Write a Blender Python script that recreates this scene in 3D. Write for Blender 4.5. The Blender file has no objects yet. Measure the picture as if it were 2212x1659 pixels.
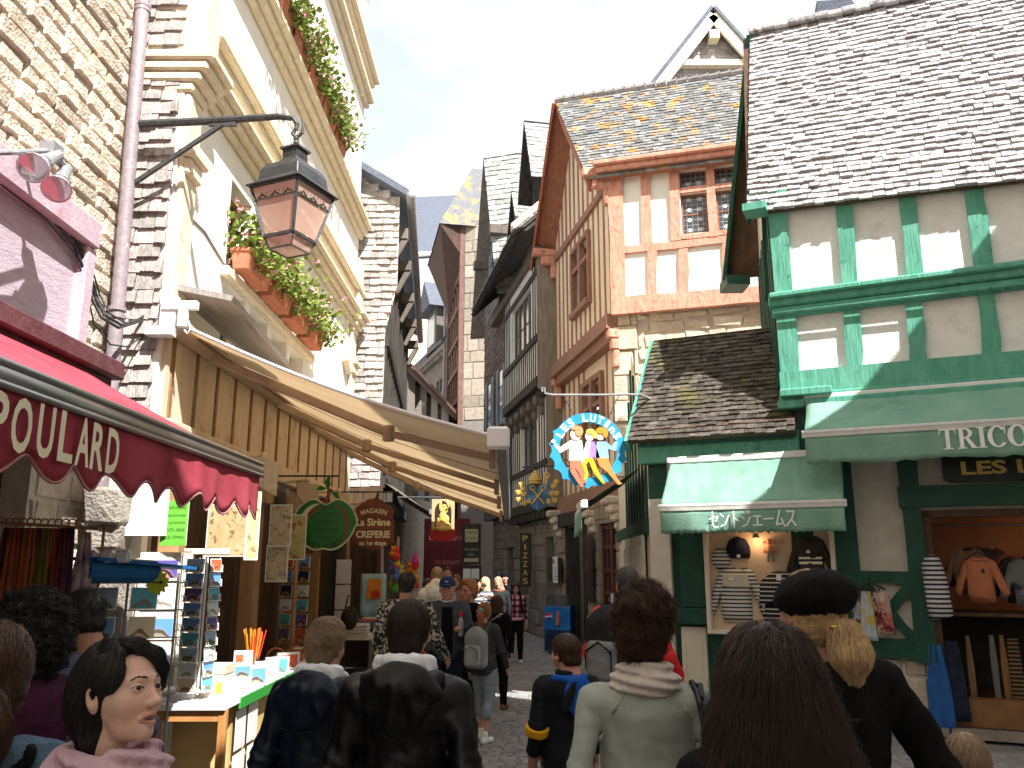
import bpy,bmesh,math,random
import numpy as np
from mathutils import Vector,Matrix
random.seed(7)
rng=np.random.default_rng(7)
R=math.radians
SC=bpy.context.scene
COL=SC.collection

# ---------------------------------------------------------------- camera, sky, sun, exposure
F,CX,CY=1770.0,1106.0,829.5  # focal length and centre, in units of a 2212 x 1659 picture
PITCH,EYE=R(12.4),1.9
cam_d=bpy.data.cameras.new('camera')
cam_d.sensor_width=36.0
cam_d.lens=F/2212.0*36.0
cam_d.clip_end=500
cam=bpy.data.objects.new('camera',cam_d)
COL.objects.link(cam)
cam.location=(0,0,EYE)
cam.rotation_euler=(R(90)+PITCH,0,0)
SC.camera=cam

SUN=Vector((-0.33,0.48,-0.69)).normalized()  # direction the light travels
sun_d=bpy.data.lights.new('sun','SUN')
sun_d.energy=5.0
sun_d.angle=R(0.5)
sun_d.color=(1.0,0.97,0.92)
sun=bpy.data.objects.new('sun',sun_d)
COL.objects.link(sun)
sun.rotation_euler=SUN.to_track_quat('-Z','Y').to_euler()
sun.location=(20,-20,40)

world=bpy.data.worlds.new('World')
SC.world=world
world.use_nodes=True
wn,wl=world.node_tree.nodes,world.node_tree.links
wn.clear()
sky=wn.new('ShaderNodeTexSky')
sky.sky_type='NISHITA'
sky.sun_disc=False
sky.sun_elevation=math.asin(-SUN.z)
sky.sun_rotation=math.atan2(-SUN.x,-SUN.y)
bg1=wn.new('ShaderNodeBackground');bg1.inputs['Strength'].default_value=0.15
wl.new(sky.outputs[0],bg1.inputs['Color'])
bg2=wn.new('ShaderNodeBackground');bg2.inputs['Color'].default_value=(1.0,1.0,1.0,1)
bg2.inputs['Strength'].default_value=0.50
tc=wn.new('ShaderNodeTexCoord')
mp=wn.new('ShaderNodeMapping');mp.inputs['Scale'].default_value=(1.0,1.0,1.9)
mp.inputs['Location'].default_value=(0.1,0.3,0.9)
wl.new(tc.outputs['Generated'],mp.inputs['Vector'])
nz=wn.new('ShaderNodeTexNoise');nz.inputs['Scale'].default_value=2.3;nz.inputs['Detail'].default_value=7
nz.inputs['Roughness'].default_value=0.52
wl.new(mp.outputs[0],nz.inputs['Vector'])
rp=wn.new('ShaderNodeValToRGB')
rp.color_ramp.elements[0].position=0.36;rp.color_ramp.elements[0].color=(0.60,0.60,0.60,1)
rp.color_ramp.elements[1].position=0.47;rp.color_ramp.elements[1].color=(1,1,1,1)
wl.new(nz.outputs[0],rp.inputs[0])
mx=wn.new('ShaderNodeMixShader')
wl.new(rp.outputs[0],mx.inputs[0]);wl.new(bg1.outputs[0],mx.inputs[1]);wl.new(bg2.outputs[0],mx.inputs[2])
wo=wn.new('ShaderNodeOutputWorld');wl.new(mx.outputs[0],wo.inputs[0])

SC.view_settings.view_transform='Standard'
SC.view_settings.look='None'
SC.view_settings.exposure=1.3
SC.view_settings.gamma=1.0
SC.cycles.max_bounces=6
SC.cycles.transparent_max_bounces=8
SC.cycles.use_denoising=True

# ---------------------------------------------------------------- measuring: where a sight line meets a plane of the place
def ray(px,py):
    u,v=(px-CX)/F,(CY-py)/F
    return Vector((u,math.cos(PITCH)-v*math.sin(PITCH),math.sin(PITCH)+v*math.cos(PITCH)))
def onX(px,py,X):
    d=ray(px,py);t=X/d.x
    return Vector((X,d.y*t,EYE+d.z*t))
def onY(px,py,Y):
    d=ray(px,py);t=Y/d.y
    return Vector((d.x*t,Y,EYE+d.z*t))
def onD(px,py,zc):
    d=ray(px,py)
    return Vector((d.x*zc,d.y*zc,EYE+d.z*zc))

# ---------------------------------------------------------------- materials
MATS={}
def mat(name,c1,c2=None,scale=6.0,rough=0.8,bump=0.0,bscale=None,island=0.0,spec=0.3,metal=0.0,
        stretch=(1,1,1),ramp=(0.35,0.65),alpha=1.0,translucent=0.0,c3=None,c3scale=1.5,c3ramp=(0.55,0.7),
        emit=None,estr=0.0,coord='Object',sheen=0.0,bstretch=None):
    if name in MATS:return MATS[name]
    m=bpy.data.materials.new(name);MATS[name]=m
    m.use_nodes=True
    nt=m.node_tree;N,L=nt.nodes,nt.links
    b=N['Principled BSDF']
    b.inputs['Roughness'].default_value=rough
    b.inputs['Specular IOR Level'].default_value=spec
    b.inputs['Metallic'].default_value=metal
    if sheen:b.inputs['Sheen Weight'].default_value=sheen
    tc=N.new('ShaderNodeTexCoord');mp=N.new('ShaderNodeMapping')
    mp.inputs['Scale'].default_value=stretch
    L.new(tc.outputs[coord],mp.inputs[0])
    col=None
    if c2 is not None:
        n=N.new('ShaderNodeTexNoise');n.inputs['Scale'].default_value=scale;n.inputs['Detail'].default_value=7
        n.inputs['Roughness'].default_value=0.62
        L.new(mp.outputs[0],n.inputs['Vector'])
        r=N.new('ShaderNodeValToRGB')
        r.color_ramp.elements[0].position=ramp[0];r.color_ramp.elements[0].color=(*c1,1)
        r.color_ramp.elements[1].position=ramp[1];r.color_ramp.elements[1].color=(*c2,1)
        L.new(n.outputs[0],r.inputs[0]);col=r.outputs[0]
    if c3 is not None:
        n3=N.new('ShaderNodeTexNoise');n3.inputs['Scale'].default_value=c3scale;n3.inputs['Detail'].default_value=8
        n3.inputs['Roughness'].default_value=0.65
        L.new(tc.outputs[coord],n3.inputs['Vector'])
        r3=N.new('ShaderNodeValToRGB')
        r3.color_ramp.elements[0].position=c3ramp[0];r3.color_ramp.elements[0].color=(0,0,0,1)
        r3.color_ramp.elements[1].position=c3ramp[1];r3.color_ramp.elements[1].color=(1,1,1,1)
        L.new(n3.outputs[0],r3.inputs[0])
        mxc=N.new('ShaderNodeMix');mxc.data_type='RGBA'
        L.new(r3.outputs[0],mxc.inputs[0])
        if col is None:mxc.inputs[6].default_value=(*c1,1)
        else:L.new(col,mxc.inputs[6])
        mxc.inputs[7].default_value=(*c3,1)
        col=mxc.outputs[2]
    if island:
        g=N.new('ShaderNodeNewGeometry');mr=N.new('ShaderNodeMapRange')
        mr.inputs[3].default_value=1-island;mr.inputs[4].default_value=1+island
        L.new(g.outputs['Random Per Island'],mr.inputs[0])
        hs=N.new('ShaderNodeHueSaturation')
        L.new(mr.outputs[0],hs.inputs['Value'])
        if col is None:hs.inputs['Color'].default_value=(*c1,1)
        else:L.new(col,hs.inputs['Color'])
        col=hs.outputs[0]
    if col is None:b.inputs['Base Color'].default_value=(*c1,1)
    else:L.new(col,b.inputs['Base Color'])
    if bump:
        nb=N.new('ShaderNodeTexNoise');nb.inputs['Scale'].default_value=bscale or scale*2;nb.inputs['Detail'].default_value=6
        if bstretch:
            mb_=N.new('ShaderNodeMapping');mb_.inputs['Scale'].default_value=bstretch
            L.new(tc.outputs[coord],mb_.inputs[0]);L.new(mb_.outputs[0],nb.inputs['Vector'])
        else:L.new(mp.outputs[0],nb.inputs['Vector'])
        bp=N.new('ShaderNodeBump');bp.inputs['Strength'].default_value=bump;bp.inputs['Distance'].default_value=0.03
        L.new(nb.outputs[0],bp.inputs['Height']);L.new(bp.outputs[0],b.inputs['Normal'])
    if emit is not None:
        b.inputs['Emission Color'].default_value=(*emit,1);b.inputs['Emission Strength'].default_value=estr
    if alpha<1:b.inputs['Alpha'].default_value=alpha
    if translucent:
        t=N.new('ShaderNodeBsdfTranslucent');ms=N.new('ShaderNodeMixShader');ms.inputs[0].default_value=translucent
        if col is None:t.inputs[0].default_value=(*c1,1)
        else:L.new(col,t.inputs[0])
        L.new(b.outputs[0],ms.inputs[1]);L.new(t.outputs[0],ms.inputs[2])
        L.new(ms.outputs[0],N['Material Output'].inputs[0])
    return m

def stripe_mat(name,ca,cb,freq,axis='Z',duty=0.5,rough=0.9,coord='Object',ca2=None):
    if name in MATS:return MATS[name]
    m=bpy.data.materials.new(name);MATS[name]=m;m.use_nodes=True
    N,L=m.node_tree.nodes,m.node_tree.links
    b=N['Principled BSDF'];b.inputs['Roughness'].default_value=rough;b.inputs['Specular IOR Level'].default_value=0.2
    tc=N.new('ShaderNodeTexCoord');sp=N.new('ShaderNodeSeparateXYZ');L.new(tc.outputs[coord],sp.inputs[0])
    def band(ax,fr,dt):
        a=N.new('ShaderNodeMath');a.operation='MULTIPLY';a.inputs[1].default_value=fr;L.new(sp.outputs[ax],a.inputs[0])
        f=N.new('ShaderNodeMath');f.operation='FRACT';L.new(a.outputs[0],f.inputs[0])
        c=N.new('ShaderNodeMath');c.operation='GREATER_THAN';c.inputs[1].default_value=dt;L.new(f.outputs[0],c.inputs[0])
        return c.outputs[0]
    o=band(axis[0],freq,duty)
    mx=N.new('ShaderNodeMix');mx.data_type='RGBA'
    mx.inputs[6].default_value=(*ca,1);mx.inputs[7].default_value=(*cb,1);L.new(o,mx.inputs[0])
    col=mx.outputs[2]
    if len(axis)>1:
        o2=band(axis[1],freq,duty);m2=N.new('ShaderNodeMix');m2.data_type='RGBA';m2.blend_type='MULTIPLY'
        m2.inputs[7].default_value=(*(ca2 or ca),1);L.new(col,m2.inputs[6]);L.new(o2,m2.inputs[0]);col=m2.outputs[2]
    L.new(col,b.inputs['Base Color'])
    return m

# ---------------------------------------------------------------- mesh builder
Z=Vector((0,0,1))
class Fr:
    """a wall frame: o origin, u along, n outward"""
    def __init__(s,o,u,n=None,k=1.0):
        s.k=k;s.o=Vector(o);s.u=Vector(u).normalized()
        s.n=Vector(n).normalized()if n is not None else Vector((s.u.y,-s.u.x,0))
    def p(s,u,n,z):return s.o+(s.u*u+s.n*n+Z*z)*s.k
    def hit(s,px,py,n=0.0):
        """(u, z) where a sight line meets the wall moved out by n"""
        d=ray(px,py);q=s.o+s.n*n-Vector((0,0,EYE));q.z=0
        nn=s.n
        t=q.dot(nn)/d.dot(nn)
        w=d*t+Vector((0,0,EYE))-s.o
        return w.dot(s.u),w.z

class MB:
    def __init__(s):s.v=[];s.f=[];s.m=[]
    def add(s,pts,faces,m=0):
        b=len(s.v);s.v+=[tuple(p)for p in pts]
        for f in faces:s.f.append([b+i for i in f]);s.m.append(m)
    def poly(s,pts,m=0):s.add(pts,[list(range(len(pts)))],m)
    def hexa(s,p,m=0):
        s.add(p,[(0,3,2,1),(4,5,6,7),(0,1,5,4),(1,2,6,5),(2,3,7,6),(3,0,4,7)],m)
    def fbox(s,fr,u0,u1,n0,n1,z0,z1,m=0,j=0.0):
        q=lambda u,n,z:fr.p(u+random.uniform(-j,j),n+random.uniform(-j,j)*.5,z+random.uniform(-j,j))
        s.hexa([q(u0,n0,z0),q(u1,n0,z0),q(u1,n1,z0),q(u0,n1,z0),
                q(u0,n0,z1),q(u1,n0,z1),q(u1,n1,z1),q(u0,n1,z1)],m)
    def box(s,x0,x1,y0,y1,z0,z1,m=0):
        s.hexa([Vector(p)for p in((x0,y0,z0),(x1,y0,z0),(x1,y1,z0),(x0,y1,z0),(x0,y0,z1),(x1,y0,z1),(x1,y1,z1),(x0,y1,z1))],m)
    def obox(s,c,a,b,d,m=0):
        """box about centre c with half-axis vectors a, b, d"""
        c,a,b,d=Vector(c),Vector(a),Vector(b),Vector(d)
        s.hexa([c-a-b-d,c+a-b-d,c+a+b-d,c-a+b-d,c-a-b+d,c+a-b+d,c+a+b+d,c-a+b+d],m)
    def bar(s,p0,p1,w,h,m=0,up=Z):
        p0,p1=Vector(p0),Vector(p1);d=(p1-p0);l=d.length;d.normalize()
        a=d.cross(Vector(up))
        if a.length<1e-4:a=d.cross(Vector((1,0,0)))
        a.normalize();b=a.cross(d)
        s.obox((p0+p1)/2,d*l/2,a*w/2,b*h/2,m)
    def beam(s,fr,u0,z0,u1,z1,w,n0,n1,m=0,j=0.012,seg=4):
        """timber on a wall, slightly wavy"""
        d=Vector((u1-u0,z1-z0));l=d.length;d/=l;c=Vector((-d.y,d.x))
        rows=[]
        for i in range(seg+1):
            t=i/seg;q=Vector((u0,z0))+d*l*t
            e=[0,0]if i in(0,seg)and False else[random.uniform(-j,j)for _ in(0,1)]
            a=q-c*(w/2+e[0]);b=q+c*(w/2+e[1]);k=random.uniform(-j,j)*.35
            rows.append([fr.p(a.x,n0,a.y),fr.p(b.x,n0,b.y),fr.p(b.x,n1+k,b.y),fr.p(a.x,n1+k,a.y)])
        pts=[p for r in rows for p in r];fs=[(3,2,1,0),tuple(seg*4+i for i in range(4))]
        for i in range(seg):
            for k in range(4):
                fs.append((i*4+k,i*4+(k+1)%4,(i+1)*4+(k+1)%4,(i+1)*4+k))
        s.add(pts,fs,m)
    def tube(s,pts,rad,seg=8,m=0,cap=True):
        pts=[Vector(p)for p in pts];n=len(pts)
        if not hasattr(rad,'__len__'):rad=[rad]*n
        t0=(pts[1]-pts[0]).normalized();a=t0.cross(Z)
        if a.length<1e-3:a=t0.cross(Vector((1,0,0)))
        a.normalize();V=[]
        for i,p in enumerate(pts):
            t=(pts[min(i+1,n-1)]-pts[max(i-1,0)]).normalized()
            a=(a-t*a.dot(t)).normalized();b=t.cross(a)
            for k in range(seg):
                w=2*math.pi*k/seg;V.append(p+(a*math.cos(w)+b*math.sin(w))*rad[i])
        fs=[(i*seg+k,i*seg+(k+1)%seg,(i+1)*seg+(k+1)%seg,(i+1)*seg+k)for i in range(n-1)for k in range(seg)]
        if cap:fs+=[tuple(range(seg-1,-1,-1)),tuple((n-1)*seg+k for k in range(seg))]
        s.add(V,fs,m)
    def lathe(s,c,prof,seg=16,m=0,ax=Z,sx=1.0,rot=0.0):
        """prof: (radius, height) pairs along ax from c"""
        c,ax=Vector(c),Vector(ax).normalized();a=ax.orthogonal().normalized();b=ax.cross(a);V=[]
        for r,h in prof:
            for k in range(seg):
                w=2*math.pi*k/seg+rot;V.append(c+ax*h+(a*math.cos(w)*sx+b*math.sin(w))*r)
        n=len(prof)
        fs=[(i*seg+k,i*seg+(k+1)%seg,(i+1)*seg+(k+1)%seg,(i+1)*seg+k)for i in range(n-1)for k in range(seg)]
        fs+=[tuple(range(seg-1,-1,-1)),tuple((n-1)*seg+k for k in range(seg))]
        s.add(V,fs,m)
    def sphere(s,c,r,m=0,seg=10,sc=(1,1,1)):
        c=Vector(c);V=[];rings=seg//2+1
        for i in range(rings+1):
            th=math.pi*i/rings
            for k in range(seg):
                w=2*math.pi*k/seg
                V.append(c+Vector((math.sin(th)*math.cos(w)*sc[0],math.sin(th)*math.sin(w)*sc[1],math.cos(th)*sc[2]))*r)
        fs=[(i*seg+k,i*seg+(k+1)%seg,(i+1)*seg+(k+1)%seg,(i+1)*seg+k)for i in range(rings)for k in range(seg)]
        s.add(V,fs,m)
    def plate(s,pts,d,m=0,mside=None):
        """flat outline pts (3D) with thickness vector d"""
        n=len(pts);d=Vector(d);a=[Vector(p)for p in pts];b=[p+d for p in a]
        s.add(a,[list(range(n-1,-1,-1))],m);s.add(b,[list(range(n))],m)
        for i in range(n):s.add([a[i],a[(i+1)%n],b[(i+1)%n],b[i]],[(0,1,2,3)],m if mside is None else mside)
    def ring(s,outer,inner,d,m=0):
        n=len(outer);d=Vector(d)
        for i in range(n):
            k=(i+1)%n
            s.hexa([outer[i],outer[k],inner[k],inner[i],outer[i]+d,outer[k]+d,inner[k]+d,inner[i]+d],m)
    def wall(s,fr,u0,u1,z0,z1,n0,n1,holes=(),m=0,mr=None):
        us=sorted({u0,u1,*[min(max(h[i],u0),u1)for h in holes for i in(0,1)]})
        zs=sorted({z0,z1,*[min(max(h[i],z0),z1)for h in holes for i in(2,3)]})
        for a,b in zip(us,us[1:]):
            for c,d in zip(zs,zs[1:]):
                mu,mz=(a+b)/2,(c+d)/2
                if any(h[0]<mu<h[1]and h[2]<mz<h[3]for h in holes):continue
                s.poly([fr.p(a,n1,c),fr.p(b,n1,c),fr.p(b,n1,d),fr.p(a,n1,d)],m)
        for h in holes:
            q=[(h[0],h[2]),(h[1],h[2]),(h[1],h[3]),(h[0],h[3])]
            for i in range(4):
                a,b=q[i],q[(i+1)%4]
                s.poly([fr.p(a[0],n1,a[1]),fr.p(b[0],n1,b[1]),fr.p(b[0],n0,b[1]),fr.p(a[0],n0,a[1])],m if mr is None else mr)
        q=[(u0,z0),(u1,z0),(u1,z1),(u0,z1)]
        for i in range(4):
            a,b=q[i],q[(i+1)%4]
            s.poly([fr.p(a[0],n1,a[1]),fr.p(b[0],n1,b[1]),fr.p(b[0],n0-.02,b[1]),fr.p(a[0],n0-.02,a[1])],m)
    def build(s,name,mats,parent=None,smooth=False,bevel=0.0,recalc=True,loc=None,auto=None):
        me=bpy.data.meshes.new(name)
        v=s.v
        if loc is not None:
            v=[(p[0]-loc[0],p[1]-loc[1],p[2]-loc[2])for p in v]
        me.from_pydata(v,[],s.f)
        if not isinstance(mats,(list,tuple)):mats=[mats]
        for k in mats:me.materials.append(k)
        me.polygons.foreach_set('material_index',s.m)
        if recalc:
            bm=bmesh.new();bm.from_mesh(me);bmesh.ops.recalc_face_normals(bm,faces=bm.faces);bm.to_mesh(me);bm.free()
        if smooth:me.polygons.foreach_set('use_smooth',[True]*len(me.polygons))
        o=bpy.data.objects.new(name,me);COL.objects.link(o)
        if loc is not None:o.location=loc
        if parent is not None:par(o,parent)
        if bevel:
            b=o.modifiers.new('bevel','BEVEL');b.width=bevel;b.segments=1;b.limit_method='ANGLE';b.angle_limit=R(40)
        return o

def wmat(o):
    """world matrix of an object that is only moved, never rotated"""
    m=Matrix.Translation(o.location)
    return m if o.parent is None else wmat(o.parent)@o.matrix_parent_inverse@m
def par(o,parent):
    o.parent=parent
    o.matrix_parent_inverse=wmat(parent).inverted()
def thing(name,label,cat,loc=(0,0,0),group=None):
    o=bpy.data.objects.new(name,None);o.empty_display_size=.2;COL.objects.link(o);o.location=loc
    o['label']=label;o['category']=cat
    if group:o['group']=group
    return o
def tag(o,label,cat,group=None):
    o['label']=label;o['category']=cat
    if group:o['group']=group
    return o
def struct(o,kind='structure'):o['kind']=kind;return o

def tiles(mb,P0,U,V,N,ul,vl,tw,rh,th,m=0,jit=0.12,clip=None,skip=0.0):
    """overlapping slates: U along the eave, V up the slope, N the surface normal; every slate its own island"""
    P0,U,V,N=Vector(P0),Vector(U),Vector(V),Vector(N)
    rows=int(math.ceil(vl/rh))
    for r in range(rows):
        v0=r*rh;v1=min(vl,v0+rh*1.25);lo,hi=(0,ul)if clip is None else clip(min(v0+rh*.5,vl))
        if hi-lo<tw*.3:continue
        x=lo-(tw*.5 if r%2 else 0)+random.uniform(-.1,.1)*tw
        while x<hi:
            w=tw*random.uniform(1-jit*1.6,1+jit*1.6);a,b=max(lo,x),min(hi,x+w-tw*.04);x+=w
            if b-a<tw*.2 or random.random()<skip:continue
            dv=random.uniform(-jit,jit)*rh*.6;t=th*random.uniform(.7,1.5);e=random.uniform(-.2,.2)*th
            q=lambda uu,vv,nn:P0+U*uu+V*vv+N*nn
            vv=max(v0+dv,-rh*.3)
            pts=[q(a,vv,0),q(b,vv,0),q(b,v1,0),q(a,v1,0),q(a,vv+e*.3,t),q(b,vv-e*.3,t+e),q(b,v1,t*.25),q(a,v1,t*.25)]
            mb.add(pts,[(4,5,6,7),(0,1,5,4),(1,2,6,5),(3,0,4,7)],m)

def stones(mb,fr,u0,u1,z0,z1,ch,lw,gap=.012,prot=.03,n=0.0,holes=(),m=0,rough=.5,rag=0.0):
    """coursed blocks standing proud of a mortar wall; every stone its own island"""
    z=z0;r=0
    while z<z1-.02:
        h=min(ch*random.uniform(.8,1.25),z1-z)
        x=u0-(random.uniform(0,lw))
        while x<u1:
            w=lw*random.uniform(.6,1.5);a,b=max(x,u0),min(x+w,u1);x+=w
            if b-a<.05:continue
            mu,mz=(a+b)/2,z+h/2
            if any(k[0]-.02<mu<k[1]+.02 and k[2]-.02<mz<k[3]+.02 for k in holes):continue
            for k in holes:
                if k[2]<mz<k[3]:
                    if a<k[0]<b:b=k[0]
                    elif a<k[1]<b:a=k[1]
            if b-a<.04:continue
            g=gap/2;p=prot*random.uniform(.4,1.4);i=min(.018,h*.15)
            jj=lambda:random.uniform(-1,1)*gap*rough
            q=lambda uu,nn,zz:fr.p(uu,nn,zz)
            o=[(a+g+jj(),z+g+jj()),(b-g+jj(),z+g+jj()),(b-g+jj(),z+h-g+jj()),(a+g+jj(),z+h-g+jj())]
            c=[(o[0][0]+i,o[0][1]+i),(o[1][0]-i,o[1][1]+i),(o[2][0]-i,o[2][1]-i),(o[3][0]+i,o[3][1]-i)]
            V=[q(x_,n-.01,z_)for x_,z_ in o]+[q(x_,n+p*random.uniform(.75,1),z_)for x_,z_ in c]
            mb.add(V,[(4,5,6,7),(0,1,5,4),(1,2,6,5),(2,3,7,6),(3,0,4,7)],m)
        z+=h;r+=1

# ---------------------------------------------------------------- lettering
def text_mesh(s,bold=0.0):
    c=bpy.data.curves.new('t','FONT');c.body=s;c.size=1.0;c.offset=bold;c.resolution_u=3
    o=bpy.data.objects.new('t',c);COL.objects.link(o)
    dg=bpy.context.evaluated_depsgraph_get();dg.update()
    me=bpy.data.meshes.new_from_object(o.evaluated_get(dg))
    bpy.data.objects.remove(o);bpy.data.curves.remove(c)
    V=np.array([v.co[:]for v in me.vertices]);Fc=[list(p.vertices)for p in me.polygons]
    bpy.data.meshes.remove(me)
    return V,Fc
def put_text(mb,s,O,U,V,h,w=None,m=0,bold=0.0,arc=None,n=None,lift=0.004,center=True,slant=0.0):
    """writes s: O centre of the line, U along, V up; arc = radius to bend round (centre below)"""
    P,Fc=text_mesh(s,bold)
    O,U,V=Vector(O),Vector(U).normalized(),Vector(V).normalized();Nn=n or U.cross(V)
    x0,x1=P[:,0].min(),P[:,0].max();y0=0.0;y1=0.72
    sy=h/(y1-y0);sx=sy if w is None else w/(x1-x0)
    X=(P[:,0]-(x0+x1)/2)*sx;Y=(P[:,1]-(y0+y1)/2)*sy
    if not center:X=X-X.min()
    X=X+Y*slant
    pts=[]
    for x,y in zip(X,Y):
        if arc:
            a=x/arc;r=arc+y;x,y=r*math.sin(a),r*math.cos(a)-arc
        pts.append(O+U*x+V*y+Nn*lift)
    mb.add(pts,Fc,m)

def arc_pts(cx,cy,r,a0,a1,n,ry=None):
    return[(cx+r*math.cos(R(a0+(a1-a0)*i/n)),cy+(ry or r)*math.sin(R(a0+(a1-a0)*i/n)))for i in range(n+1)]
# ---------------------------------------------------------------- palette
M_GRAN=mat('granite_warm',(.50,.42,.33),(.66,.58,.48),9,.9,.9,38,.22,c3=(.47,.30,.19),c3scale=1.6,c3ramp=(.58,.72))
M_MORT=mat('mortar_pale',(.50,.44,.36),(.62,.56,.47),12,.95,.6,60)
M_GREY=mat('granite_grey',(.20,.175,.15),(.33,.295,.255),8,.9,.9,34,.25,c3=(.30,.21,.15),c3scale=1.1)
M_GREYM=mat('mortar_grey',(.22,.20,.18),(.30,.27,.24),12,.95,.5,50)
M_PLAST=mat('cream_plaster',(.80,.76,.67),(.86,.83,.75),3,.9,.25,40,c3=(.70,.63,.50),c3scale=.9,c3ramp=(.62,.8))
M_TRIM=mat('cream_stone_trim',(.66,.56,.40),(.76,.68,.52),7,.9,.4,40,c3=(.45,.36,.24),c3scale=3,c3ramp=(.60,.74))
M_SHING=mat('pale_shingle',(.29,.26,.245),(.47,.43,.405),22,.88,.6,60,.22,c3=(.20,.17,.15),c3scale=6,c3ramp=(.56,.7),stretch=(1,1,.35))
M_SLATE=mat('grey_slate',(.13,.135,.14),(.24,.24,.235),10,.75,.5,40,.35,c3=(.44,.245,.075),c3scale=2.9,c3ramp=(.54,.62))
M_SLATEP=mat('pale_slate',(.24,.25,.24),(.40,.40,.37),10,.8,.5,40,.28,c3=(.42,.30,.14),c3scale=1.4,c3ramp=(.60,.70))
M_SLATEB=mat('blue_slate',(.075,.085,.115),(.12,.135,.17),6,.7,.3,30,.2)
M_SLATEL=mat('lichen_slate',(.10,.105,.115),(.17,.175,.18),10,.75,.4,40,.2,c3=(.42,.24,.08),c3scale=1.5,c3ramp=(.52,.66))
M_MOSS=mat('dark_mossy_shingle',(.035,.03,.024),(.12,.10,.085),12,.85,.7,50,.45,c3=(.09,.085,.03),c3scale=2.2,c3ramp=(.52,.66))
M_WSHING=mat('weathered_shingle',(.32,.305,.31),(.56,.545,.555),26,.85,.6,80,.24,c3=(.13,.118,.116),c3scale=6.0,c3ramp=(.54,.70),stretch=(1,1,.5))
M_GREEN=mat('green_paint',(.075,.29,.205),(.12,.37,.275),9,.65,.5,26,c3=(.04,.16,.115),c3scale=11,c3ramp=(.60,.70),bstretch=(1,1,.12),stretch=(1,1,.3))
M_DGREEN=mat('dark_green_paint',(.008,.055,.037),(.014,.082,.055),5,.5,.2,30)
M_GPLAST=mat('white_panel_plaster',(.70,.69,.67),(.79,.78,.76),5,.9,.4,40,c3=(.52,.49,.45),c3scale=2.4,c3ramp=(.58,.78))
M_CREAMB=mat('cream_boards',(.62,.56,.45),(.70,.64,.53),6,.7,.15,40,stretch=(1,1,.15))
M_ORANGE=mat('orange_timber',(.54,.24,.165),(.68,.35,.26),12,.75,.6,30,c3=(.34,.11,.065),c3scale=7,c3ramp=(.56,.70),stretch=(1,1,.25))
M_DORANGE=mat('brown_timber',(.23,.09,.05),(.33,.14,.085),12,.75,.5,30,stretch=(1,1,.25))
M_OPLAST=mat('ochre_plaster',(.74,.57,.40),(.80,.65,.48),4,.9,.2,40)
M_WPLAST=mat('bright_white_plaster',(.80,.78,.70),(.86,.84,.77),4,.9,.25,40)
M_BLKT=mat('black_timber',(.022,.019,.017),(.06,.05,.043),10,.75,.5,30,stretch=(1,1,.2))
M_GTIMB=mat('grey_timber',(.11,.09,.075),(.19,.16,.135),10,.8,.5,30,stretch=(1,1,.2))
M_REDT=mat('red_timber',(.13,.07,.055),(.21,.125,.10),9,.8,.4,25)
M_GLASS=mat('dark_pane',(.035,.045,.055),(.06,.075,.09),9,.12,.05,6,spec=.6)
M_BLUEGL=mat('blue_pane',(.14,.26,.46),(.30,.45,.66),3,.1,0,spec=.6)
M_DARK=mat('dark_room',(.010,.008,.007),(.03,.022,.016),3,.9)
M_IRON=mat('black_iron',(.018,.018,.020),(.05,.05,.052),25,.5,.3,60,spec=.5,c3=(.30,.30,.30),c3scale=18,c3ramp=(.70,.76))
M_ZINC=mat('dull_zinc',(.23,.23,.245),(.34,.34,.355),12,.5,.2,40,metal=.3)
M_PIPE=mat('mauve_painted_pipe',(.22,.175,.195),(.30,.25,.27),16,.5,.2,50,spec=.5,c3=(.55,.50,.50),c3scale=14,c3ramp=(.62,.72))
M_STEEL=mat('brushed_steel',(.42,.42,.43),None,rough=.3,metal=.85)
M_WHITEP=mat('white_enamel',(.78,.78,.77),None,rough=.4)
M_WOOD=mat('honey_wood',(.30,.165,.075),(.42,.25,.125),8,.6,.2,30,stretch=(1,1,.2))
M_OCHREW=mat('tan_boards',(.62,.50,.36),(.70,.58,.43),6,.75,.2,30,stretch=(1,1,.2),c3=(.45,.30,.16),c3scale=3)
M_DWOOD=mat('dark_brown_wood',(.055,.030,.016),(.11,.062,.034),8,.6,.3,30,stretch=(1,1,.15))
M_PINK=mat('faded_pink_paint',(.42,.335,.40),(.52,.44,.49),10,.75,.3,45,c3=(.45,.10,.10),c3scale=3.2,c3ramp=(.68,.72),stretch=(1,.5,2.5))
M_MAROON=mat('maroon_paint',(.085,.028,.035),(.13,.05,.055),8,.7,.2,30)
M_COBB=mat('street_setts',(.20,.20,.203),(.29,.29,.29),8,.85,.35,40,.14,c3=(.33,.325,.315),c3scale=1.4,c3ramp=(.5,.75))
M_JOINT=mat('street_sand',(.19,.185,.18),(.25,.245,.24),5,.95,.5,40)

# ---------------------------------------------------------------- the ground
g=MB();g.poly([(-120,-60,-.02),(120,-60,-.02),(120,160,-.02),(-120,160,-.02)])
struct(g.build('ground',M_JOINT))
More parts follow.
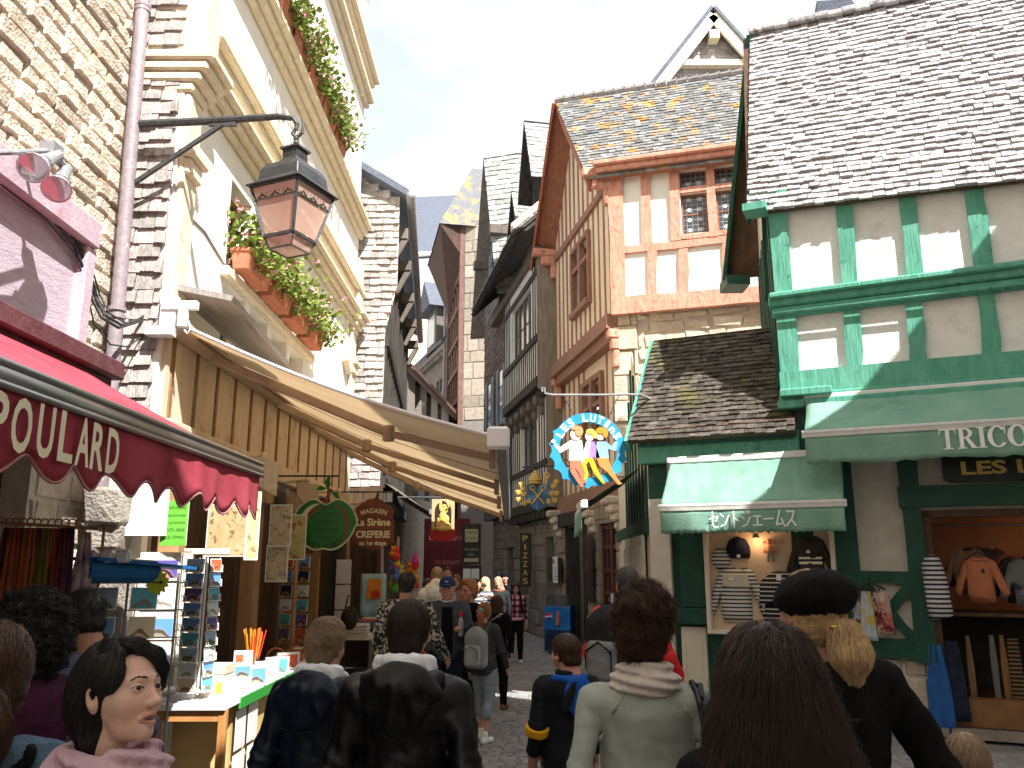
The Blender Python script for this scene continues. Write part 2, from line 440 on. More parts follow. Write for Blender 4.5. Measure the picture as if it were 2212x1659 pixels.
# one sheet of individual setts over the part of the street that can be seen
s=MB()
def street_x(y):
    return(-3.15,2.4)if y>9 else(-3.4,5.6 if y>6 else 4.0)
y=3.4;row=0
while y<27:
    d=.105 if y<13 else .15
    a,b=street_x(y)
    if y>16:a,b=-3.0-.03*(y-16),2.1-.2*(y-16)
    x=a+(row%2)*.08
    while x<b:
        w=random.uniform(.12,.19)*(1 if y<13 else 1.4)
        h=random.uniform(.0,.005)
        sag=.018*math.cos((x+.6)*1.3)
        g_,i=.004,.010
        q=[(x+g_,y+g_),(x+w-g_,y+g_),(x+w-g_,y+d-g_),(x+g_,y+d-g_)]
        c=[(q[0][0]+i,q[0][1]+i),(q[1][0]-i,q[1][1]+i),(q[2][0]-i,q[2][1]-i),(q[3][0]+i,q[3][1]-i)]
        s.add([Vector((u,v,-.015))for u,v in q]+[Vector((u,v,.0+h+random.uniform(-.002,.002)))for u,v in c],
              [(4,5,6,7),(0,1,5,4),(1,2,6,5),(2,3,7,6),(3,0,4,7)])
        x+=w
    y+=d;row+=1
struct(s.build('road',M_COBB,recalc=False))

# ================================================================ LEFT SIDE
WL=Fr((-3.2,7.2,0),(0,1,0),(1,0,0))
SL=Fr((-3.7,0,0),(0,1,0),(1,0,0))

# ---- stone house with the pink fascia
sh=thing('stone_house','rough coursed granite house at the left edge above the crimson awning','house',(-3.7,3,0))
w=MB();w.wall(SL,-8,7.2,0,15,-.3,0,holes=[(1.0,6.3,.25,2.9)],m=0)
w.build('wall',M_MORT,sh)
st=MB();stones(st,SL,3.6,7.15,3.35,10.2,.155,.30,gap=.016,prot=.045,rough=.6)
stones(st,SL,6.32,7.15,.1,3.3,.22,.4,gap=.02,prot=.03)
st.build('wall_stones',M_GRAN,sh)
r=MB();r.box(-9,-3.6,-8,7.2,15,15.25);r.hexa([Vector(p)for p in((-3.5,-8,15.25),(-3.5,7.2,15.25),(-9,7.2,15.25),(-9,-8,15.25),(-6,-8,18),(-6,7.2,18),(-6.4,7.2,18),(-6.4,-8,18))])
r.build('roof',M_SLATEB,sh)
# pink fascia box
fb=MB();yr=6.17
fb.fbox(SL,-2,yr,.02,.22,3.55,4.42,0)  # board
fb.build('fascia_board',M_PINK,sh)
ff=MB()
ff.fbox(SL,-2,yr+.12,.02,.34,4.40,4.62,0)  # top frame
ff.fbox(SL,yr,yr+.14,.02,.31,3.50,4.40,0)  # end stile
ff.fbox(SL,-2,yr,.22,.27,3.52,3.60,0)
ff.build('fascia_frame',mat('faded_pink_trim',(.45,.33,.39),(.55,.44,.50),10,.7,.2,40,c3=(.42,.22,.26),c3scale=4,c3ramp=(.62,.75)),sh,bevel=.012)
fc=MB();fc.fbox(SL,-2,6.52,.02,.54,3.36,3.50,0);fc.fbox(SL,-2,6.46,.02,.47,3.28,3.36,0)
fc.build('cornice',M_MAROON,sh,bevel=.012)
# dark shop front behind the crimson awning
sf=MB()
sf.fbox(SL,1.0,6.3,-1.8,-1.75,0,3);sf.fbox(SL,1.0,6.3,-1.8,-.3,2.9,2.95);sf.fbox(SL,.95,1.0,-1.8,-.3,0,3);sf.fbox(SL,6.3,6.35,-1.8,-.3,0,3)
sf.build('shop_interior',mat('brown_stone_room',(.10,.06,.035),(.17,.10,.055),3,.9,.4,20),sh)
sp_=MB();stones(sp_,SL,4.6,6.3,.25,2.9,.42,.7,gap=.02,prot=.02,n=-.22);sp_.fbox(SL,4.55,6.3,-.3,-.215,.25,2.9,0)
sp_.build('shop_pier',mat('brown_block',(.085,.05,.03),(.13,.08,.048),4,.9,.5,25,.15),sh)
# drainpipe
dp=thing('drainpipe','mauve painted drainpipe running down the corner beside the slate hung strip','drainpipe',(-3.53,6.98,0))
p=MB();p.tube([(-3.50,7.0,0),(-3.50,7.0,3.2),(-3.56,6.99,6.0),(-3.66,6.97,10.5)],[.062]*4,14)
p.build('pipe',M_PIPE,dp,smooth=True)
for zz in(4.05,4.12,7.15,7.20):
    k=MB();k.lathe((-3.505-.022*(zz-3.4),6.995,zz),[(.064,-.02),(.077,-.018),(.077,.018),(.064,.02)],14);k.build('collar',M_PIPE,dp,smooth=False)

# ---- cream house
ch=thing('cream_house','tall cream plastered house with banded cornices and geranium boxes','house',(-3.2,7.2,0))
win_lo=[]
ua,za=WL.hit(545,442);ub,zb=WL.hit(680,790)
LO=(1.45,5.15)  # lower window band along u
lights=[(1.45+.93*i,1.45+.93*i+.74)for i in range(4)]
holes=[(a,b,4.22,4.98)for a,b in lights]+[(a,b,5.12,6.2)for a,b in lights]
lights2=[(1.9+.95*i,1.9+.95*i+.62)for i in range(4)]
holes+=[(a,b,9.0,10.6)for a,b in lights2]
lights3=[(2.2+1.6*i,2.2+1.6*i+.7)for i in range(4)]
holes+=[(a,b,12.5,14.1)for a,b in lights3]
w=MB();w.wall(WL,0,8.85,4.05,16.9,-.28,0,holes=holes,m=0)
w.wall(Fr((-3.7,7.194,0),(1,0,0),(0,-1,0)),0,.505,0,16.9,-.1,0)
w.build('wall',M_PLAST,ch)
def casement(parent,fr,a,b,z0,z1,n,mf,mg,bars=(1,2),t=.05,name='window'):
    f=MB()
    f.fbox(fr,a,a+t,n,n+.05,z0,z1);f.fbox(fr,b-t,b,n,n+.05,z0,z1)
    f.fbox(fr,a+t,b-t,n,n+.05,z0,z0+t);f.fbox(fr,a+t,b-t,n,n+.05,z1-t,z1)
    nx,nz_=bars
    for i in range(1,nx+1):
        u=a+(b-a)*i/(nx+1);f.fbox(fr,u-t*.3,u+t*.3,n+.003,n+.04,z0+t,z1-t)
    for i in range(1,nz_+1):
        q=z0+(z1-z0)*i/(nz_+1);f.fbox(fr,a+t,b-t,n+.006,n+.037,q-t*.3,q+t*.3)
    o=f.build(name,mf,parent)
    p_=MB();p_.fbox(fr,a+t*.5,b-t*.5,n+.012,n+.022,z0+t*.5,z1-t*.5);p_.build('pane',mg,o)
    return o
for k,(a,b)in enumerate(lights):
    casement(ch,WL,a,b,4.22,4.98,-.24,M_WOOD,M_GLASS,(0,0));casement(ch,WL,a,b,5.12,6.2,-.24,M_WOOD,M_GLASS,(0,1))
for a,b in lights2:casement(ch,WL,a,b,9.0,10.6,-.24,M_WOOD,M_GLASS,(1,2))
for a,b in lights3:casement(ch,WL,a,b,12.5,14.1,-.24,M_WOOD,M_GLASS,(1,2))
def band(z0,z1,n,u0=0.35,u1=8.9,steps=3):
    c=MB()
    for i in range(steps):
        za=z0+(z1-z0)*i/steps;zb=z0+(z1-z0)*(i+1)/steps
        c.fbox(WL,u0-.02*i,u1+.02*i,0,n*(i+1)/steps,za,zb)
    return c
for z0,z1,n,sN in((6.56,6.82,.24,3),(7.12,7.36,.20,2),(8.52,8.84,.26,3),(11.55,11.8,.20,2),(11.95,12.25,.30,3),(14.4,14.65,.25,2)):
    band(z0,z1,n,steps=sN).build('cornice',M_TRIM,ch,bevel=.02)
sl=MB();sl.fbox(WL,1.3,5.3,.0,.10,4.99,5.11);sl.fbox(WL,1.3,5.3,0,.06,4.08,4.2)
sl.build('sill',M_TRIM,ch,bevel=.015)
for u0,u1 in((-.03,.37),(8.3,8.78)):
    pl=MB();pl.fbox(WL,u0+.03,u1-.04,0,.07,4.1,6.4)
    for i in range(4):pl.fbox(WL,u0-.03*i,u1+.03*i,-.45 if u0<0 else 0,.10+.07*i,6.4+.1*i,6.5+.1*i)
    pl.fbox(WL,u0,u1,-.42 if u0<0 else 0,.16,6.82,7.9)
    pl.fbox(WL,u0+.04,u1-.04,0,.12,5.55,5.72);pl.fbox(WL,u0,u1,0,.17,5.72,5.82)
    pl.build('pilaster',M_TRIM,ch,bevel=.02)
cs=MB()
for i in range(5):cs.fbox(WL,-.12+.03*i,.2,-.46,.1+.06*i,7.9+.1*i,8.0+.1*i)
cs.build('corbel',M_TRIM,ch,bevel=.02)
dia=MB();q=WL.hit(745,785);dia.hexa([WL.p(q[0]+a,n,q[1]+b)for n in(0,.12)for a,b in((-.3,0),(0,-.22),(.3,0),(0,.22))])
dia.build('diamond_stone',M_GRAN,ch,bevel=.02)
# slate hung return strip facing the viewer
tl=MB();tiles(tl,(-3.72,7.19,2.75),(1,0,0),(0,0,1),(0,-1,0),.49,8.2,.17,.148,.042,jit=.14)
tl.build('slate_strip',M_SHING,ch)
co=MB();co.tube([WL.p(.02,.012,4.1),WL.p(.03,.012,6.3)],.012,6)
crk=[WL.hit(*q)for q in((372,395),(385,430),(410,470),(440,500),(485,575))]
co.tube([WL.p(u,.010,z)for u,z in crk],.010,6);co.build('cable',M_ZINC,ch)
# the roof block of the cream house
r=MB();r.box(-9,-2.9,7.1,16.1,16.9,17.3);r.build('roof',M_SLATEB,ch)
# shopfront of the cream house: boarded fascia, beam, posts, panelled front
fa=MB();fa.fbox(WL,.05,8.7,-.02,.05,3.18,4.05);fa.build('fascia',M_OCHREW,ch)
ft=MB()
u=.15
while u<8.6:
    ft.fbox(WL,u,u+.06,.05,.066,3.2,4.0,j=.004);u+=.58
ft.build('fascia_battens',mat('brown_batten',(.20,.115,.06),(.28,.17,.09),8,.7,.2,30),ch)
bm_=MB();bm_.fbox(WL,.05,8.7,-.05,.14,2.96,3.18);bm_.fbox(WL,.05,8.7,0,.10,4.0,4.07);bm_.build('beam',M_OCHREW,ch,bevel=.012)
for u in(.5,2.9,4.75,6.6,8.5):
    p_=MB();p_.fbox(WL,u,u+.2,-.08,.12,0,2.96);p_.fbox(WL,u-.03,u+.23,-.05,.22,2.62,2.96)
    p_.build('post',M_WOOD,ch,bevel=.015)
pn=MB();pn.fbox(WL,.0,8.85,-.30,-.24,0,2.96)
for i in range(40):pn.fbox(WL,.04+i*.22,.04+i*.22+.205,-.24,-.226,.02,2.94,j=.002)
pn.build('shop_panelling',M_DWOOD,ch)
# corner corbel stones
cb=MB();CR=Fr((-3.7,7.2,0),(1,0,0),(0,-1,0))
stones(cb,CR,.02,.55,2.4,3.0,.34,.5,gap=.02,prot=.06,n=.0)
cb.build('corner_stones',M_GRAN,ch,bevel=.02);cb=MB()
for zz,hh,ww,pp in((2.22,.30,.33,.32),(2.0,.22,.28,.25),(1.74,.26,.22,.14)):
    cb.hexa([CR.p(.28-ww/2+random.uniform(-.03,.03)+(k in(1,2,5,6))*ww,(0,0,pp,pp,0,0,pp*1.12,pp*1.1)[k]+random.uniform(-.03,.03),zz+(k>3)*hh+random.uniform(-.02,.02))for k in range(8)])
cb.fbox(CR,.05,.5,0,.16,.15,1.8);cb.fbox(CR,.0,.58,0,.22,0,.55)
cb.build('corbel',M_GREY,ch,bevel=.03)  # darker stone than the corner above: the corbel's shade put into its colour

# ---- slate hung gable house beyond it
gh=thing('slate_hung_house','narrow house with slate hung gable wall and black and white timbered street side','house',(-2.6,16.3,0))
GW=Fr((-6,16.3,0),(1,0,0),(0,-1,0))
xr=lambda z:3.38+(.22 if z>7.6 else(.22*(z-6.6)if z>6.6 else 0))  # the wall flares under the eave
w=MB();w.poly([GW.p(*q)for q in((0,0,0),(3.38,0,0),(3.38,0,6.6),(3.6,0,7.6),(3.6,0,9.5),(0.6,0,11.3),(0,0,11.3))])
SF=Fr((-2.62,16.3,0),(-.087,.996,0),(.996,.087,0))
w.wall(SF,0,10.8,0,9.4,-.3,0,holes=[])
w.build('wall',M_WPLAST,gh)
tl=MB();tiles(tl,GW.p(0,.01,3.4),(1,0,0),(0,0,1),(0,-1,0),3.6,7.8,.21,.150,.045,jit=.16,clip=lambda v:(1.2,xr(v+3.4)if v+3.4<9.5 else 3.6-(v+3.4-9.5)*1.67))
tl.build('slate_hanging',M_SHING,gh)
tm=MB()
for u in np.arange(.1,10.6,.62):tm.beam(SF,u,3.6,u,6.3,.16,0,.05);tm.beam(SF,u,6.5,u,9.2,.16,0,.05)
for z in(3.5,6.4,9.2):tm.beam(SF,0,z,10.8,z,.24,0,.09)
tm.build('timber_frame',M_BLKT,gh)
for u in(.25,2.2,4.6,7.0,9.4):jt=MB();jt.fbox(SF,u,u+.22,.05,.40,8.75,9.0);jt.bar(SF.p(u+.1,.05,8.2),SF.p(u+.1,.36,8.8),.14,.14);jt.build('bracket',M_GTIMB,gh,bevel=.015)
fl=MB();fl.fbox(SF,-.3,10.8,.01,.06,0,3.4);fl.fbox(GW,.8,3.45,.01,.06,0,3.4);fl.build('shopfront',M_DWOOD,gh);fl=MB();fl.fbox(SF,0,8,.07,.25,3.1,3.3);fl.bar(SF.p(.1,.02,5.2),SF.p(.1,.4,4.3),.2,.4);fl.build('black_awning_box',M_BLKT,gh)  # dark slabs: the unlit shop interior's shade put into their colour
rf=MB();rf.hexa([SF.p(-.25,.42,9.5),SF.p(10.9,.42,9.5),SF.p(10.9,-2.6,11.3),SF.p(-.25,-2.6,11.3),SF.p(-.25,.42,9.66),SF.p(10.9,.42,9.66),SF.p(10.9,-2.6,11.46),SF.p(-.25,-2.6,11.46)])
rf.build('roof',M_SLATEB,gh)
gt=MB();gt.tube([SF.p(-.3,.46,9.52),SF.p(10.9,.42,9.40)],.10,10);gt.build('gutter',M_ZINC,gh,smooth=True)
# the stone house past it on the left, closing the view low down
lh=thing('dark_stone_house','dark stone house front far down the left side behind the shop awnings','house',(-3.6,27.2,0))
LF=Fr((-3.55,27.2,0),(.10,.995,0),(.995,-.10,0))
w=MB();hs=[(a,a+.9,b,b+1.3)for a in(1.2,3.2,5.4,8)for b in(4.2,7.0)]
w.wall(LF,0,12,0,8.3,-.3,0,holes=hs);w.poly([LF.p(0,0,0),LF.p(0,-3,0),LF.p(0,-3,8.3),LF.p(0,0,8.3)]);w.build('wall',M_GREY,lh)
for h in hs:casement(lh,LF,*h,-.25,M_DWOOD,M_GLASS,(1,2))
rf=MB();rf.hexa([LF.p(-.2,.3,8.3),LF.p(12,.3,8.3),LF.p(12,-3,10.3),LF.p(-.2,-3,10.3),LF.p(-.2,.3,8.45),LF.p(12,.3,8.45),LF.p(12,-3,10.5),LF.p(-.2,-3,10.5)]);rf.build('roof',mat('rust_slate',(.10,.05,.04),(.15,.08,.065),6,.8,.3,20),lh)

# ================================================================ RIGHT SIDE: the timbered row
RL=Fr((2.07,16,0),(-.198,.98,0),(-.98,-.198,0))
OFr=Fr((2.07,16,0),(.962,-.274,0),(-.274,-.962,0))

def gable_roof(parent,A,U,D,L,W,ze,zr,over,verge,mt,mtiles,tw,rh,th,back=True,name='roof',clip=None):
    """ridge along U (length L) from A; D is the depth direction, W the depth; slope 1 faces -D"""
    A,U,D=Vector(A),Vector(U).normalized(),Vector(D).normalized()
    half=W/2;rise=zr-ze;sl=math.hypot(half,rise);V=(D*half+Z*rise)/sl
    N=U.cross(V);N=N if N.z>0 else-N
    lo=A-U*verge-V*over+Z*ze
    hi_l=sl+over
    m=MB();l=L+verge
    q=[lo,lo+U*l,lo+U*l+V*hi_l,lo+V*hi_l]
    m.hexa([p-N*.07 for p in q]+q,0)
    V2=(-D*half+Z*rise)/sl;N2=U.cross(V2);N2=N2 if N2.z>0 else-N2
    lo2=A+D*W-U*verge-V2*over+Z*ze
    q=[lo2,lo2+U*l,lo2+U*l+V2*hi_l,lo2+V2*hi_l]
    m.hexa([p-N2*.07 for p in q]+q,0)
    o=m.build(name,mt,parent)
    t=MB();tiles(t,lo+N*.004-V*.02,U,V,N,l,hi_l,tw,rh,th)
    t.build('slates',mtiles,o)
    if back:
        t=MB();tiles(t,lo2+N2*.004-V2*.02,U,V2,N2,l,hi_l,tw,rh,th);t.build('slates',mtiles,o)
    return o,lo,U,V,N,hi_l,lo2,V2,N2,l

# ---- orange timbered house
oh=thing('orange_timbered_house','half timbered house with orange beams and a lichen speckled slate roof','house',(2.07,16,0))
w=MB()
GD=4.7
def U_(px,py,n=0.0):return OFr.hit(px,py,n)
wz=(8.42,9.72);whole=[(1.44,1.98),(2.14,2.72)]
oholes=[(a,b,8.44,9.32)for a,b in whole]+[(a,b,9.44,9.82)for a,b in whole]
w.wall(OFr,0,5.2,6.9,10.15,-.25,0,holes=oholes,m=0)
w.build('front_wall',M_WPLAST,oh)
w=MB()
gh_=[(1.55,2.85,7.7,9.25)]
w.wall(RL,0,GD,6.7,10.15,-.25,.0,holes=gh_,m=0)
w.poly([RL.p(0,0,10.15),RL.p(GD,0,10.15),RL.p(GD/2,0,13.0)],0)
lh_=[(1.35,2.7,4.1,5.9)]
w.wall(RL,.12,GD+.25,3.35,6.5,-.45,-.18,holes=lh_,m=0)
w.build('gable_wall',M_OPLAST,oh)
w=MB();w.wall(OFr,-.05,5.2,0,6.9,-.3,-.08);w.build('stone_wall',M_MORT,oh)
st=MB();stones(st,OFr,.45,5.2,5.3,6.86,.27,.5,gap=.04,prot=.05,n=-.08,rough=1.2)
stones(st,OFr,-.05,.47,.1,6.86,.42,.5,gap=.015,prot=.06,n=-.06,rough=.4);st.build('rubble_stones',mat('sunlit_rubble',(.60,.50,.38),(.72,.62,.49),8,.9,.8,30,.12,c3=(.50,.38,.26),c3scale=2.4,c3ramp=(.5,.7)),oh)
t=MB()  # front timbers
B=lambda*a,**k:t.beam(OFr,*a,**k)
B(-.02,7.0,5.2,7.0,.34,0,.16,j=.02,seg=8);B(0,8.22,5.2,8.22,.16,0,.06,seg=8);B(0,10.0,5.2,10.0,.30,0,.12,seg=6)
B(.12,7.0,.12,10,.30,0,.08);B(.74,8.3,.74,9.9,.20,0,.055);B(1.33,8.3,1.33,9.9,.2,0,.07);B(2.06,8.3,2.06,9.9,.16,0,.07);B(2.82,8.3,2.82,9.9,.2,0,.06)
for u in(.80,1.42,2.28,3.1,3.9):B(u,7.1,u+random.uniform(-.06,.06),8.2,.2,0,.055,j=.02)
B(1.44,9.38,2.72,9.38,.11,0,.06);B(1.43,8.36,2.74,8.36,.10,0,.07)
B(3.6,8.3,3.6,9.9,.2,0,.06)
t.build('front_timbers',M_ORANGE,oh)
cn=MB();cn.fbox(OFr,-.3,5.2,.1,.42,10.02,10.12);cn.fbox(OFr,-.25,5.2,.05,.32,9.9,10.02);cn.build('eave_cornice',M_ORANGE,oh,bevel=.02)
for a,b in whole:
    for z0,z1,br in((8.44,9.32,(0,2)),(9.44,9.82,(0,1))):
        o=casement(oh,OFr,a,b,z0,z1,-.12,M_DORANGE,M_GLASS,(0,1)if z1<9.4 else(0,0),t=.04)
        ld=MB()  # leaded lattice
        nu,nz_=5,int((z1-z0)/.11)
        for i in range(1,nu):ld.fbox(OFr,a+(b-a)*i/nu-.003,a+(b-a)*i/nu+.003,-.099,-.094,z0+.04,z1-.04)
        for i in range(1,nz_):ld.fbox(OFr,a+.04,b-.04,-.0985,-.0935,z0+(z1-z0)*i/nz_-.003,z0+(z1-z0)*i/nz_+.003)
        for i in range(0,nz_-1,2):
            for jx in(1.5,3.5):
                uc,zc_=a+(b-a)*jx/nu,z0+(z1-z0)*(i+1)/nz_
                ld.lathe(OFr.p(uc,-.093,zc_),[(.042,0),(.05,0),(.05,.004),(.042,.004)],6,0,OFr.n)
        ld.build('leading',mat('lead_line',(.45,.45,.44),None,rough=.5),o)
t=MB()  # gable timbers
B=lambda*a,**k:t.beam(RL,*a,**k)
zt=lambda u:10.15+(13.0-10.15)*(1-abs(u-GD/2)/(GD/2))
for i in range(13):
    u=.1+i*(GD-.2)/12
    top=zt(u)-.1
    if 1.5<u<2.9:B(u,6.75,u,7.65,.10,0,.015);B(u,9.3,u,top,.10,0,.015)
    else:B(u,6.75,u,top,.10,0,.015)
B(0,6.72,GD,6.72,.30,-.1,.16);B(0,9.75,GD,9.75,.17,0,.08);B(.0,6.45,GD,6.45,.22,-.2,.06)
B(1.5,7.66,2.9,7.66,.14,0,.14);B(1.5,9.28,2.9,9.28,.12,0,.09)
for u in(1.5,2.2,2.9):B(u,7.6,u,9.3,.13,-.05,.08)
B(1.5,8.75,2.9,8.75,.1,-.04,.07)
for i in range(11):
    u=.2+i*(GD-.4)/10
    if 1.3<u<2.75:B(u,3.4,u,4.05,.11,-.2,-.165)
    else:B(u,3.4,u,6.4,.11,-.2,-.165)
for u in(1.32,2.02,2.72):B(u,4.05,u,6.0,.14,-.2,-.08)
B(1.3,4.05,2.75,4.05,.14,-.2,-.05);B(1.3,5.35,2.75,5.35,.1,-.2,-.1);B(1.3,5.95,2.75,5.95,.12,-.2,-.08)
B(0,3.3,GD,3.3,.42,-.25,.02)
t.build('gable_timbers',M_DORANGE if False else mat('shaded_orange_timber',(.25,.125,.085),(.34,.185,.13),12,.75,.5,30,stretch=(1,1,.25)),oh)  # same orange timber, darkened in its colour for the shaded gable
for a,b,z0,z1,n in((1.56,2.14,7.72,8.70,-.16),(2.26,2.84,7.72,8.70,-.16),(1.56,2.14,8.8,9.22,-.16),(2.26,2.84,8.8,9.22,-.16),(1.38,1.96,4.12,5.3,-.34),(2.08,2.66,4.12,5.3,-.34),(1.38,1.96,5.4,5.88,-.34),(2.08,2.66,5.4,5.88,-.34)):
    casement(oh,RL,a,b,z0,z1,n,M_DORANGE,M_GLASS,(0,0),t=.04)
for u,z,n in((.02,10.0,.0),(GD-.1,10.0,0),(.02,6.5,-.1),(GD-.1,6.5,-.1)):
    br=MB();br.fbox(RL,u-.1,u+.1,n,n+.62 if z>9 else n+.25,z-.15,z+.05);br.fbox(RL,u-.09,u+.09,n,n+.4 if z>9 else n+.18,z-.38,z-.15);br.fbox(RL,u-.08,u+.08,n,n+.14,z-.75,z-.38)
    br.build('bracket',M_ORANGE,oh,bevel=.03)
Uo=Vector((.962,-.274,0));Do=Vector((-.198,.98,0))
ro=gable_roof(oh,RL.p(0,0,0),Uo,Do,5.4,GD,10.15,13.15,.45,.55,M_DORANGE,M_SLATE,.17,.135,.028)
_,lo,U,V,N,hl,lo2,V2,N2,l=ro
bg=MB()
for a,v in((lo,V),(lo2,V2)):
    n_=N if v is V else N2
    bg.bar(a-n_*.16-v*.05,a+v*hl-n_*.16,.06,.24,0,n_)
bg.build('barge_board',mat('red_brown_barge',(.30,.095,.055),(.40,.15,.09),8,.6,.3,30,stretch=(1,1,.3)),oh)
rd=MB();rg=lo+V*hl
for i in range(24):rd.tube([rg+U*(i*.25)+Z*.02,rg+U*(i*.25+.235)+Z*.035],[.085,.095],8);rd.sphere(rg+U*(i*.25+.22)+Z*.13,.035,0,6)
rd.build('ridge_tiles',mat('ridge_grey',(.16,.14,.14),(.24,.22,.21),8,.8,.3,30),oh)
# stone ground floor along the street, door with glazed bars, corbels
w=MB();w.wall(RL,-.1,4.8,0,3.1,-.4,-.02,holes=[(.25,1.45,.08,2.72),(2.35,3.9,.08,2.75)]);w.build('ground_floor',M_GREYM,oh)
st=MB();stones(st,RL,-.1,4.8,.02,3.1,.30,.38,gap=.02,prot=.03,n=-.02,holes=[(.25,1.45,.0,2.72),(2.35,3.9,.0,2.75)])
st.build('ground_floor_stones',mat('pub_stone',(.28,.22,.16),(.38,.31,.235),8,.9,.8,30,.22),oh)
for u in(.02,1.75,4.5):
    cbm=MB()
    for i in range(4):cbm.fbox(RL,u-.16,u+.16,-.05,.06+.09*i,2.55+.16*i,2.71+.16*i)
    cbm.build('corbel',M_GRAN,oh,bevel=.04)
dr=thing('glazed_door','dark red glazed double door with small square panes beside the stone pier','door',RL.p(.85,0,0))
d=MB();mred=mat('dark_red_paint',(.085,.024,.02),(.12,.038,.03),8,.5,.2,30)
for k in(0,1):
    a,b=(.25,.85)if k==0 else(.85,1.45)
    d.fbox(RL,a,a+.09,-.2,-.1,.08,2.72);d.fbox(RL,b-.09,b,-.2,-.1,.08,2.72)
    for z in(.08,.75,1.28,1.72,2.2,2.6):d.fbox(RL,a+.09,b-.09,-.19,-.11,z,z+(.2 if z==.08 else .09))
    d.fbox(RL,(a+b)/2-.025,(a+b)/2+.025,-.185,-.115,.28,2.6)
d.build('door_frame',mred,dr)
d=MB();d.fbox(RL,.3,1.4,-.165,-.155,.2,2.65);d.build('pane',M_GLASS,dr)
d=MB();d.fbox(RL,.93,.98,-.1,-.05,.9,1.25);d.build('handle',M_STEEL,dr)
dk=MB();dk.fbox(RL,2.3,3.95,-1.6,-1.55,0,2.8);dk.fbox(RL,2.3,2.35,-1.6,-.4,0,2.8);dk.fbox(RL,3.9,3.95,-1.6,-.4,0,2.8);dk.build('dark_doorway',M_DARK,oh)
dj=MB();dj.fbox(RL,2.28,2.4,-.3,.02,0,2.8);dj.fbox(RL,3.85,3.97,-.3,.02,0,2.8);dj.fbox(RL,2.2,4.7,-.2,.10,2.78,3.08);dj.build('door_jamb',M_BLKT,oh)

# ---- black and white house
bw=thing('black_white_house','black and white timbered house with a long dark raftered eave','house',RL.p(7,0,0))
k0,k1=4.75,9.4
UP,MI=.45,.22
w=MB();hu=[(5.6,8.3,7.75,9.4)]
hm=[(6.0,8.0,4.5,6.1)]
w.wall(RL,k0,k1,6.55,10.1,0,UP,holes=hu);w.wall(RL,k0,k1,3.4,6.3,-.1,MI,holes=hm)
w.build('wall',mat('grey_white_plaster',(.66,.63,.58),(.74,.71,.66),5,.9,.2,40),bw)
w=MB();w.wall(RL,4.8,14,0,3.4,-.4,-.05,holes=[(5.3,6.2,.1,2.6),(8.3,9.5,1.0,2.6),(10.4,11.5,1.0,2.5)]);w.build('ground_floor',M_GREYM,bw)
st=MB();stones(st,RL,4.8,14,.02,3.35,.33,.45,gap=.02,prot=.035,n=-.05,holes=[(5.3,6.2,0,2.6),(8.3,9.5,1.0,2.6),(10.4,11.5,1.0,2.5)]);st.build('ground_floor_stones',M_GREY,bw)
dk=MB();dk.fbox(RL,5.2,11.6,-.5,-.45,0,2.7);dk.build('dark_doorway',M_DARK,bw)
t=MB();B=lambda*a,**k:t.beam(RL,*a,**k)
n0,n1=UP,UP+.014
for i in range(19):
    u=k0+.08+i*(k1-k0-.16)/18
    if 5.55<u<8.35:B(u,6.6,u,7.7,.085,n0,n1)
    else:B(u,6.6,u,9.9,.085,n0,n1)
B(k0,7.68,k1,7.68,.16,n0,n1+.05);B(k0,6.5,k1,6.5,.24,n0-.2,n1+.05);B(k0,9.5,k1,9.5,.18,n0,n1+.02);B(k0,6.25,k1,6.25,.2,0,n1-.1)
n0,n1=MI,MI+.014
for i in range(17):
    u=k0+.08+i*(k1-k0-.16)/16
    if 5.95<u<8.05:B(u,3.45,u,4.45,.09,n0,n1)
    else:B(u,3.45,u,6.2,.09,n0,n1)
B(k0,4.45,k1,4.45,.14,n0,n1+.05);B(k0,3.4,k1,3.4,.26,n0-.2,n1+.06)
for i in range(14):t.fbox(RL,k0+.2+i*.33,k0+.36+i*.33,-.05,.3,3.05,3.25)
t.build('timber_frame',M_BLKT,bw)
t=MB();t.fbox(RL,k0-.05,k0-.003,-.1,UP+.03,6.3,10.1);t.fbox(RL,k0-.05,k0-.003,-.15,MI+.03,3.3,6.3);t.build('corner_post',mat('weathered_post',(.20,.165,.13),(.30,.25,.20),9,.8,.4,30,stretch=(1,1,.2)),bw)
for i in range(4):
    a=5.62+i*.66;casement(bw,RL,a,a+.62,7.78,9.38,UP-.14,M_GTIMB,M_GLASS,(0,1),t=.06)
for i in range(3):
    a=6.02+i*.66;casement(bw,RL,a,a+.62,4.54,6.08,MI-.14,M_GTIMB,M_GLASS,(0,1),t=.06)
for i in range(6):
    u=k0+.3+i*.8;jt=MB();jt.fbox(RL,u,u+.26,0,.5,5.95,6.2);jt.fbox(RL,u+.02,u+.24,0,.36,5.7,5.95)
    jt.build('jetty_joist',M_GTIMB,bw,bevel=.05)
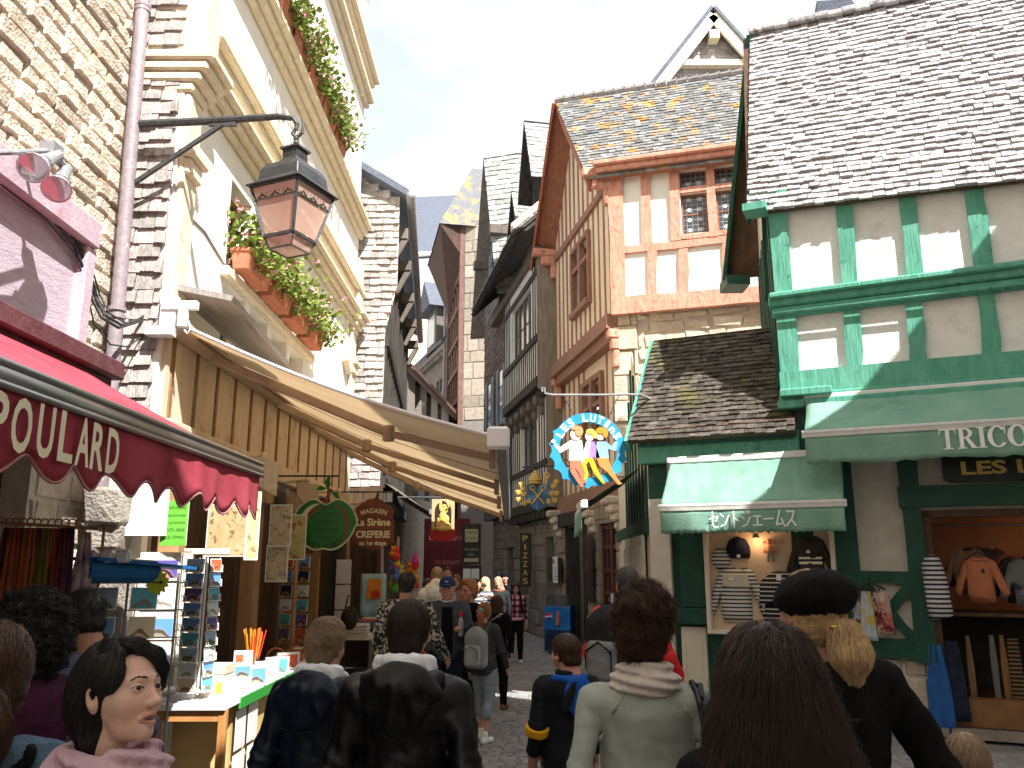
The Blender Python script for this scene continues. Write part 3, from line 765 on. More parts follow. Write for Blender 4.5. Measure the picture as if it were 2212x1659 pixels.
# eave with rafters and the roof above
E0,E1=4.6,11.6
rf=MB();q=[(1.15,10.35),(-3.0,14.2)]
dv=Vector((q[1][0]-q[0][0],q[1][1]-q[0][1]))
P_=lambda u,n,z:RL.p(u,n,z)
rf.hexa([P_(E0,q[0][0],q[0][1]),P_(E1,q[0][0],q[0][1]),P_(E1,q[1][0],q[1][1]),P_(E0,q[1][0],q[1][1]),
         P_(E0,q[0][0],q[0][1]+.12),P_(E1,q[0][0],q[0][1]+.12),P_(E1,q[1][0],q[1][1]+.12),P_(E0,q[1][0],q[1][1]+.12)])
ro_=rf.build('roof',M_BLKT,bw)
Vv=(P_(0,q[1][0],q[1][1])-P_(0,q[0][0],q[0][1]));vl=Vv.length;Vv.normalize();Nn=RL.u.cross(Vv);Nn=Nn if Nn.z>0 else-Nn
tl=MB();tiles(tl,P_(E0,q[0][0],q[0][1]+.125)-Vv*.05,RL.u,Vv,Nn,E1-E0,vl,.22,.18,.03);tl.build('slates',M_SLATEP,ro_)
ra=MB()
for i in range(24):
    u=E0+.1+i*(E1-E0-.2)/23
    ra.bar(P_(u,1.18,10.26),P_(u,.1,11.26),.10,.13,0,Nn)
ra.build('rafters',M_BLKT,bw)
ev=MB();ev.fbox(RL,k0-.1,E1,.3,.55,9.9,10.15);ev.build('eave_board',M_GTIMB,bw)
pt=MB();pt.hexa([P_(4.62,1.2,10.5),P_(4.70,1.2,10.5),P_(4.70,.2,11.45),P_(4.62,.2,11.45),P_(4.62,1.2,10.72),P_(4.70,1.2,10.72),P_(4.70,.2,11.67),P_(4.62,.2,11.67)]);pt.build('verge_board',M_TRIM,bw)
# dormers on that roof
def dormer(parent,u,n,z,w,h,dp,rise,mw,mr):
    o=MB()
    o.fbox(RL,u-w/2,u+w/2,n-dp,n,z,z+h);
    od=o.build('dormer',mw,parent,bevel=.01)
    g_=MB();g_.hexa([P_(u-w/2,n-dp,z+h),P_(u+w/2,n-dp,z+h),P_(u+w/2,n,z+h),P_(u-w/2,n,z+h),P_(u-.02,n-dp,z+h+rise),P_(u+.02,n-dp,z+h+rise),P_(u+.02,n,z+h+rise),P_(u-.02,n,z+h+rise)]);g_.build('gable',mw,od)
    for sgn in(1,-1):
        a=P_(u-sgn*(w/2+.35),n+.4,z+h-.3*rise/(w/2));ln=dp+.4
        v_=(RL.u*sgn*(w/2+.35)+Z*(rise+.3*rise/(w/2)));l_=v_.length;v_.normalize();u_=-RL.n
        nn_=u_.cross(v_);nn_=nn_ if nn_.z>0 else-nn_
        m_=MB();c=[a,a+u_*ln,a+u_*ln+v_*l_,a+v_*l_];m_.hexa([p-nn_*.08 for p in c]+c);r_=m_.build('dormer_roof',M_BLKT,od)
        t_=MB();tiles(t_,a+nn_*.003,u_,v_,nn_,ln,l_,.2,.17,.025);t_.build('slates',mr,r_)
    wi=MB();wi.fbox(RL,u-w*.32,u+w*.32,n+.003,n+.03,z+.25,z+h-.1);wi.build('pane',M_DARK,od)
    return od
dormer(bw,6.2,.1,11.5,1.2,1.7,2.4,1.5,M_GTIMB,M_SLATEP)
dormer(bw,8.6,.0,11.3,1.1,1.2,2.2,1.1,M_GTIMB,M_SLATEP)

# ---- slate fronted house with blue shutters, then the tall gable, the red tower, the stone range
sh2=thing('slate_fronted_house','dark slate fronted house with pale blue shutters and a tall bright roof','house',RL.p(12,0,0))
w=MB();w.wall(RL,9.4,14.2,3.4,10.8,-.2,.28);w.poly([RL.p(9.42,.28,3.4),RL.p(9.42,-.2,3.4),RL.p(9.42,-.2,10.4),RL.p(9.42,.28,10.4)]);w.build('wall',M_SLATEB,sh2)
tl=MB();tiles(tl,RL.p(9.4,.285,4.9),RL.u,Z,RL.n,4.8,5.9,.26,.16,.03);tl.build('slate_hanging',mat('brown_slate_hung',(.11,.085,.07),(.19,.155,.135),10,.8,.4,40,.3),sh2)
for a in(10.1,12.3):
    casement(sh2,RL,a,a+.8,6.3,8.2,.33,M_GTIMB,M_BLUEGL,(0,2),t=.05)
    for b in(a-.42,a+.82):
        k=MB();k.fbox(RL,b,b+.4,.33,.37,6.25,8.25)
        for i in range(14):k.fbox(RL,b+.05,b+.35,.37,.385,6.35+i*.13,6.43+i*.13)
        k.build('shutter',mat('grey_blue_shutter',(.20,.23,.28),(.27,.30,.35),6,.6),sh2)
# tall gabled roof behind: ridge square to the street
TG=9.45
TU,TD=Vector((.962,-.274,0)),RL.u
gable_roof(sh2,RL.p(TG,.25,0),TU,TD,6.5,5.2,10.9,16.6,.5,.5,M_GTIMB,M_SLATEP,.30,.26,.04)
w=MB();w.poly([RL.p(TG,.25,10.8),RL.p(TG+5.2,.25,10.8),RL.p(TG+2.6,.25,16.5)]);w.build('gable_wall',M_SLATEB,sh2)
tl=MB();tiles(tl,RL.p(TG,.255,10.8),RL.u,Z,RL.n,5.2,5.6,.28,.2,.03,clip=lambda v:(v*2.6/5.7,5.2-v*2.6/5.7));tl.build('slate_hanging',mat('grey_slate_hung',(.12,.12,.125),(.20,.195,.195),10,.8,.4,40,.3),sh2)
for a,z in((TG+1.5,11.6),(TG+2.9,11.6)):
    casement(sh2,RL,a,a+.9,z,z+1.6,.3,M_GTIMB,M_BLUEGL,(1,2))
for u,z in((TG-.3,10.9),(TG+.7,13.1),(TG+4.2,13.1)):
    pu=MB();pu.fbox(RL,u,u+.3,.2,.8,z-.3,z);pu.build('purlin_end',M_GTIMB,sh2)

tw_=thing('red_timbered_tower','tall red timbered stair tower with a hipped lichen covered roof','tower',RL.p(20.5,0,0))
TW0,TW1=19.7,24.2
w=MB();w.wall(RL,TW0,TW1,0,17.3,-.3,.35);w.wall(Fr(RL.p(TW0,.35,0),Uo,-Do),-0.0,3.5,0,17.3,-.3,0);w.build('wall',M_GREYM,tw_)
QF=Fr(RL.p(TW0,.35,0),Uo,-Do)
st=MB();stones(st,QF,0,3.5,8,17.2,.62,.8,gap=.025,prot=.03,rough=.4);st.build('quoin_stones',mat('tower_stone',(.33,.28,.22),(.44,.385,.315),8,.9,.8,30,.2),tw_)
t=MB();B=lambda*a,**k:t.beam(RL,*a,**k)
B(TW0+.1,6,TW0+.1,17.3,.3,.35,.55);B(TW1,6,TW1,17.3,.3,.35,.55)
for i in range(8):B(TW0,6.2+i*1.45,TW1,6.2+i*1.45,.22,.35,.5)
for i in range(7):
    z=6.2+i*1.45
    for k in range(5):B(TW0+.2+k*.85,z,TW0+.2+(k+(1 if i%2 else 0))*.85,z+1.45,.17,.35,.45)
t.build('timber_frame',M_REDT,tw_)
rd=MB();c=RL.p(TW0+2.2,-1.2,0)
ev=[RL.p(TW0-.3,1.55,17.0),RL.p(TW1+.8,1.55,17.0),RL.p(TW1+.8,-4.5,17.0),RL.p(TW0-.3,-4.5,17.0)]
rg0,rg1=RL.p(TW0+2.3,-.3,21.2),RL.p(TW0+2.3,-4.5,21.2)
rd.add(ev+[rg0,rg1],[(0,1,4),(1,2,5,4),(3,0,4,5)],0);rd.build('roof',M_SLATEL,tw_)
so=MB();so.poly([RL.p(TW0-.28,1.5,16.96),RL.p(TW1+.7,1.5,16.96),RL.p(TW1,.45,14.0),RL.p(TW0+.0,.45,15.6)]);so.poly([RL.p(TW0-.28,1.5,16.96),RL.p(TW0,.45,15.6),RL.p(TW0,.45,16.96)]);so.build('soffit',mat('red_soffit',(.055,.03,.024),(.10,.055,.042),7,.8),tw_)
dpi=MB();dpi.tube([RL.p(TW1+.5,.6,0),RL.p(TW1+.5,.6,15)],.07,8);dpi.build('drainpipe',M_ZINC,tw_)

sr=thing('stone_range','grey stone building with mullioned windows and a small slate dormer','house',RL.p(28,0,0))
SFr=Fr(RL.p(24.6,.3,0),(-.34,.94,0),(-.94,-.34,0))
hs=[(a+i*.62,a+i*.62+.5,z+k,z+k+(.95 if k==0 else .7))for a in(1.6,6.3)for i in(0,1)for z in(5.2,9.6)for k in(0,1.05)]
w=MB();w.wall(SFr,0,16,0,12.6,-.3,0,holes=hs);w.build('wall',mat('range_stone',(.14,.12,.10),(.23,.20,.17),3,.9,.9,12),sr)
for h in hs:casement(sr,SFr,*h,-.25,M_GTIMB,M_GLASS,(0,0),t=.03)
cn=MB();cn.fbox(SFr,0,16,0,.35,12.6,12.85)
for i in range(40):cn.fbox(SFr,i*.4,i*.4+.2,0,.25,12.38,12.6)
cn.build('cornice',M_GREY,sr)
rf=MB();rf.hexa([SFr.p(0,.5,12.85),SFr.p(16,.5,12.85),SFr.p(16,-4,17),SFr.p(0,-4,17),SFr.p(0,.5,13),SFr.p(16,.5,13),SFr.p(16,-4,17.2),SFr.p(0,-4,17.2)]);rf.build('roof',M_SLATEB,sr)
P_old=P_
dm=MB();dm.fbox(SFr,2.6,4.6,-1.5,.1,13,15.6);do=dm.build('dormer',M_GTIMB,sr)
dr_=MB();dr_.hexa([SFr.p(2.2,.6,15.5),SFr.p(3.6,.6,17.2),SFr.p(3.6,-3,17.2),SFr.p(2.2,-3,15.5),SFr.p(5,.6,15.5),SFr.p(3.62,.6,17.25),SFr.p(3.62,-3,17.25),SFr.p(5,-3,15.5)]);dr_.build('dormer_roof',M_SLATEB,do)
dg_=MB();dg_.fbox(SFr,2.9,4.3,.1,.14,13.6,15.2);dg_.build('pane',mat('pale_pane',(.55,.60,.62),None,rough=.2),do)

fh=thing('distant_house','distant pale stone house with a blue slate roof at the end of the street','house',(-9,56,0))
w=MB();w.box(-22,-2.5,56,64,0,22.3);w.build('wall',mat('pale_far_stone',(.55,.47,.36),(.66,.58,.46),2,.9,.5,10),fh)
rf=MB();rf.hexa([Vector(p)for p in((-22,55.5,22.3),(-2,55.5,23.6),(-2,64,32),(-22,64,31),(-22,55.5,22.7),(-2,55.5,24),(-2,64,32.4),(-22,64,31.4))]);rf.build('roof',M_SLATEB,fh)
gt=MB();gt.tube([(-22,55.4,22.6),(-2,55.4,23.9)],.18,8);gt.build('gutter',M_WHITEP,fh)
gt=MB();gt.tube([(-9.5,55.8,0),(-9.5,55.8,22)],.14,8);gt.build('drainpipe',M_ZINC,fh)
# dark house that turns the street
eh=thing('street_end_house','shadowed stone house closing the street behind the crowd','house',(-3,41,0))
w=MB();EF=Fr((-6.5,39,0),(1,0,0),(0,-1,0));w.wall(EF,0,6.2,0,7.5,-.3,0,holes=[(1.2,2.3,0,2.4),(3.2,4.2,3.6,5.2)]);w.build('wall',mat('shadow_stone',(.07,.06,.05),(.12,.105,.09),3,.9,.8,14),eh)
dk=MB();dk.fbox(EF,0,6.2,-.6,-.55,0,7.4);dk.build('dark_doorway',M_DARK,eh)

# ---- pale gable rising behind the orange house
pg=thing('pale_gabled_house','slate hung gable with white barge boards rising behind the orange house','house',(6,24,0))
a=onY(1440,165,23.5);ap=onY(1538,40,23.5);b2=onY(1600,112,23.5)
zr=ap.z;xm=ap.x
wd=3.0;sl_=(ap.z-a.z)/(ap.x-a.x)
w=MB();PGF=Fr((xm,23.7,0),(1,0,0),(0,-1,0))
w.poly([PGF.p(-wd,0,0),PGF.p(wd,0,0),PGF.p(wd,0,zr-wd*sl_),PGF.p(0,0,zr),PGF.p(-wd,0,zr-wd*sl_)]);w.build('wall',M_SHING,pg)
tl=MB();tiles(tl,PGF.p(-wd,.01,zr-4.5),(1,0,0),Z,(0,-1,0),2*wd,4.4,.3,.22,.03,clip=lambda v:(wd-(4.5-v)/sl_,wd+(4.5-v)/sl_));tl.build('slate_hanging',M_SHING,pg)
for sg in(-1,1):
    v_=Vector((sg*1,0,-sl_)).normalized();n_=Vector((sg*sl_,0,1)).normalized()
    m_=MB();m_.bar(PGF.p(0,.35,zr+.02),PGF.p(0,.35,zr+.02)+v_*4.6,.1,.42,0,n_);m_.build('barge_board',M_WHITEP if sg<0 else M_TRIM,pg)
    c=[PGF.p(0,.45,zr+.24),PGF.p(0,.45,zr+.24)+v_*4.7,PGF.p(0,-5,zr+.24)+v_*4.7,PGF.p(0,-5,zr+.24)]
    m_=MB();m_.hexa(c+[p+n_*.1 for p in c]);m_.build('roof',M_SLATEB,pg)
m_=MB();m_.fbox(PGF,-1.3,1.3,.05,.3,zr-1.75,zr-1.55);m_.fbox(PGF,-.16,.16,.05,.42,zr-.85,zr-.55);m_.build('collar_beam',M_TRIM,pg)

# ================================================================ green timbered house on the right
GF=Fr((3.5,10.4,0),(.906,-.42,0),(-.42,-.906,0))
gr=thing('green_timbered_house','half timbered house with green beams and a steep weathered shingle roof','house',(3.5,10.4,0))
DB=Vector((.25,.97,0)).normalized()
SW=Fr((3.5,10.4,0),DB,(-.97,.25,0))
ze,zr_=6.85,10.3
w=MB();w.wall(GF,0,7,4.15,6.35,-.2,0);w.poly([GF.p(0,0,6.35),GF.p(7,0,6.35),GF.p(7,0,6.40),GF.p(0,0,6.82)]);w.build('front_wall',M_GPLAST,gr)
w=MB();w.wall(SW,0.0,3.1,0,6.85,-.2,0);w.poly([SW.p(0,0,6.85),SW.p(3.1,0,6.85),SW.p(1.55,0,10.2)]);w.build('side_wall',M_CREAMB,gr)
t=MB()
for i in range(9):t.beam(SW,.1+i*.38,4.2,.1+i*.38,6.8,.10,0,.03)
t.bar(SW.p(.35,.05,6.9),SW.p(.9,.05,5.6),.05,.05);t.beam(SW,0,4.25,3.1,4.25,.2,0,.05);t.build('side_battens',M_DGREEN,gr)
w=MB();ddx0,ddx1=1.47,5.2
gholes=[(ddx0,ddx1,.12,2.52)]
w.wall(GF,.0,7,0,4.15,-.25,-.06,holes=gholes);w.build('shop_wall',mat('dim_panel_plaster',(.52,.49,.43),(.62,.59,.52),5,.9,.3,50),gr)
t=MB();B=lambda*a,**k:t.beam(GF,*a,**k)
B(.12,4.0,.12,6.85,.24,0,.07)
for u0_,u1_ in((.93,.95),(1.68,1.70),(2.42,2.44),(3.2,3.2),(4.0,4.0),(4.8,4.8)):B(u0_,5.35,u1_,6.74-.06*u1_,.20,0,.06)
for u in(.90,1.62,2.40,3.2,4.0,4.8):B(u,4.3,u+.02,5.1,.19,0,.06)
B(0,4.16,7,4.16,.30,-.02,.14,seg=10);B(0,6.68,7,6.26,.22,0,.07,seg=10)
t.build('front_timbers',M_GREEN,gr)
rl=MB();rl.fbox(GF,-.08,7,0,.13,5.2,5.36,j=.01);rl.fbox(GF,-.06,7,0,.20,5.30,5.38);rl.fbox(GF,-.04,7,0,.09,5.06,5.2);rl.build('rail',M_GREEN,gr,bevel=.02)
rp_=MB();rp_.tube([GF.p(-.02,.14,5.10),GF.p(7,.14,5.10)],.022,8);rp_.build('rail_pipe',M_GREEN,gr,smooth=True)
lw=MB();lw.fbox(GF,-.02,7,.0,.18,3.93,4.02);lw.fbox(GF,-.04,7,0,.24,3.82,3.93);lw.fbox(GF,0,.62,0,.30,3.96,4.06);lw.build('lower_moulding',M_GREEN,gr,bevel=.015)
# lower timbers
t=MB()
B(.12,0,.12,3.95,.26,-.06,.05);B(.62,1.0,.62,3.9,.26,-.06,.03);B(1.37,0.8,1.37,3.9,.21,-.06,.05)
B(.0,1.74,1.37,1.74,.14,-.06,.03);B(.7,.94,1.47,.94,.20,-.06,.04);B(.74,1.0,1.3,1.70,.12,-.06,.02);B(.74,1.70,1.3,1.0,.12,-.06,.022)
B(1.24,2.68,6,2.68,.26,-.06,.10);B(2.9,2.8,2.9,3.9,.2,-.06,.03);B(4.2,2.8,4.2,3.9,.2,-.06,.03)
t.build('shop_timbers',M_DGREEN,gr)
st=MB();stones(st,GF,.75,1.47,.02,.84,.28,.4,gap=.02,prot=.03,n=-.06);st.build('plinth_stones',M_GRAN,gr)
# doorway room
rm=MB();D0,D1=ddx0-.3,ddx1+.3
rm.fbox(GF,D0,D1,-1.5,-1.45,.1,2.6);rm.fbox(GF,D0,D0+.05,-1.45,-.25,.1,2.6);rm.fbox(GF,D1-.05,D1,-1.45,-.25,.1,2.6);rm.fbox(GF,D0,D1,-1.5,-.25,2.52,2.6)
rm.build('shop_room',mat('warm_brown_boards',(.30,.12,.05),(.38,.17,.075),3,.6,.1,20),gr)
fl=MB();fl.fbox(GF,D0,D1,-1.5,.05,.02,.12);fl.build('threshold',mat('worn_stone',(.22,.19,.165),(.31,.27,.235),5,.85,.4,30),gr)
fw=MB();fw.fbox(GF,ddx0,ddx0+.09,-.2,-.03,.12,2.5);fw.fbox(GF,ddx0,ddx1,-.2,-.03,2.44,2.52);fw.build('door_casing',M_DWOOD,gr);fw=MB();fw.fbox(GF,ddx0+.09,ddx1,-.30,-.12,.12,.42);fw.build('kick_board',mat('dull_orange_board',(.20,.095,.04),(.27,.14,.06),5,.6),gr)
# roof
A0=Vector((3.5,10.4,0))
half=1.55;Vg=(Vector((.42,.906,0))*half+Z*(zr_-ze));slg=Vg.length;Vg.normalize();Ug=Vector((.906,-.42,-.055)).normalized();Ng=Ug.cross(Vg);Ng=Ng if Ng.z>0 else-Ng
lo=A0-Ug*.26-Vg*.34+Z*(ze+.02)+Vector((-.42,-.906,0))*.02
L_=7.8;sk=-.12  # verge slants a little, as the old roof does
q=[lo,lo+Ug*L_,lo+Ug*L_+Vg*(slg+.34),lo+Vg*(slg+.34)+Ug*sk]
m_=MB();m_.hexa([p-Ng*.08 for p in q]+q)
hip=lo+Vg*(slg+.34)
hip_b=Vector((4.02,13.5,6.75))-Ug*.30
m_.hexa([hip,hip+Ug*L_,hip+Ug*L_+(hip_b-hip),hip_b,hip+Z*.08,hip+Ug*L_+Z*.08,hip+Ug*L_+(hip_b-hip)+Z*.08,hip_b+Z*.08])
ro_=m_.build('roof',M_DWOOD,gr)
tl=MB()
tiles(tl,lo+Ng*.004-Vg*.03,Ug,Vg,Ng,L_ if False else 5.2,slg+.36,.135,.108,.038,jit=.17)
tl.build('shingles',M_WSHING,ro_)
rt=MB()
for i in range(30):rt.obox(hip+Ug*(.1+i*.2)+Z*(.06+(.02 if i%2 else 0)),Ug*.115,Vector((.42,.906,0))*.12,Z*.05)
rt.build('ridge_shingles',M_WSHING,ro_,bevel=.02)
bg=MB();bg.bar(lo-Ng*.12-Ug*.0,hip-Ng*.12,.05,.22,0,Ng)
nb=Ug.cross((hip_b-hip)).normalized();nb=nb if nb.z>0 else-nb
bg.bar(hip-nb*.1,hip_b-nb*.1,.06,.24,0,nb);bg.obox(hip_b+Vector((.12,-.1,-.12)),Vector((.2,0,0)),Vector((0,.25,0)),Z*.08)
bg.build('barge_board',M_DGREEN,gr)
gt=MB();e=lo+Ng*-.06-Vg*.0
gt.fbox(GF,-.3,0.0,.0,.34,6.52,6.62);gt.build('gutter',M_GREEN,gr)
hp=MB();k=hip+Ug*1.05+Z*.1;hp.hexa([k,k+Ug*.6,k+Ug*.6+Vector((.1,.4,0)),k+Vector((.1,.4,0)),k+Z*.30,k+Ug*.5+Z*.2,k+Ug*.5+Vector((.1,.4,.2)),k+Vector((.1,.4,.3))]);hp.build('roof_vent',M_SLATEB,gr)

# ---- low shop annex with a dark mossy roof
an=thing('low_shop_annex','low shop with a dark mossy shingle roof between the orange and green houses','shop',(2.2,11,0))
AF=Fr(GF.p(-1.82,-.02,0),(.906,-.42,0),(-.42,-.906,0))
AS=Fr(AF.o,(.04,.999,0),(-.999,.04,0))
w=MB();w.wall(AF,0,1.85,0,3.3,-.2,0);w.build('front_wall',M_DGREEN,an)
w=MB();w.wall(AS,0,4.7,0,3.4,-.2,0);w.poly([AS.p(0,0,3.4),AS.p(3.2,0,3.4),AS.p(1.6,0,5.2)]);w.build('side_wall',M_CREAMB,an)
t=MB()
for i in range(8):
    u=.12+i*.4;zt2=3.4+(1.8*(1-abs(u-1.6)/1.6)if u<3.2 else 0);t.fbox(AS,u,u+.07,0,.03,2.45,zt2-.1)
t.fbox(AS,0,4.7,0,.06,2.3,2.5);t.build('side_battens',M_DGREEN,an)
fbm=MB();fbm.fbox(AF,-.1,2.0,.0,.16,3.22,3.45);fbm.fbox(AF,-.1,2.0,0,.08,3.45,3.58);fbm.build('fascia',M_GREEN,an,bevel=.012)
wp=MB();wp.fbox(AF,-.12,1.98,.02,.20,3.58,3.70,j=.006);wp.build('wall_plate',mat('rough_plate',(.16,.10,.07),(.30,.21,.16),10,.9,.5,30),an)
half=1.5;Va=(-AF.n*half+Z*1.72);sla=Va.length;Va.normalize();Na=AF.u.cross(Va);Na=Na if Na.z>0 else-Na
lo=AF.p(-.18,.22,3.62)-Va*.12
wa=2.15
q=[lo,lo+AF.u*wa,lo+AF.u*wa+Va*(sla+.1),lo+Va*(sla+.1)]
m_=MB();m_.hexa([p-Na*.06 for p in q]+q);bk=[q[3],q[2],q[2]-AF.n*1.6-Z*1.8,q[3]-AF.n*1.6-Z*1.8];m_.hexa([p-Z*.06 for p in bk]+bk)
ro_=m_.build('roof',M_DWOOD,an)
tl=MB();tiles(tl,lo+Na*.004-Va*.03,AF.u,Va,Na,wa,sla+.12,.135,.098,.028,jit=.2);tl.build('shingles',M_MOSS,ro_)
bg=MB();bg.bar(lo-Na*.1-AF.u*.03,q[3]-Na*.1-AF.u*.03,.06,.2,0,Na);bg.bar(q[3]-Na*.12-AF.u*.03,bk[3]-Na*.12-AF.u*.03,.06,.2,0,Z);bg.build('barge_board',M_GREEN,an)
# cream shutters, pilaster and green post by the annex door
sx=MB()
for i,(a,b)in enumerate(((.35,1.0),(1.1,1.7),(1.9,2.6),(2.7,3.4))):sx.fbox(AS,a,b,.03,.08,.1,2.3);sx.fbox(AS,a+.08,b-.08,.08,.095,.3,1.1);sx.fbox(AS,a+.08,b-.08,.08,.095,1.25,2.15)
sx.build('shutter',M_CREAMB,an,bevel=.01)
px_=MB();px_.fbox(AF,.02,.30,0,.12,.0,2.75);px_.build('pilaster',mat('cream_pilaster',(.66,.58,.50),(.73,.66,.58),5,.7,.1,30),an,bevel=.01)
gp=MB();gp.fbox(AF,.40,.72,0,.10,1.35,2.75);gp.fbox(AF,.36,.78,0,.16,1.15,1.35);gp.build('green_post',M_DGREEN,an,bevel=.012)
lp=MB();lp.fbox(AF,.38,.70,0,.08,.1,1.12);lp.fbox(AF,.44,.64,.08,.095,.25,.95);lp.build('door_panel',M_CREAMB,an,bevel=.01)

# ---- house across the square behind the viewer (it shades the foreground)
oc=thing('square_house','tall plastered house across the square behind the viewer','house',(6,-3,0))
Qd=Vector((.65,.76,0)).normalized();OC=Fr((1.73,-.68,0),Qd,(-.76,.65,0))
w=MB();w.wall(OC,-6.2,10.2,0,9.4,-.3,-.35,holes=[(a,a+.9,z,z+1.5)for a in(-4,-1,4,7)for z in(3.2,6.2)]);w.fbox(OC,-6.2,10.2,-7,-1.2,0,9.4);w.build('wall',M_PLAST,oc)
rf=MB();rf.hexa([OC.p(-6.4,0,9.7),OC.p(10.4,0,9.7),OC.p(10.4,-7,9.7),OC.p(-6.4,-7,9.7),OC.p(-6.4,0,10),OC.p(10.4,0,10),OC.p(10.4,-4,13),OC.p(-6.4,-4,13)]);rf.build('roof',M_SLATEB,oc)
ag=MB();ag.fbox(OC,2.1,6.1,-4,-.3,10,12.6);ag.hexa([OC.p(1.9,-4,12.6),OC.p(6.3,-4,12.6),OC.p(6.3,-.1,12.6),OC.p(1.9,-.1,12.6),OC.p(4.0,-4,14.4),OC.p(4.2,-4,14.4),OC.p(4.2,-.1,14.4),OC.p(4.0,-.1,14.4)]);ag.build('shading_gable',M_PLAST,oc)  # unseen gable added to this roof to keep the street paving in shade
# ================================================================ awnings
def sheet(fn,nu,nv,m=0):
    mb=MB();P=[fn(i/nu,j/nv)for j in range(nv+1)for i in range(nu+1)]
    mb.add(P,[(j*(nu+1)+i,j*(nu+1)+i+1,(j+1)*(nu+1)+i+1,(j+1)*(nu+1)+i)for j in range(nv)for i in range(nu)],m)
    return mb
def cloth(o,t=.004):
    s_=o.modifiers.new('thickness','SOLIDIFY');s_.thickness=t;return o
M_TAN=mat('tan_awning_cloth',(.72,.61,.46),(.79,.69,.55),1.2,.9,.15,60,translucent=.52,stretch=(.4,3,1),c3=(.56,.45,.31),c3scale=1.3,c3ramp=(.58,.75))
M_RED=mat('crimson_awning_cloth',(.40,.050,.078),(.50,.085,.12),2.5,.85,.15,60,translucent=.25,c3=(.27,.03,.05),c3scale=2.2,c3ramp=(.58,.75))
M_MINT=mat('green_awning_cloth',(.21,.40,.315),(.27,.47,.375),2.5,.85,.2,40,translucent=.22,c3=(.14,.29,.22),c3scale=1.6,c3ramp=(.56,.76))
M_GREYC=mat('grey_brown_cloth',(.14,.12,.10),(.20,.17,.14),2.5,.9,.1,40,translucent=.15)
M_CREAML=mat('cream_lettering',(.80,.74,.52),(.86,.80,.60),8,.7)
M_WHITEL=mat('white_lettering',(.78,.80,.80),(.86,.87,.87),8,.7)
M_GOLD=mat('gold_paint',(.52,.34,.07),(.70,.50,.15),14,.45,.3,40,spec=.5)

# tan retractable awning over the left shop
ta=thing('tan_awning','wide tan retractable awning seen from below over the cream house shop','awning',(-3.1,7.3,4.0))
Y0,Y1=7.25,15.4
def tan(u,v):
    y=Y0+(Y1-Y0)*v;x=-3.05+(2.9)*u
    z=4.04-(1.04+.20*v)*u-.07*math.sin(math.pi*u)*(1-.12*math.cos(v*44))*.6-.05*math.sin(math.pi*u)+.008*math.sin(v*40)*u*(1-u)
    return Vector((x,y,z))
cloth(sheet(tan,24,48).build('fabric',M_TAN,ta,smooth=True))
for e in(0,1):hm=MB();hm.tube([tan(i/16,e)+Vector((0,-.01 if e==0 else .01,.012))for i in range(17)],.018,6);hm.build('hem',M_WHITEP,ta)  # white tubes paint the sunlit edge of the tan cloth
sm=MB()
for v in(.15,.29,.43,.57,.71,.86):sm.tube([tan(i/12,v)-Z*.006 for i in range(13)],.006,4)
sm.build('seam',mat('brown_seam',(.30,.18,.08),None),ta)
fb=MB();a,b=tan(1,0),tan(1,1);fb.bar(a+Vector((.05,-.1,-.03)),b+Vector((.05,.05,-.03)),.09,.13);fbo=fb.build('front_bar',M_ZINC,ta,bevel=.01)
fw=MB();fw.bar(a+Vector((.105,-.08,-.02)),b+Vector((.105,.05,-.02)),.02,.12);fw.build('lit_bar_face',M_WHITEP,fbo)  # white strip puts the sunlit edge of the bar into its colour
ec=MB();ec.obox(a+Vector((.03,-.13,-.02)),(.10,0,0),(0,.05,0),(0,0,.10));ec.build('end_cap',M_WHITEP,fbo,bevel=.025)
M_ARM=mat('brown_awning_arm',(.36,.26,.18),(.44,.33,.24),6,.6,.2,30,c3=(.12,.08,.05),c3scale=9,c3ramp=(.64,.70))
for v,el in((.07,.62),(.36,.40),(.60,.42),(.90,.45)):
    k=MB();w0,w1=tan(.03,v)-Z*.12,tan(.985,v+.015)-Z*.09;e=tan(el,v+.05)-Z*.10
    k.bar(w0,e,.05,.09);k.bar(e,w1,.05,.075);k.lathe(e-Z*.08,[(.06,0),(.06,.16)],10);k.obox(w1,(.03,0,0),(0,.06,0),(0,0,.10));k.build('arm',M_ARM,ta,bevel=.012)
cs=MB();cs.bar((-3.08,Y0-.05,4.03),(-3.08,Y1,4.03),.16,.16);cs.build('cassette',mat('tan_metal',(.45,.33,.22),(.54,.41,.29),6,.5),ta,bevel=.03)
bk=MB()
bk.obox((-3.13,7.18,4.12),(.07,0,0),(0,.05,0),(0,0,.18));bk.obox((-3.02,7.14,4.2),(.16,0,0),(0,.03,0),(0,0,.04));bk.obox((-2.98,7.12,4.08),(.04,0,0),(0,.03,0),(0,0,.09));bk.obox((-3.16,7.1,3.94),(.12,0,0),(0,.06,0),(0,0,.04));bk.tube([(-2.93,7.12,4.05),(-2.90,7.12,3.97),(-2.93,7.12,3.93),(-2.96,7.12,3.97)],.012,6)
bk.build('mounting_bracket',M_WHITEP,ta,bevel=.012)
hd=MB();hd.hexa([Vector(p)for p in((-3.2,7.3,4.42),(-2.62,7.3,4.30),(-2.75,10.6,4.2),(-3.2,10.6,4.3),(-3.2,7.3,4.48),(-2.60,7.3,4.35),(-2.73,10.6,4.25),(-3.2,10.6,4.36))]);hd.build('rain_hood',mat('grey_board',(.24,.215,.20),(.34,.31,.29),5,.8,.3,20,stretch=(6,.3,1)),ta)
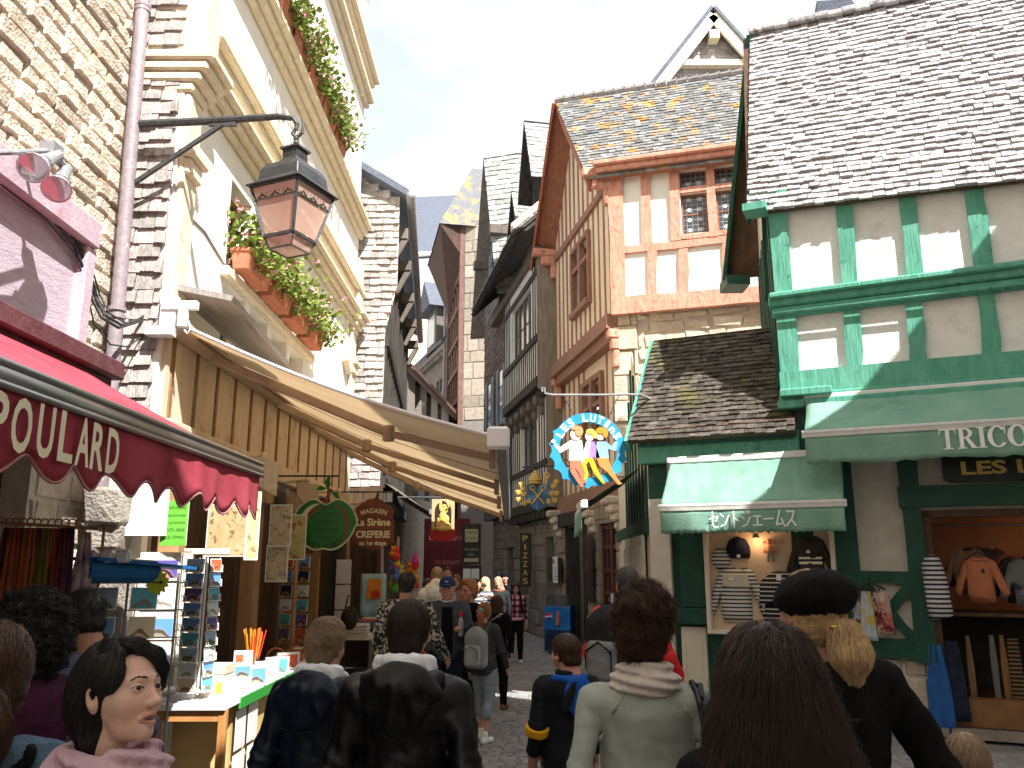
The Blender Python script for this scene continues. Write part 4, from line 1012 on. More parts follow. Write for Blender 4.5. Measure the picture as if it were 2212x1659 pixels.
# darker awning farther along
da=thing('grey_brown_awning','dark grey brown awning under the far end of the tan awning','awning',(-3.0,16,3.6))
def dk_(u,v):return Vector((-2.9+1.3*u,16.35+5.5*v,3.75-.85*u-.03*math.sin(math.pi*u)))
cloth(sheet(dk_,8,8).build('fabric',M_GREYC,da,smooth=True))
fb=MB();fb.bar(dk_(1,-.01),dk_(1,1.0),.07,.10);fb.build('front_bar',M_ZINC,da,bevel=.01)
for v in(.1,.5,.9):
    k=MB();k.bar(dk_(.0,v)-Z*.12,dk_(1,v)-Z*.06,.05,.09);k.build('arm',M_GREYC,da)

# crimson awning with lettering
ra_=thing('crimson_awning','faded crimson scalloped awning with cream capital letters','awning',(-3.6,4,3.4))
XB,ZB=-1.90,2.58
def red(u,v):return Vector((-3.52+(XB+3.52)*u,1.2+4.87*v,3.50+(ZB+.03-3.50)*u-.03*math.sin(math.pi*u)))
cloth(sheet(red,12,30).build('fabric',M_RED,ra_,smooth=True))
def val(u,v):
    y=1.2+4.87*u;b=ZB-.30-.045*math.cos(2*math.pi*(y-6.07)/.345)-.015
    z=ZB-.02+(b-ZB+.02)*v
    return Vector((XB+.03+.018*math.sin(y*8.0)*v+.01*math.sin(y*21)*v,y,z))
cloth(sheet(val,160,6).build('valance',M_RED,ra_,smooth=True))
pp=MB();pp.tube([val(i/200,1)for i in range(201)],.008,5);pp.build('piping',mat('dusty_pink_piping',(.42,.20,.20),None),ra_)
fb=MB();fb.tube([(XB,1.1,ZB),(XB,6.12,ZB)],.05,14);fb.tube([(XB+.035,1.1,ZB+.045),(XB+.035,6.1,ZB+.045)],.018,8);fb.tube([(XB+.045,1.1,ZB-.04),(XB+.045,6.1,ZB-.04)],.016,8);fb.build('front_bar',M_STEEL,ra_,smooth=True)
tx=MB()
p0,p1=onX(-22,860,XB+.05),onX(238,920,XB+.05)
for i,chh in enumerate('POULARD'):
    yy=2.90+(3.77-2.90)*i/6
    put_text(tx,chh,(XB+.055+.018*math.sin(yy*8)*.5,yy,ZB-.165),(0,1,0),Z,.205,.115 if chh!='O' else .13,bold=.022,lift=.008)
tx.build('lettering',M_CREAML,ra_)
am=MB();am.bar((-3.6,5.6,3.1),(XB,5.9,ZB-.02),.04,.05);am.bar((-3.6,2,3.1),(XB,2.2,ZB-.02),.04,.05);am.build('arm',M_ZINC,ra_)

# green awnings on the right
def green_awning(name,label,s0,s1,zc,zb,proj,drop,txt=None,n0=.12,ragged=True):
    t_=thing(name,label,'awning',GF.p((s0+s1)/2,0,zc))
    def fab(u,v):
        n=n0+.06+(proj-n0-.06)*v
        return GF.p(s0+.03+(s1-s0-.06)*u,n,zc-.02+(zb-zc+.04)*v-.035*math.sin(math.pi*v)+.006*math.sin(u*37+v*3)*v+.005*math.sin(u*71-v*5))
    cloth(sheet(fab,60,10).build('fabric',M_MINT,t_,smooth=True))
    def vl_(u,v):
        s_=s0+.03+(s1-s0-.06)*u
        fr_=(.012*math.sin(s_*97)+.010*math.sin(s_*61))if ragged else 0
        return GF.p(s_,proj+.02+.02*math.sin(s_*11)*v+.008*math.sin(s_*29+v*3)*v,zb-.05-(drop+fr_)*v)
    cloth(sheet(vl_,60,5).build('valance',M_MINT,t_,smooth=True))
    b_=MB();b_.tube([GF.p(s0,proj,zb),GF.p(s1,proj,zb)],.032,10);b_.fbox(GF,s0,s1,proj-.02,proj+.035,zb-.055,zb-.02);b_.build('front_bar',mat('pale_grey_bar',(.50,.50,.48),(.58,.58,.56),8,.4),t_)
    c_=MB();c_.fbox(GF,s0,s1,n0-.1,n0+.1,zc-.045,zc+.045);c_.build('cassette',mat('whitish_case',(.62,.63,.62),(.70,.71,.70),6,.5),t_,bevel=.012)
    d_=MB();d_.fbox(GF,s0+.01,s0+.05,n0,n0+.16,zc-.26,zc-.03);d_.build('end_cap',M_BLKT,t_,bevel=.01)
    for q in(s0+.25,s1-.25):
        k=MB();k.bar(GF.p(q,n0,zc-.12),GF.p(q,proj-.03,zb-.02),.03,.05);k.build('arm',M_ZINC,t_)
    return t_
tr=green_awning('green_awning','pale green awning with white serif letters over the knitwear shop doorway',.28,6.0,3.93,3.40,.82,.32)
def serif_text(mb,word,fr,u,n,z,h,tw=.0,ar=.70):
    """bold serif capitals cut from bars and arcs"""
    def bar_(x0,y0,x1,y1):mb.poly([fr.p(u+a*h,n,z+b*h)for a,b in((x0,y0),(x1,y0),(x1,y1),(x0,y1))])
    def ser(x0,x1,y):bar_(x0,y,x1,y+.05)
    def arc_(cx,cy,ro,ri,ryo,ryi,a0,a1,n_=24):
        for i in range(n_):
            t0,t1=R(a0+(a1-a0)*i/n_),R(a0+(a1-a0)*(i+1)/n_)
            mb.poly([fr.p(u+(cx+r_*math.cos(t))*h,n,z+(cy+q_*math.sin(t))*h)for r_,q_,t in((ro,ryo,t0),(ro,ryo,t1),(ri,ryi,t1),(ri,ryi,t0))])
    for c in word:
        if c=='T':
            bar_(.0,.93,.72,1.0);bar_(.27,.05,.45,.93);ser(.14,.58,0);mb.poly([fr.p(u+a*h,n,z+b*h)for a,b in((0,.93),(.06,.93),(.02,.72),(0,.72))]);mb.poly([fr.p(u+a*h,n,z+b*h)for a,b in((.66,.93),(.72,.93),(.72,.72),(.70,.72))]);w_=.76
        elif c=='R':
            bar_(.1,.05,.28,.95);ser(0,.38,0);ser(0,.3,.95);arc_(.34,.74,.32,.15,.26,.18,-90,90);bar_(.28,.93,.36,1.0);bar_(.28,.48,.36,.56)
            mb.poly([fr.p(u+a*h,n,z+b*h)for a,b in((.34,.5),(.5,.5),(.78,.05),(.58,.05))]);ser(.56,.84,0);w_=.86
        elif c=='I':
            bar_(.1,.05,.28,.95);ser(0,.38,0);ser(0,.38,.95);w_=.43
        elif c=='C':
            arc_(.42,.5,.42,.22,.52,.45,40,320);bar_(.70,.62,.75,1.0);w_=.82
        elif c=='O':
            arc_(.44,.5,.44,.22,.52,.44,0,360,36);w_=.93
        elif c=='S':
            arc_(.34,.74,.32,.16,.28,.2,30,270);arc_(.34,.26,.34,.16,.28,.2,-150,90);w_=.74
        u+=(w_+tw)*h
s0_,_z=GF.hit(2030,960,.85)
tx=MB();serif_text(tx,'TRICOTS',GF,s0_,.875,3.12,.225);tx.build('lettering',M_WHITEL,tr)
ja=green_awning('green_awning','pale green awning with white Japanese letters over the lit display case',-1.5,.70,3.24,2.60,.72,.28)
kata={'セ':[[(.0,.55),(1,.72),(.72,.40)],[(.38,1),(.38,.12),(.5,.04),(.95,.06)]],
        'ン':[[(.08,.85),(.38,.68)],[(.1,.08),(.55,.2),(1,.75)]],'ト':[[(.35,1),(.35,0)],[(.35,.62),(.85,.4)]],
        'ジ':[[(.1,.95),(.36,.82)],[(.02,.65),(.28,.52)],[(.1,.03),(.55,.15),(.95,.6)],[(.62,1),(.72,.84)],[(.82,1.02),(.92,.88)]],
        'ェ':[[(.15,.66),(.9,.66)],[(.52,.66),(.52,.12)],[(.05,.12),(1,.12)]],'ー':[[(0,.48),(1,.50)]],
        'ム':[[(.55,.98),(.14,.12),(.9,.2)],[(.68,.5),(1,.02)]],'ス':[[(.1,.9),(.85,.9),(.6,.45),(.02,.05)],[(.52,.42),(.98,.05)]]}
tx=MB();u0,z0=GF.hit(1532,1140,.76);u1,_=GF.hit(1722,1130,.76);hh=.19
word='セントジェームス';cw=(u1-u0)/len(word)
for i,c in enumerate(word):
    for st_ in kata[c]:
        P=[(u0+(i+.08+.84*x)*cw,z0+y_*hh)for x,y_ in st_]
        for(xa,ya),(xb,yb)in zip(P,P[1:]):
            d=Vector((xb-xa,yb-ya)).normalized();e=Vector((-d.y,d.x))*.0085;f_=d*.006
            tx.poly([GF.p(q.x,.775+.0004*i,q.y)for q in(Vector((xa,ya))-f_-e,Vector((xb,yb))+f_-e,Vector((xb,yb))+f_+e,Vector((xa,ya))-f_+e)])
tx.build('lettering',M_WHITEL,ja)
sa=thing('side_awning','dark green awning seen edge on along the side of the low shop','awning',AS.p(1.5,0,3.1))
def sid(u,v):return AS.p(.12+2.6*v,.1+.78*u,3.2-.5*u)
cloth(sheet(sid,6,6).build('fabric',mat('dark_green_cloth',(.045,.075,.055),(.07,.11,.08),3,.9,translucent=.1),sa,smooth=True))
fb=MB();fb.bar(sid(1,-.02),sid(1,1.02),.05,.06);fb.build('front_bar',M_CREAMB,sa);ec=MB();ec.obox(sid(1,-.03),(.05,0,0),(0,.05,0),(0,0,.06));ec.build('end_cap',M_WHITEP,sa,bevel=.015)
cloth(sheet(lambda u,v:sid(1,u)+AS.n*(.03+.03*math.sin(u*9)*v)-Z*(.04+.34*v),14,4).build('valance',M_MINT,sa,smooth=True))

# ================================================================ lamp, floodlights, cables
la=thing('street_lantern','black iron lantern with pink panes hanging from a wall bracket','lantern',(-3.5,7.0,6.0))
k=MB()
pA=[(-3.5,7.0,5.94),(-2.9,7.0,5.97),(-2.2,7.0,6.02),(-2.06,7.0,6.0),(-2.02,7.0,5.94),(-2.03,7.0,5.88)]
k.tube(pA,[.04,.038,.032,.026,.022,.02],8);k.obox((-2.72,7.0,5.95),(.13,0,0),(0,.018,0),(0,0,.03));k.build('bracket_arm',M_IRON,la)
k=MB();k.bar((-3.52,7.0,5.32),(-2.72,7.0,5.94),.035,.035);k.build('brace',M_IRON,la)
k=MB();k.tube([(-2.03,7.0,5.90),(-2.06,7,5.84),(-2.02,7,5.80),(-1.97,7,5.85),(-1.96,7,5.95),(-1.98,7.0,6.02)],[.016,.018,.02,.016,.012,.004],8)
for i in range(4):k.lathe((-2.02,7,5.79-i*.045),[(.018,-.02),(.026,0),(.018,.02)],8)
k.build('hook',M_IRON,la)
LC=Vector((-2.02,7.0,0));ROT=R(-24)
def sq(z,h):return[LC+Vector((math.cos(ROT+a)*h*1.414,math.sin(ROT+a)*h*1.414,z))for a in(R(45),R(135),R(225),R(315))]
def frust(mb,lv,m=0):
    P=[p for z,h in lv for p in sq(z,h)];n=len(lv)
    mb.add(P,[(i*4+j,i*4+(j+1)%4,(i+1)*4+(j+1)%4,(i+1)*4+j)for i in range(n-1)for j in range(4)]+[(3,2,1,0),tuple((n-1)*4+j for j in range(4))],m)
k=MB();frust(k,[(5.24,.30),(5.255,.30),(5.28,.258),(5.32,.225),(5.42,.212),(5.48,.18),(5.53,.10),(5.56,.09)]);k.build('roof',mat('lantern_black',(.022,.024,.027),(.045,.047,.05),8,.45,.15,40,spec=.5),la,bevel=.006)
k=MB();frust(k,[(5.56,.08),(5.66,.08)]);frust(k,[(5.66,.10),(5.68,.10)]);k.lathe(LC+Z*5.68,[(.02,0),(.02,.1)],8)
for j in range(4):
    a,b=sq(5.58,.082)[j],sq(5.58,.082)[(j+1)%4]
    for t in(.2,.4,.6,.8):q=a.lerp(b,t);k.obox(q+Z*.035,(b-a)*.025,(0,0,0.022),(b-a).cross(Z).normalized()*.004)
k.build('vent',M_IRON,la)
ZT,ZBm,HT,HB=5.24,4.78,.262,.160
top,bot=sq(ZT,HT),sq(ZBm,HB)
k=MB()
for j in range(4):
    k.bar(bot[j],top[j],.028,.028);k.bar(bot[j],bot[(j+1)%4],.028,.03);k.bar(top[j],top[(j+1)%4],.03,.035)
    b2=sq(ZBm-.11,HB-.035);k.bar(b2[j],b2[(j+1)%4],.014,.014);k.bar(b2[j],bot[j],.012,.012)
k.build('frame',M_IRON,la)
M_LGL=mat('pink_lantern_pane',(.66,.40,.32),(.72,.46,.38),3,.25,alpha=.62,spec=.5)
for j in range(4):
    k=MB();jj=(j+1)%4;k.poly([bot[j],bot[jj],top[jj],top[j]]);b2=sq(ZBm-.11,HB-.035);k.poly([b2[j],b2[jj],bot[jj],bot[j]]);k.build('pane',M_LGL,la)
k=MB();k.poly(sq(ZBm-.11,HB-.035));k.build('base_pane',M_LGL,la)
k=MB();k.lathe(LC+Z*(ZBm+.03),[(.03,0),(.045,.05),(.06,.14),(.045,.25),(.02,.29)],10);k.obox(LC+Z*(ZBm+.012),(.13,.05,0),(-.04,.1,0),(0,0,.008));k.build('bulb',mat('frosted_bulb',(.80,.66,.56),None,rough=.3),la,smooth=True)
k=MB()
for j in range(4):
    a,b=sq(ZT-.10,HT-.022)[j],sq(ZT-.10,HT-.022)[(j+1)%4];d=(b-a);l=d.length;d.normalize()
    for c0 in(.2,.5,.8):
        for sg in(1,-1):k.tube([a+d*(l*c0+sg*(.05+.05*math.cos(t))*1.0)+Z*(.045*math.sin(t)+.03)for t in np.linspace(-.4,4.6,12)],.007,5)
    k.bar(a-Z*.03,b-Z*.03,.008,.012)
k.build('scrollwork',M_IRON,la)

fl=thing('floodlight_pair','two small grey floodlights clamped to a rod on the granite wall','floodlight',(-3.2,5.9,4.9))
Lp=onX(110,330,-3.15)
k=MB();k.tube([onX(-90,333,-3.15),onX(100,326,-3.15)],.018,8);k.tube([Lp,Lp+Vector((-.55,.05,.02))],.02,8);k.obox(Lp+Vector((0,0,.02)),(.05,0,0),(0,.06,0),(0,0,.04));k.build('rod',M_ZINC,fl,smooth=False)
for a_,b_ in(((125,335),(72,362)),((143,365),(122,408))):
    A_,B_=onX(*a_,-3.12),onX(*b_,-3.05);d=(B_-A_);l=d.length;d.normalize()
    k=MB();k.lathe(A_,[(.03,-.03),(.042,0),(.042,l*.48),(.052,l*.5),(.052,l*.62)],12,0,d);k.tube([Lp,A_],.03,8);lo_=k.build('lamp',M_ZINC,fl,smooth=False)
    k=MB();k.lathe(A_+d*l*.6,[(.045,0),(.075,l*.22),(.098,l*.40),(.098,l*.43),(.085,l*.40)],14,0,d);k.build('reflector',mat('silver_glass',(.55,.58,.60),None,rough=.15,metal=.6),lo_,smooth=True)
cbl=MB()
for j,off in enumerate(((0,0),(5,3),(-6,6),(10,-4),(3,9))):
    pts=[(0,375),(60,420),(120,470),(165,520),(185,570),(205,640),(225,680),(262,702),(300,690),(330,668)]
    if j==4:pts=[(0,390),(100,468),(160,540),(180,600),(200,690),(235,735),(270,740),(310,715),(340,690)]
    cbl.tube([onX(x+off[0],y_+off[1],-3.44 if x<180 else(-3.42 if x<215 else-3.36))for x,y_ in pts],.013 if j<3 else .008,6)
tag(cbl.build('cable_bundle',M_IRON),'bundle of black cables looping over the pink fascia and the drainpipe','cables')
cbl.build

# ================================================================ flower boxes
M_TERR=mat('terracotta',(.42,.14,.075),(.52,.20,.115),9,.85,.3,40)
M_LEAF=mat('geranium_leaf',(.12,.18,.03),(.24,.29,.06),14,.7,island=.45,translucent=.35)
M_BLOS=mat('pink_blossom',(.72,.20,.26),(.78,.42,.44),20,.7,island=.3)
def flower_box(label,u0,u1,z,n,grp,seed):
    rs=random.Random(seed)
    t_=thing('flower_box',label,'flower box',WL.p((u0+u1)/2,n,z),grp)
    b_=MB();h=.24
    b_.hexa([WL.p(u0+.03,n+.02,z),WL.p(u1-.03,n+.02,z),WL.p(u1-.03,n+.19,z),WL.p(u0+.03,n+.19,z),WL.p(u0,n,z+h),WL.p(u1,n,z+h),WL.p(u1,n+.23,z+h),WL.p(u0,n+.23,z+h)])
    b_.fbox(WL,u0-.01,u1+.01,n-.01,n+.24,z+h-.045,z+h+.004);b_.build('box',M_TERR,t_,bevel=.008)
    f_=MB();bl=MB()
    for i in range(820):
        a=rs.uniform(0,1);u=u0-.08+(u1-u0+.16)*a;e=rs.gauss(0,.17);hgt=rs.betavariate(1.6,2.2)*.62-.14+.08*math.sin(u*7+seed)
        c=WL.p(u,n+.15+e+.06*(.3-hgt),z+h+hgt)
        r=rs.uniform(.022,.05);d1=Vector((rs.gauss(0,1),rs.gauss(0,1),rs.gauss(0,.6))).normalized();d2=d1.orthogonal().normalized()
        P=[c+(d1*math.cos(t)+d2*math.sin(t))*r*(1 if q%2 else .82)for q,t in enumerate(np.linspace(0,2*math.pi,7)[:-1])]
        f_.poly(P)
        if rs.random()<.08:
            for q in range(5):
                cc=c+Vector((rs.gauss(0,.025),rs.gauss(0,.025),.05+rs.gauss(0,.02)));d=Vector((rs.gauss(0,1),rs.gauss(0,1),rs.gauss(0,1))).normalized();e_=d.orthogonal().normalized()*.020;g_=d.cross(e_)
                bl.poly([cc+e_,cc+g_,cc-e_,cc-g_])
    f_.build('foliage',M_LEAF,t_,recalc=False);bl.build('blossoms',M_BLOS,t_,recalc=False)
nm=['nearest','second','third','farthest']
for i in range(4):flower_box(f'terracotta geranium box on the lower stone ledge, {nm[i]} from the lantern',1.42+i*.95,1.42+i*.95+.84,5.12,.06,'geranium boxes on the lower ledge',11+i)
nm=['nearest','second','third','fourth','farthest']
for i in range(5):flower_box(f'pink flowered geranium box on the upper cornice, {nm[i]} along the row',1.75+i*.88,1.75+i*.88+.82,8.85,.05,'geranium boxes on the upper cornice',31+i)

# ================================================================ hanging signs
def outline(fr,pts):return[fr.p(x,0,y)for x,y in pts]
# apple sign
A=onD(702,1132,10.6);AF_=Fr(A,(1,0,0),(0,-1,0));ap=thing('apple_sign','green apple shaped shop sign with a brown stalk and leaf','sign',A)
def apple(k=1.0,n=60):
    P=[]
    for i in range(n):
        t=2*math.pi*i/n;r=.365*(1-.10*math.cos(2*t+.0));x=r*math.sin(t)*1.0;y_=r*math.cos(t)*1.06
        if y_>0:y_-=.10*math.exp(-(x/.10)**2);x*=1.04
        else:x*=1-.14*(-y_/.37);y_+=.035*math.exp(-(x/.08)**2)
        P.append((x*k,y_*k))
    return P
k=MB();k.plate([AF_.p(x,-.02,y_)for x,y_ in apple()],AF_.n*.04);k.build('board',mat('apple_green',(.008,.12,.018),(.014,.17,.03),4,.4,spec=.5),ap)
M_CREAMR=mat('cream_rim',(.55,.55,.38),None)
k=MB();k.tube([AF_.p(x,.02,y_)for x,y_ in apple()+apple()[:1]],.012,5);k.build('rim',M_CREAMR,ap)
def band_(fr,pts,w,n):
    m_=MB();Q=[]
    for i,(x,y_)in enumerate(pts):
        a=pts[max(i-1,0)];b=pts[min(i+1,len(pts)-1)];d=Vector((b[0]-a[0],b[1]-a[1])).normalized();e=Vector((-d.y,d.x));ww=w*math.sin(math.pi*(i+.35)/(len(pts)-.3))
        Q.append((fr.p(x+e.x*ww,n,y_+e.y*ww),fr.p(x-e.x*ww,n,y_-e.y*ww)))
    for i in range(len(Q)-1):m_.poly([Q[i][0],Q[i][1],Q[i+1][1],Q[i+1][0]])
    return m_
L1=arc_pts(-.05,-.02,.25,95,205,14,.28);L2=arc_pts(-.04,-.03,.20,80,195,14,.24);R1=arc_pts(.04,-.02,.25,75,-50,14,.28)
band_(AF_,L1,.030,.023).build('highlight',mat('apple_highlight',(.62,.60,.48),None),ap);M_BRN=mat('apple_brown',(.17,.05,.03),(.25,.09,.05),5)
band_(AF_,L2,.022,.026).build('brown_stroke',M_BRN,ap);band_(AF_,R1,.022,.024).build('brown_stroke',M_BRN,ap)
k=MB();k.tube([AF_.p(.0,.03,.27),AF_.p(.03,.035,.36),AF_.p(.07,.03,.45)],[.028,.02,.022],7);k.build('stalk',M_BRN,ap)
k=MB()
for P in([(.02,.42),(-.03,.54),(.02,.62),(.05,.52)],[(.06,.42),(.14,.40),(.20,.30),(.12,.34)],[(.0,.46),(-.08,.50),(-.14,.44),(-.06,.43)]):k.plate([AF_.p(x,.0,y_)for x,y_ in P],AF_.n*.02)
k.tube([AF_.p(.02,0,.36),AF_.p(.03,0,.62)],.014,6);k.build('leaf',mat('leaf_green',(.015,.16,.03),None),ap)
tx=MB()
for s_,y_,w_ in(('CIDRE',.20,.15),('POMMEAU',.13,.26),('CALVADOS',.03,.27),('CONFISERIE',-.07,.29),('GATEAUX',-.17,.22)):put_text(tx,s_,AF_.p(.03,.0235,y_),AF_.u,Z,.040,w_,lift=.0)
for i,c in enumerate('PRODUITS REGIONAUX'):
    a=R(-152+124*i/17);x,y_=.335*math.cos(a)*.92,.335*math.sin(a)*.92+.02
    if c!=' ':put_text(tx,c,AF_.p(x,.0235,y_),(math.cos(a+math.pi/2),0,math.sin(a+math.pi/2)),(-math.cos(a),0,-math.sin(a)),.058,.032,bold=.02,n=AF_.n,lift=0)
tx.build('lettering',M_BLKT,ap)
k=MB();k.tube([AF_.p(-.75,0,.62),AF_.p(.15,0,.62)],.014,6);k.build('hanger',M_IRON,ap)

# brown shop sign
A=onD(807,1134,14.0);BF=Fr(A,(1,0,0),(0,-1,0));ls=thing('creperie_sign','chocolate brown shield sign advertising a creperie on the first floor','sign',A)
P=[(-.30,.30)]+arc_pts(0,.33,.20,150,30,8,.12)+[(.30,.30),(.34,.24),(.32,.12),(.36,.05),(.345,-.05),(.36,-.22)]+arc_pts(0,-.20,.36,-5,-85,7,.20)+[(0,-.45)]+arc_pts(0,-.20,.36,-95,-175,7,.20)+[(-.345,-.05),(-.36,.05),(-.32,.12),(-.34,.24)]
k=MB();k.plate([BF.p(x,-.02,y_)for x,y_ in P],BF.n*.04);k.build('board',mat('chocolate_board',(.15,.052,.038),(.20,.075,.055),5,.5),ls)
tx=MB();put_text(tx,'MAGASIN',BF.p(.0,.0235,.245),BF.u,Z,.085,.46,bold=.012,arc=.55,n=BF.n,lift=0);put_text(tx,'La Sirène',BF.p(0,.0235,.05),BF.u,Z,.125,.58,bold=.03,n=BF.n,lift=0);put_text(tx,'CREPERIE',BF.p(0,.0235,-.155),BF.u,Z,.115,.58,bold=.035,n=BF.n,lift=0);put_text(tx,'au 1er étage',BF.p(0,.0235,-.30),BF.u,Z,.075,.46,bold=.025,n=BF.n,lift=0)
k2=band_(BF,[(x,y_-.02)for x,y_ in arc_pts(0,-1.1,1.08,105,75,10)],.006,.024);k2.build('rule_line',mat('red_rule',(.45,.10,.06),None),ls)
tx.build('lettering',M_CREAML,ls)
k=MB();k.tube([BF.p(-.9,0,.56),BF.p(.42,0,.56)],.015,6);k.tube([BF.p(-.2,0,.56),BF.p(-.2,0,.4)],.008,5);k.tube([BF.p(.2,0,.56),BF.p(.2,0,.4)],.008,5);k.build('hanger',M_IRON,ls)

# arched museum sign with a gilded statue
A=onD(957,1122,15.6);VF=Fr(A,(1,0,0),(0,-1,0),.80);vs=thing('museum_sign','arched panel sign with a gilded figure and a red ribbon','sign',A)
k=MB();k.plate([VF.p(x,-.03,y_)for x,y_ in((-.27,-.30),(.27,-.30),(.27,.48),(-.27,.48))],VF.n*.03);k.build('panel',mat('tan_panel',(.50,.36,.20),None),vs)
k=MB();P=[(-.20,-.26),(.20,-.26),(.20,.22)]+arc_pts(-.10,.20,.30,0,52,5,.26)+[(0,.44)]+arc_pts(.10,.20,.30,128,180,5,.26);k.plate([VF.p(x,.0,y_)for x,y_ in P],VF.n*.008);k.build('niche',mat('niche_dark',(.035,.016,.012),None),vs)
k=MB()
for c,r,sc in(((0,.02),.10,(.8,.35,1.5)),((.02,.2),.07,(.8,.4,1.2)),((.03,.30),.042,(1,.6,1.1)),((-.06,.30),.06,(.6,.2,1.7)),((.09,.27),.05,(.4,.2,1.9)),((-.06,-.14),.10,(1,.4,.9)),((.08,-.16),.09,(1,.4,.9)),((0,-.22),.14,(1.2,.4,.4)),((-.1,-.05),.05,(.7,.3,1.5)),((.1,.0),.05,(.8,.3,1.5))):k.sphere(VF.p(c[0],.03,c[1]),r,0,10,sc)
k.tube([VF.p(.05,.05,.2),VF.p(.14,.06,.30),VF.p(.08,.05,.42)],.014,6);k.build('gilded_figure',M_GOLD,vs,smooth=True)
k=MB();P=[(-.30,-.26)]+[(x,-.24-.04*math.cos(x*5))for x in np.linspace(-.25,.25,8)]+[(.31,-.22),(.29,-.33),(.31,-.44)]+[(x,-.46-.05*math.cos(x*5))for x in np.linspace(.25,-.25,8)]+[(-.30,-.46)]
k.plate([VF.p(x,.01,y_)for x,y_ in P],VF.n*.02);k.build('ribbon',mat('sign_red',(.38,.02,.025),None,rough=.5),vs)
tx=MB();put_text(tx,'VISITE',VF.p(0,.034,-.335),VF.u,Z,.075,.28,bold=.03,n=VF.n,lift=0);put_text(tx,'HISTORIQUE',VF.p(0,.034,-.435),VF.u,Z,.07,.50,bold=.03,n=VF.n,lift=0);tx.build('lettering',M_WHITEL,vs)
k=MB();k.tube([VF.p(-1.1,-.02,.52),VF.p(.35,-.02,.52)],.02,6);k.build('hanger',M_IRON,vs)

# round blue ring sign with three dancers
A=onD(1271,970,11.2);RF=Fr(A,(1,0,0),(0,-1,0));rs_=thing('ring_sign','round sky blue ring sign with three painted dancing figures','sign',A)
NR=132;out,inn=[],[]
for i in range(NR):
    a=2*math.pi*i/NR;dg=math.degrees(a)
    low=not(15<dg<140)
    r=.50+(.045*(abs(((i%7)/7.0)-.5)*2)**2 if low else 0)
    out.append(RF.p(r*math.cos(a),-.02,r*math.sin(a)));ri=.395 if low else .37
    inn.append(RF.p(ri*math.cos(a),-.02,ri*math.sin(a)))
k=MB();k.ring(out,inn,RF.n*.04);k.build('ring',mat('sky_blue_paint',(.015,.25,.47),(.03,.31,.54),6,.5,c3=(.02,.18,.36),c3scale=3),rs_)
tx=MB()
for i,c in enumerate('LES LUTInS'):
    a=R(152-128*i/9);r=.435
    if c!=' ':put_text(tx,c,RF.p(r*math.cos(a),.023,r*math.sin(a)),(math.sin(a),0,-math.cos(a)),(math.cos(a),0,math.sin(a)),.105,.05 if c=='I' else .078,bold=.03,n=RF.n,lift=0)
tx.build('lettering',M_WHITEL,rs_)
CLS={}
def fig(name,cx,parts):
    o=None;q=-1
    for nm_,col,polys in parts:
        m_=MB();q+=2
        for P in polys:
            dn=.018+.003*q;q+=1
            m_.plate([RF.p(cx+x,-.018,y_)for x,y_ in P],RF.n*(.02+dn))
        b_=m_.build(nm_,mat('sign_'+nm_+'_%d'%int(cx*100+500),col,None,rough=.6),rs_ if o is None else o)
        if o is None:o=b_;b_.name=name
EL=lambda x,y_,rx,ry,n=14:[(x+rx*math.cos(2*math.pi*i/n),y_+ry*math.sin(2*math.pi*i/n))for i in range(n)]
fig('painted_figure',-.17,[('tunic',(.78,.82,.78),[[(-.07,.12),(.08,.12),(.10,-.02),(.06,-.16),(-.10,-.16),(-.09,-.02)],[(-.07,.12),(-.22,.02),(-.30,.10),(-.31,.06),(-.22,-.06),(-.08,.02)]]),
    ('face',(.80,.66,.56),[EL(0,.20,.075,.085),EL(-.31,.10,.03,.025)]),('hair',(.62,.28,.13),[EL(.045,.24,.055,.07),EL(0,.285,.07,.03)]),('hose',(.62,.17,.10),[[(-.09,-.16),(.06,-.16),(.10,-.30),(.13,-.46),(.08,-.48),(.03,-.33),(-.03,-.25)],[(-.09,-.16),(.0,-.16),(-.02,-.28),(.06,-.44),(.10,-.52),(.05,-.52),(-.08,-.32)]])])
fig('painted_figure',.02,[('tunic',(.33,.20,.50),[[(-.05,.10),(.06,.10),(.11,-.04),(.16,-.22),(.12,-.26),(.05,-.10),(.03,-.14),(-.07,-.12),(-.05,.0)]]),('face',(.82,.72,.62),[EL(0,.18,.062,.072)]),('hair',(.72,.50,.08),[EL(.01,.235,.062,.04),EL(.07,.19,.03,.05)]),
    ('blouse',(.80,.80,.80),[[(-.05,.10),(.01,.11),(-.02,-.10),(-.12,-.22),(-.15,-.19),(-.08,-.02)]]),('hose',(.58,.42,.02),[[(-.07,-.12),(.04,-.14),(.10,-.30),(.19,-.48),(.15,-.47),(.04,-.33),(-.01,-.2)],[(-.07,-.12),(.0,-.14),(-.06,-.22),(-.03,-.36),(-.07,-.44),(-.10,-.43),(-.08,-.34),(-.12,-.22)]])])
fig('painted_figure',.185,[('tunic',(.24,.47,.74),[[(-.07,.10),(.07,.10),(.09,-.13),(-.09,-.13)],[(.06,.10),(.13,.03),(.19,.12),(.22,.10),(.19,-.03),(.08,-.0)]]),('face',(.76,.55,.48),[EL(-.02,.19,.062,.072),EL(.195,.15,.022,.03)]),('hair',(.66,.25,.02),[EL(-.01,.25,.07,.045),EL(.05,.21,.035,.06)]),
    ('hose',(.60,.24,.06),[[(-.08,-.13),(.08,-.13),(.11,-.25),(.20,-.42),(.26,-.48),(.20,-.49),(.06,-.32),(-.04,-.24)]])])
k=MB();hk=[(1172,846),(1170,838),(1176,838),(1178,850),(1195,853),(1300,853),(1385,852)]
def hp_(x,y_):d=ray(x,y_);t=A.y/d.y;return Vector((0,0,EYE))+d*t
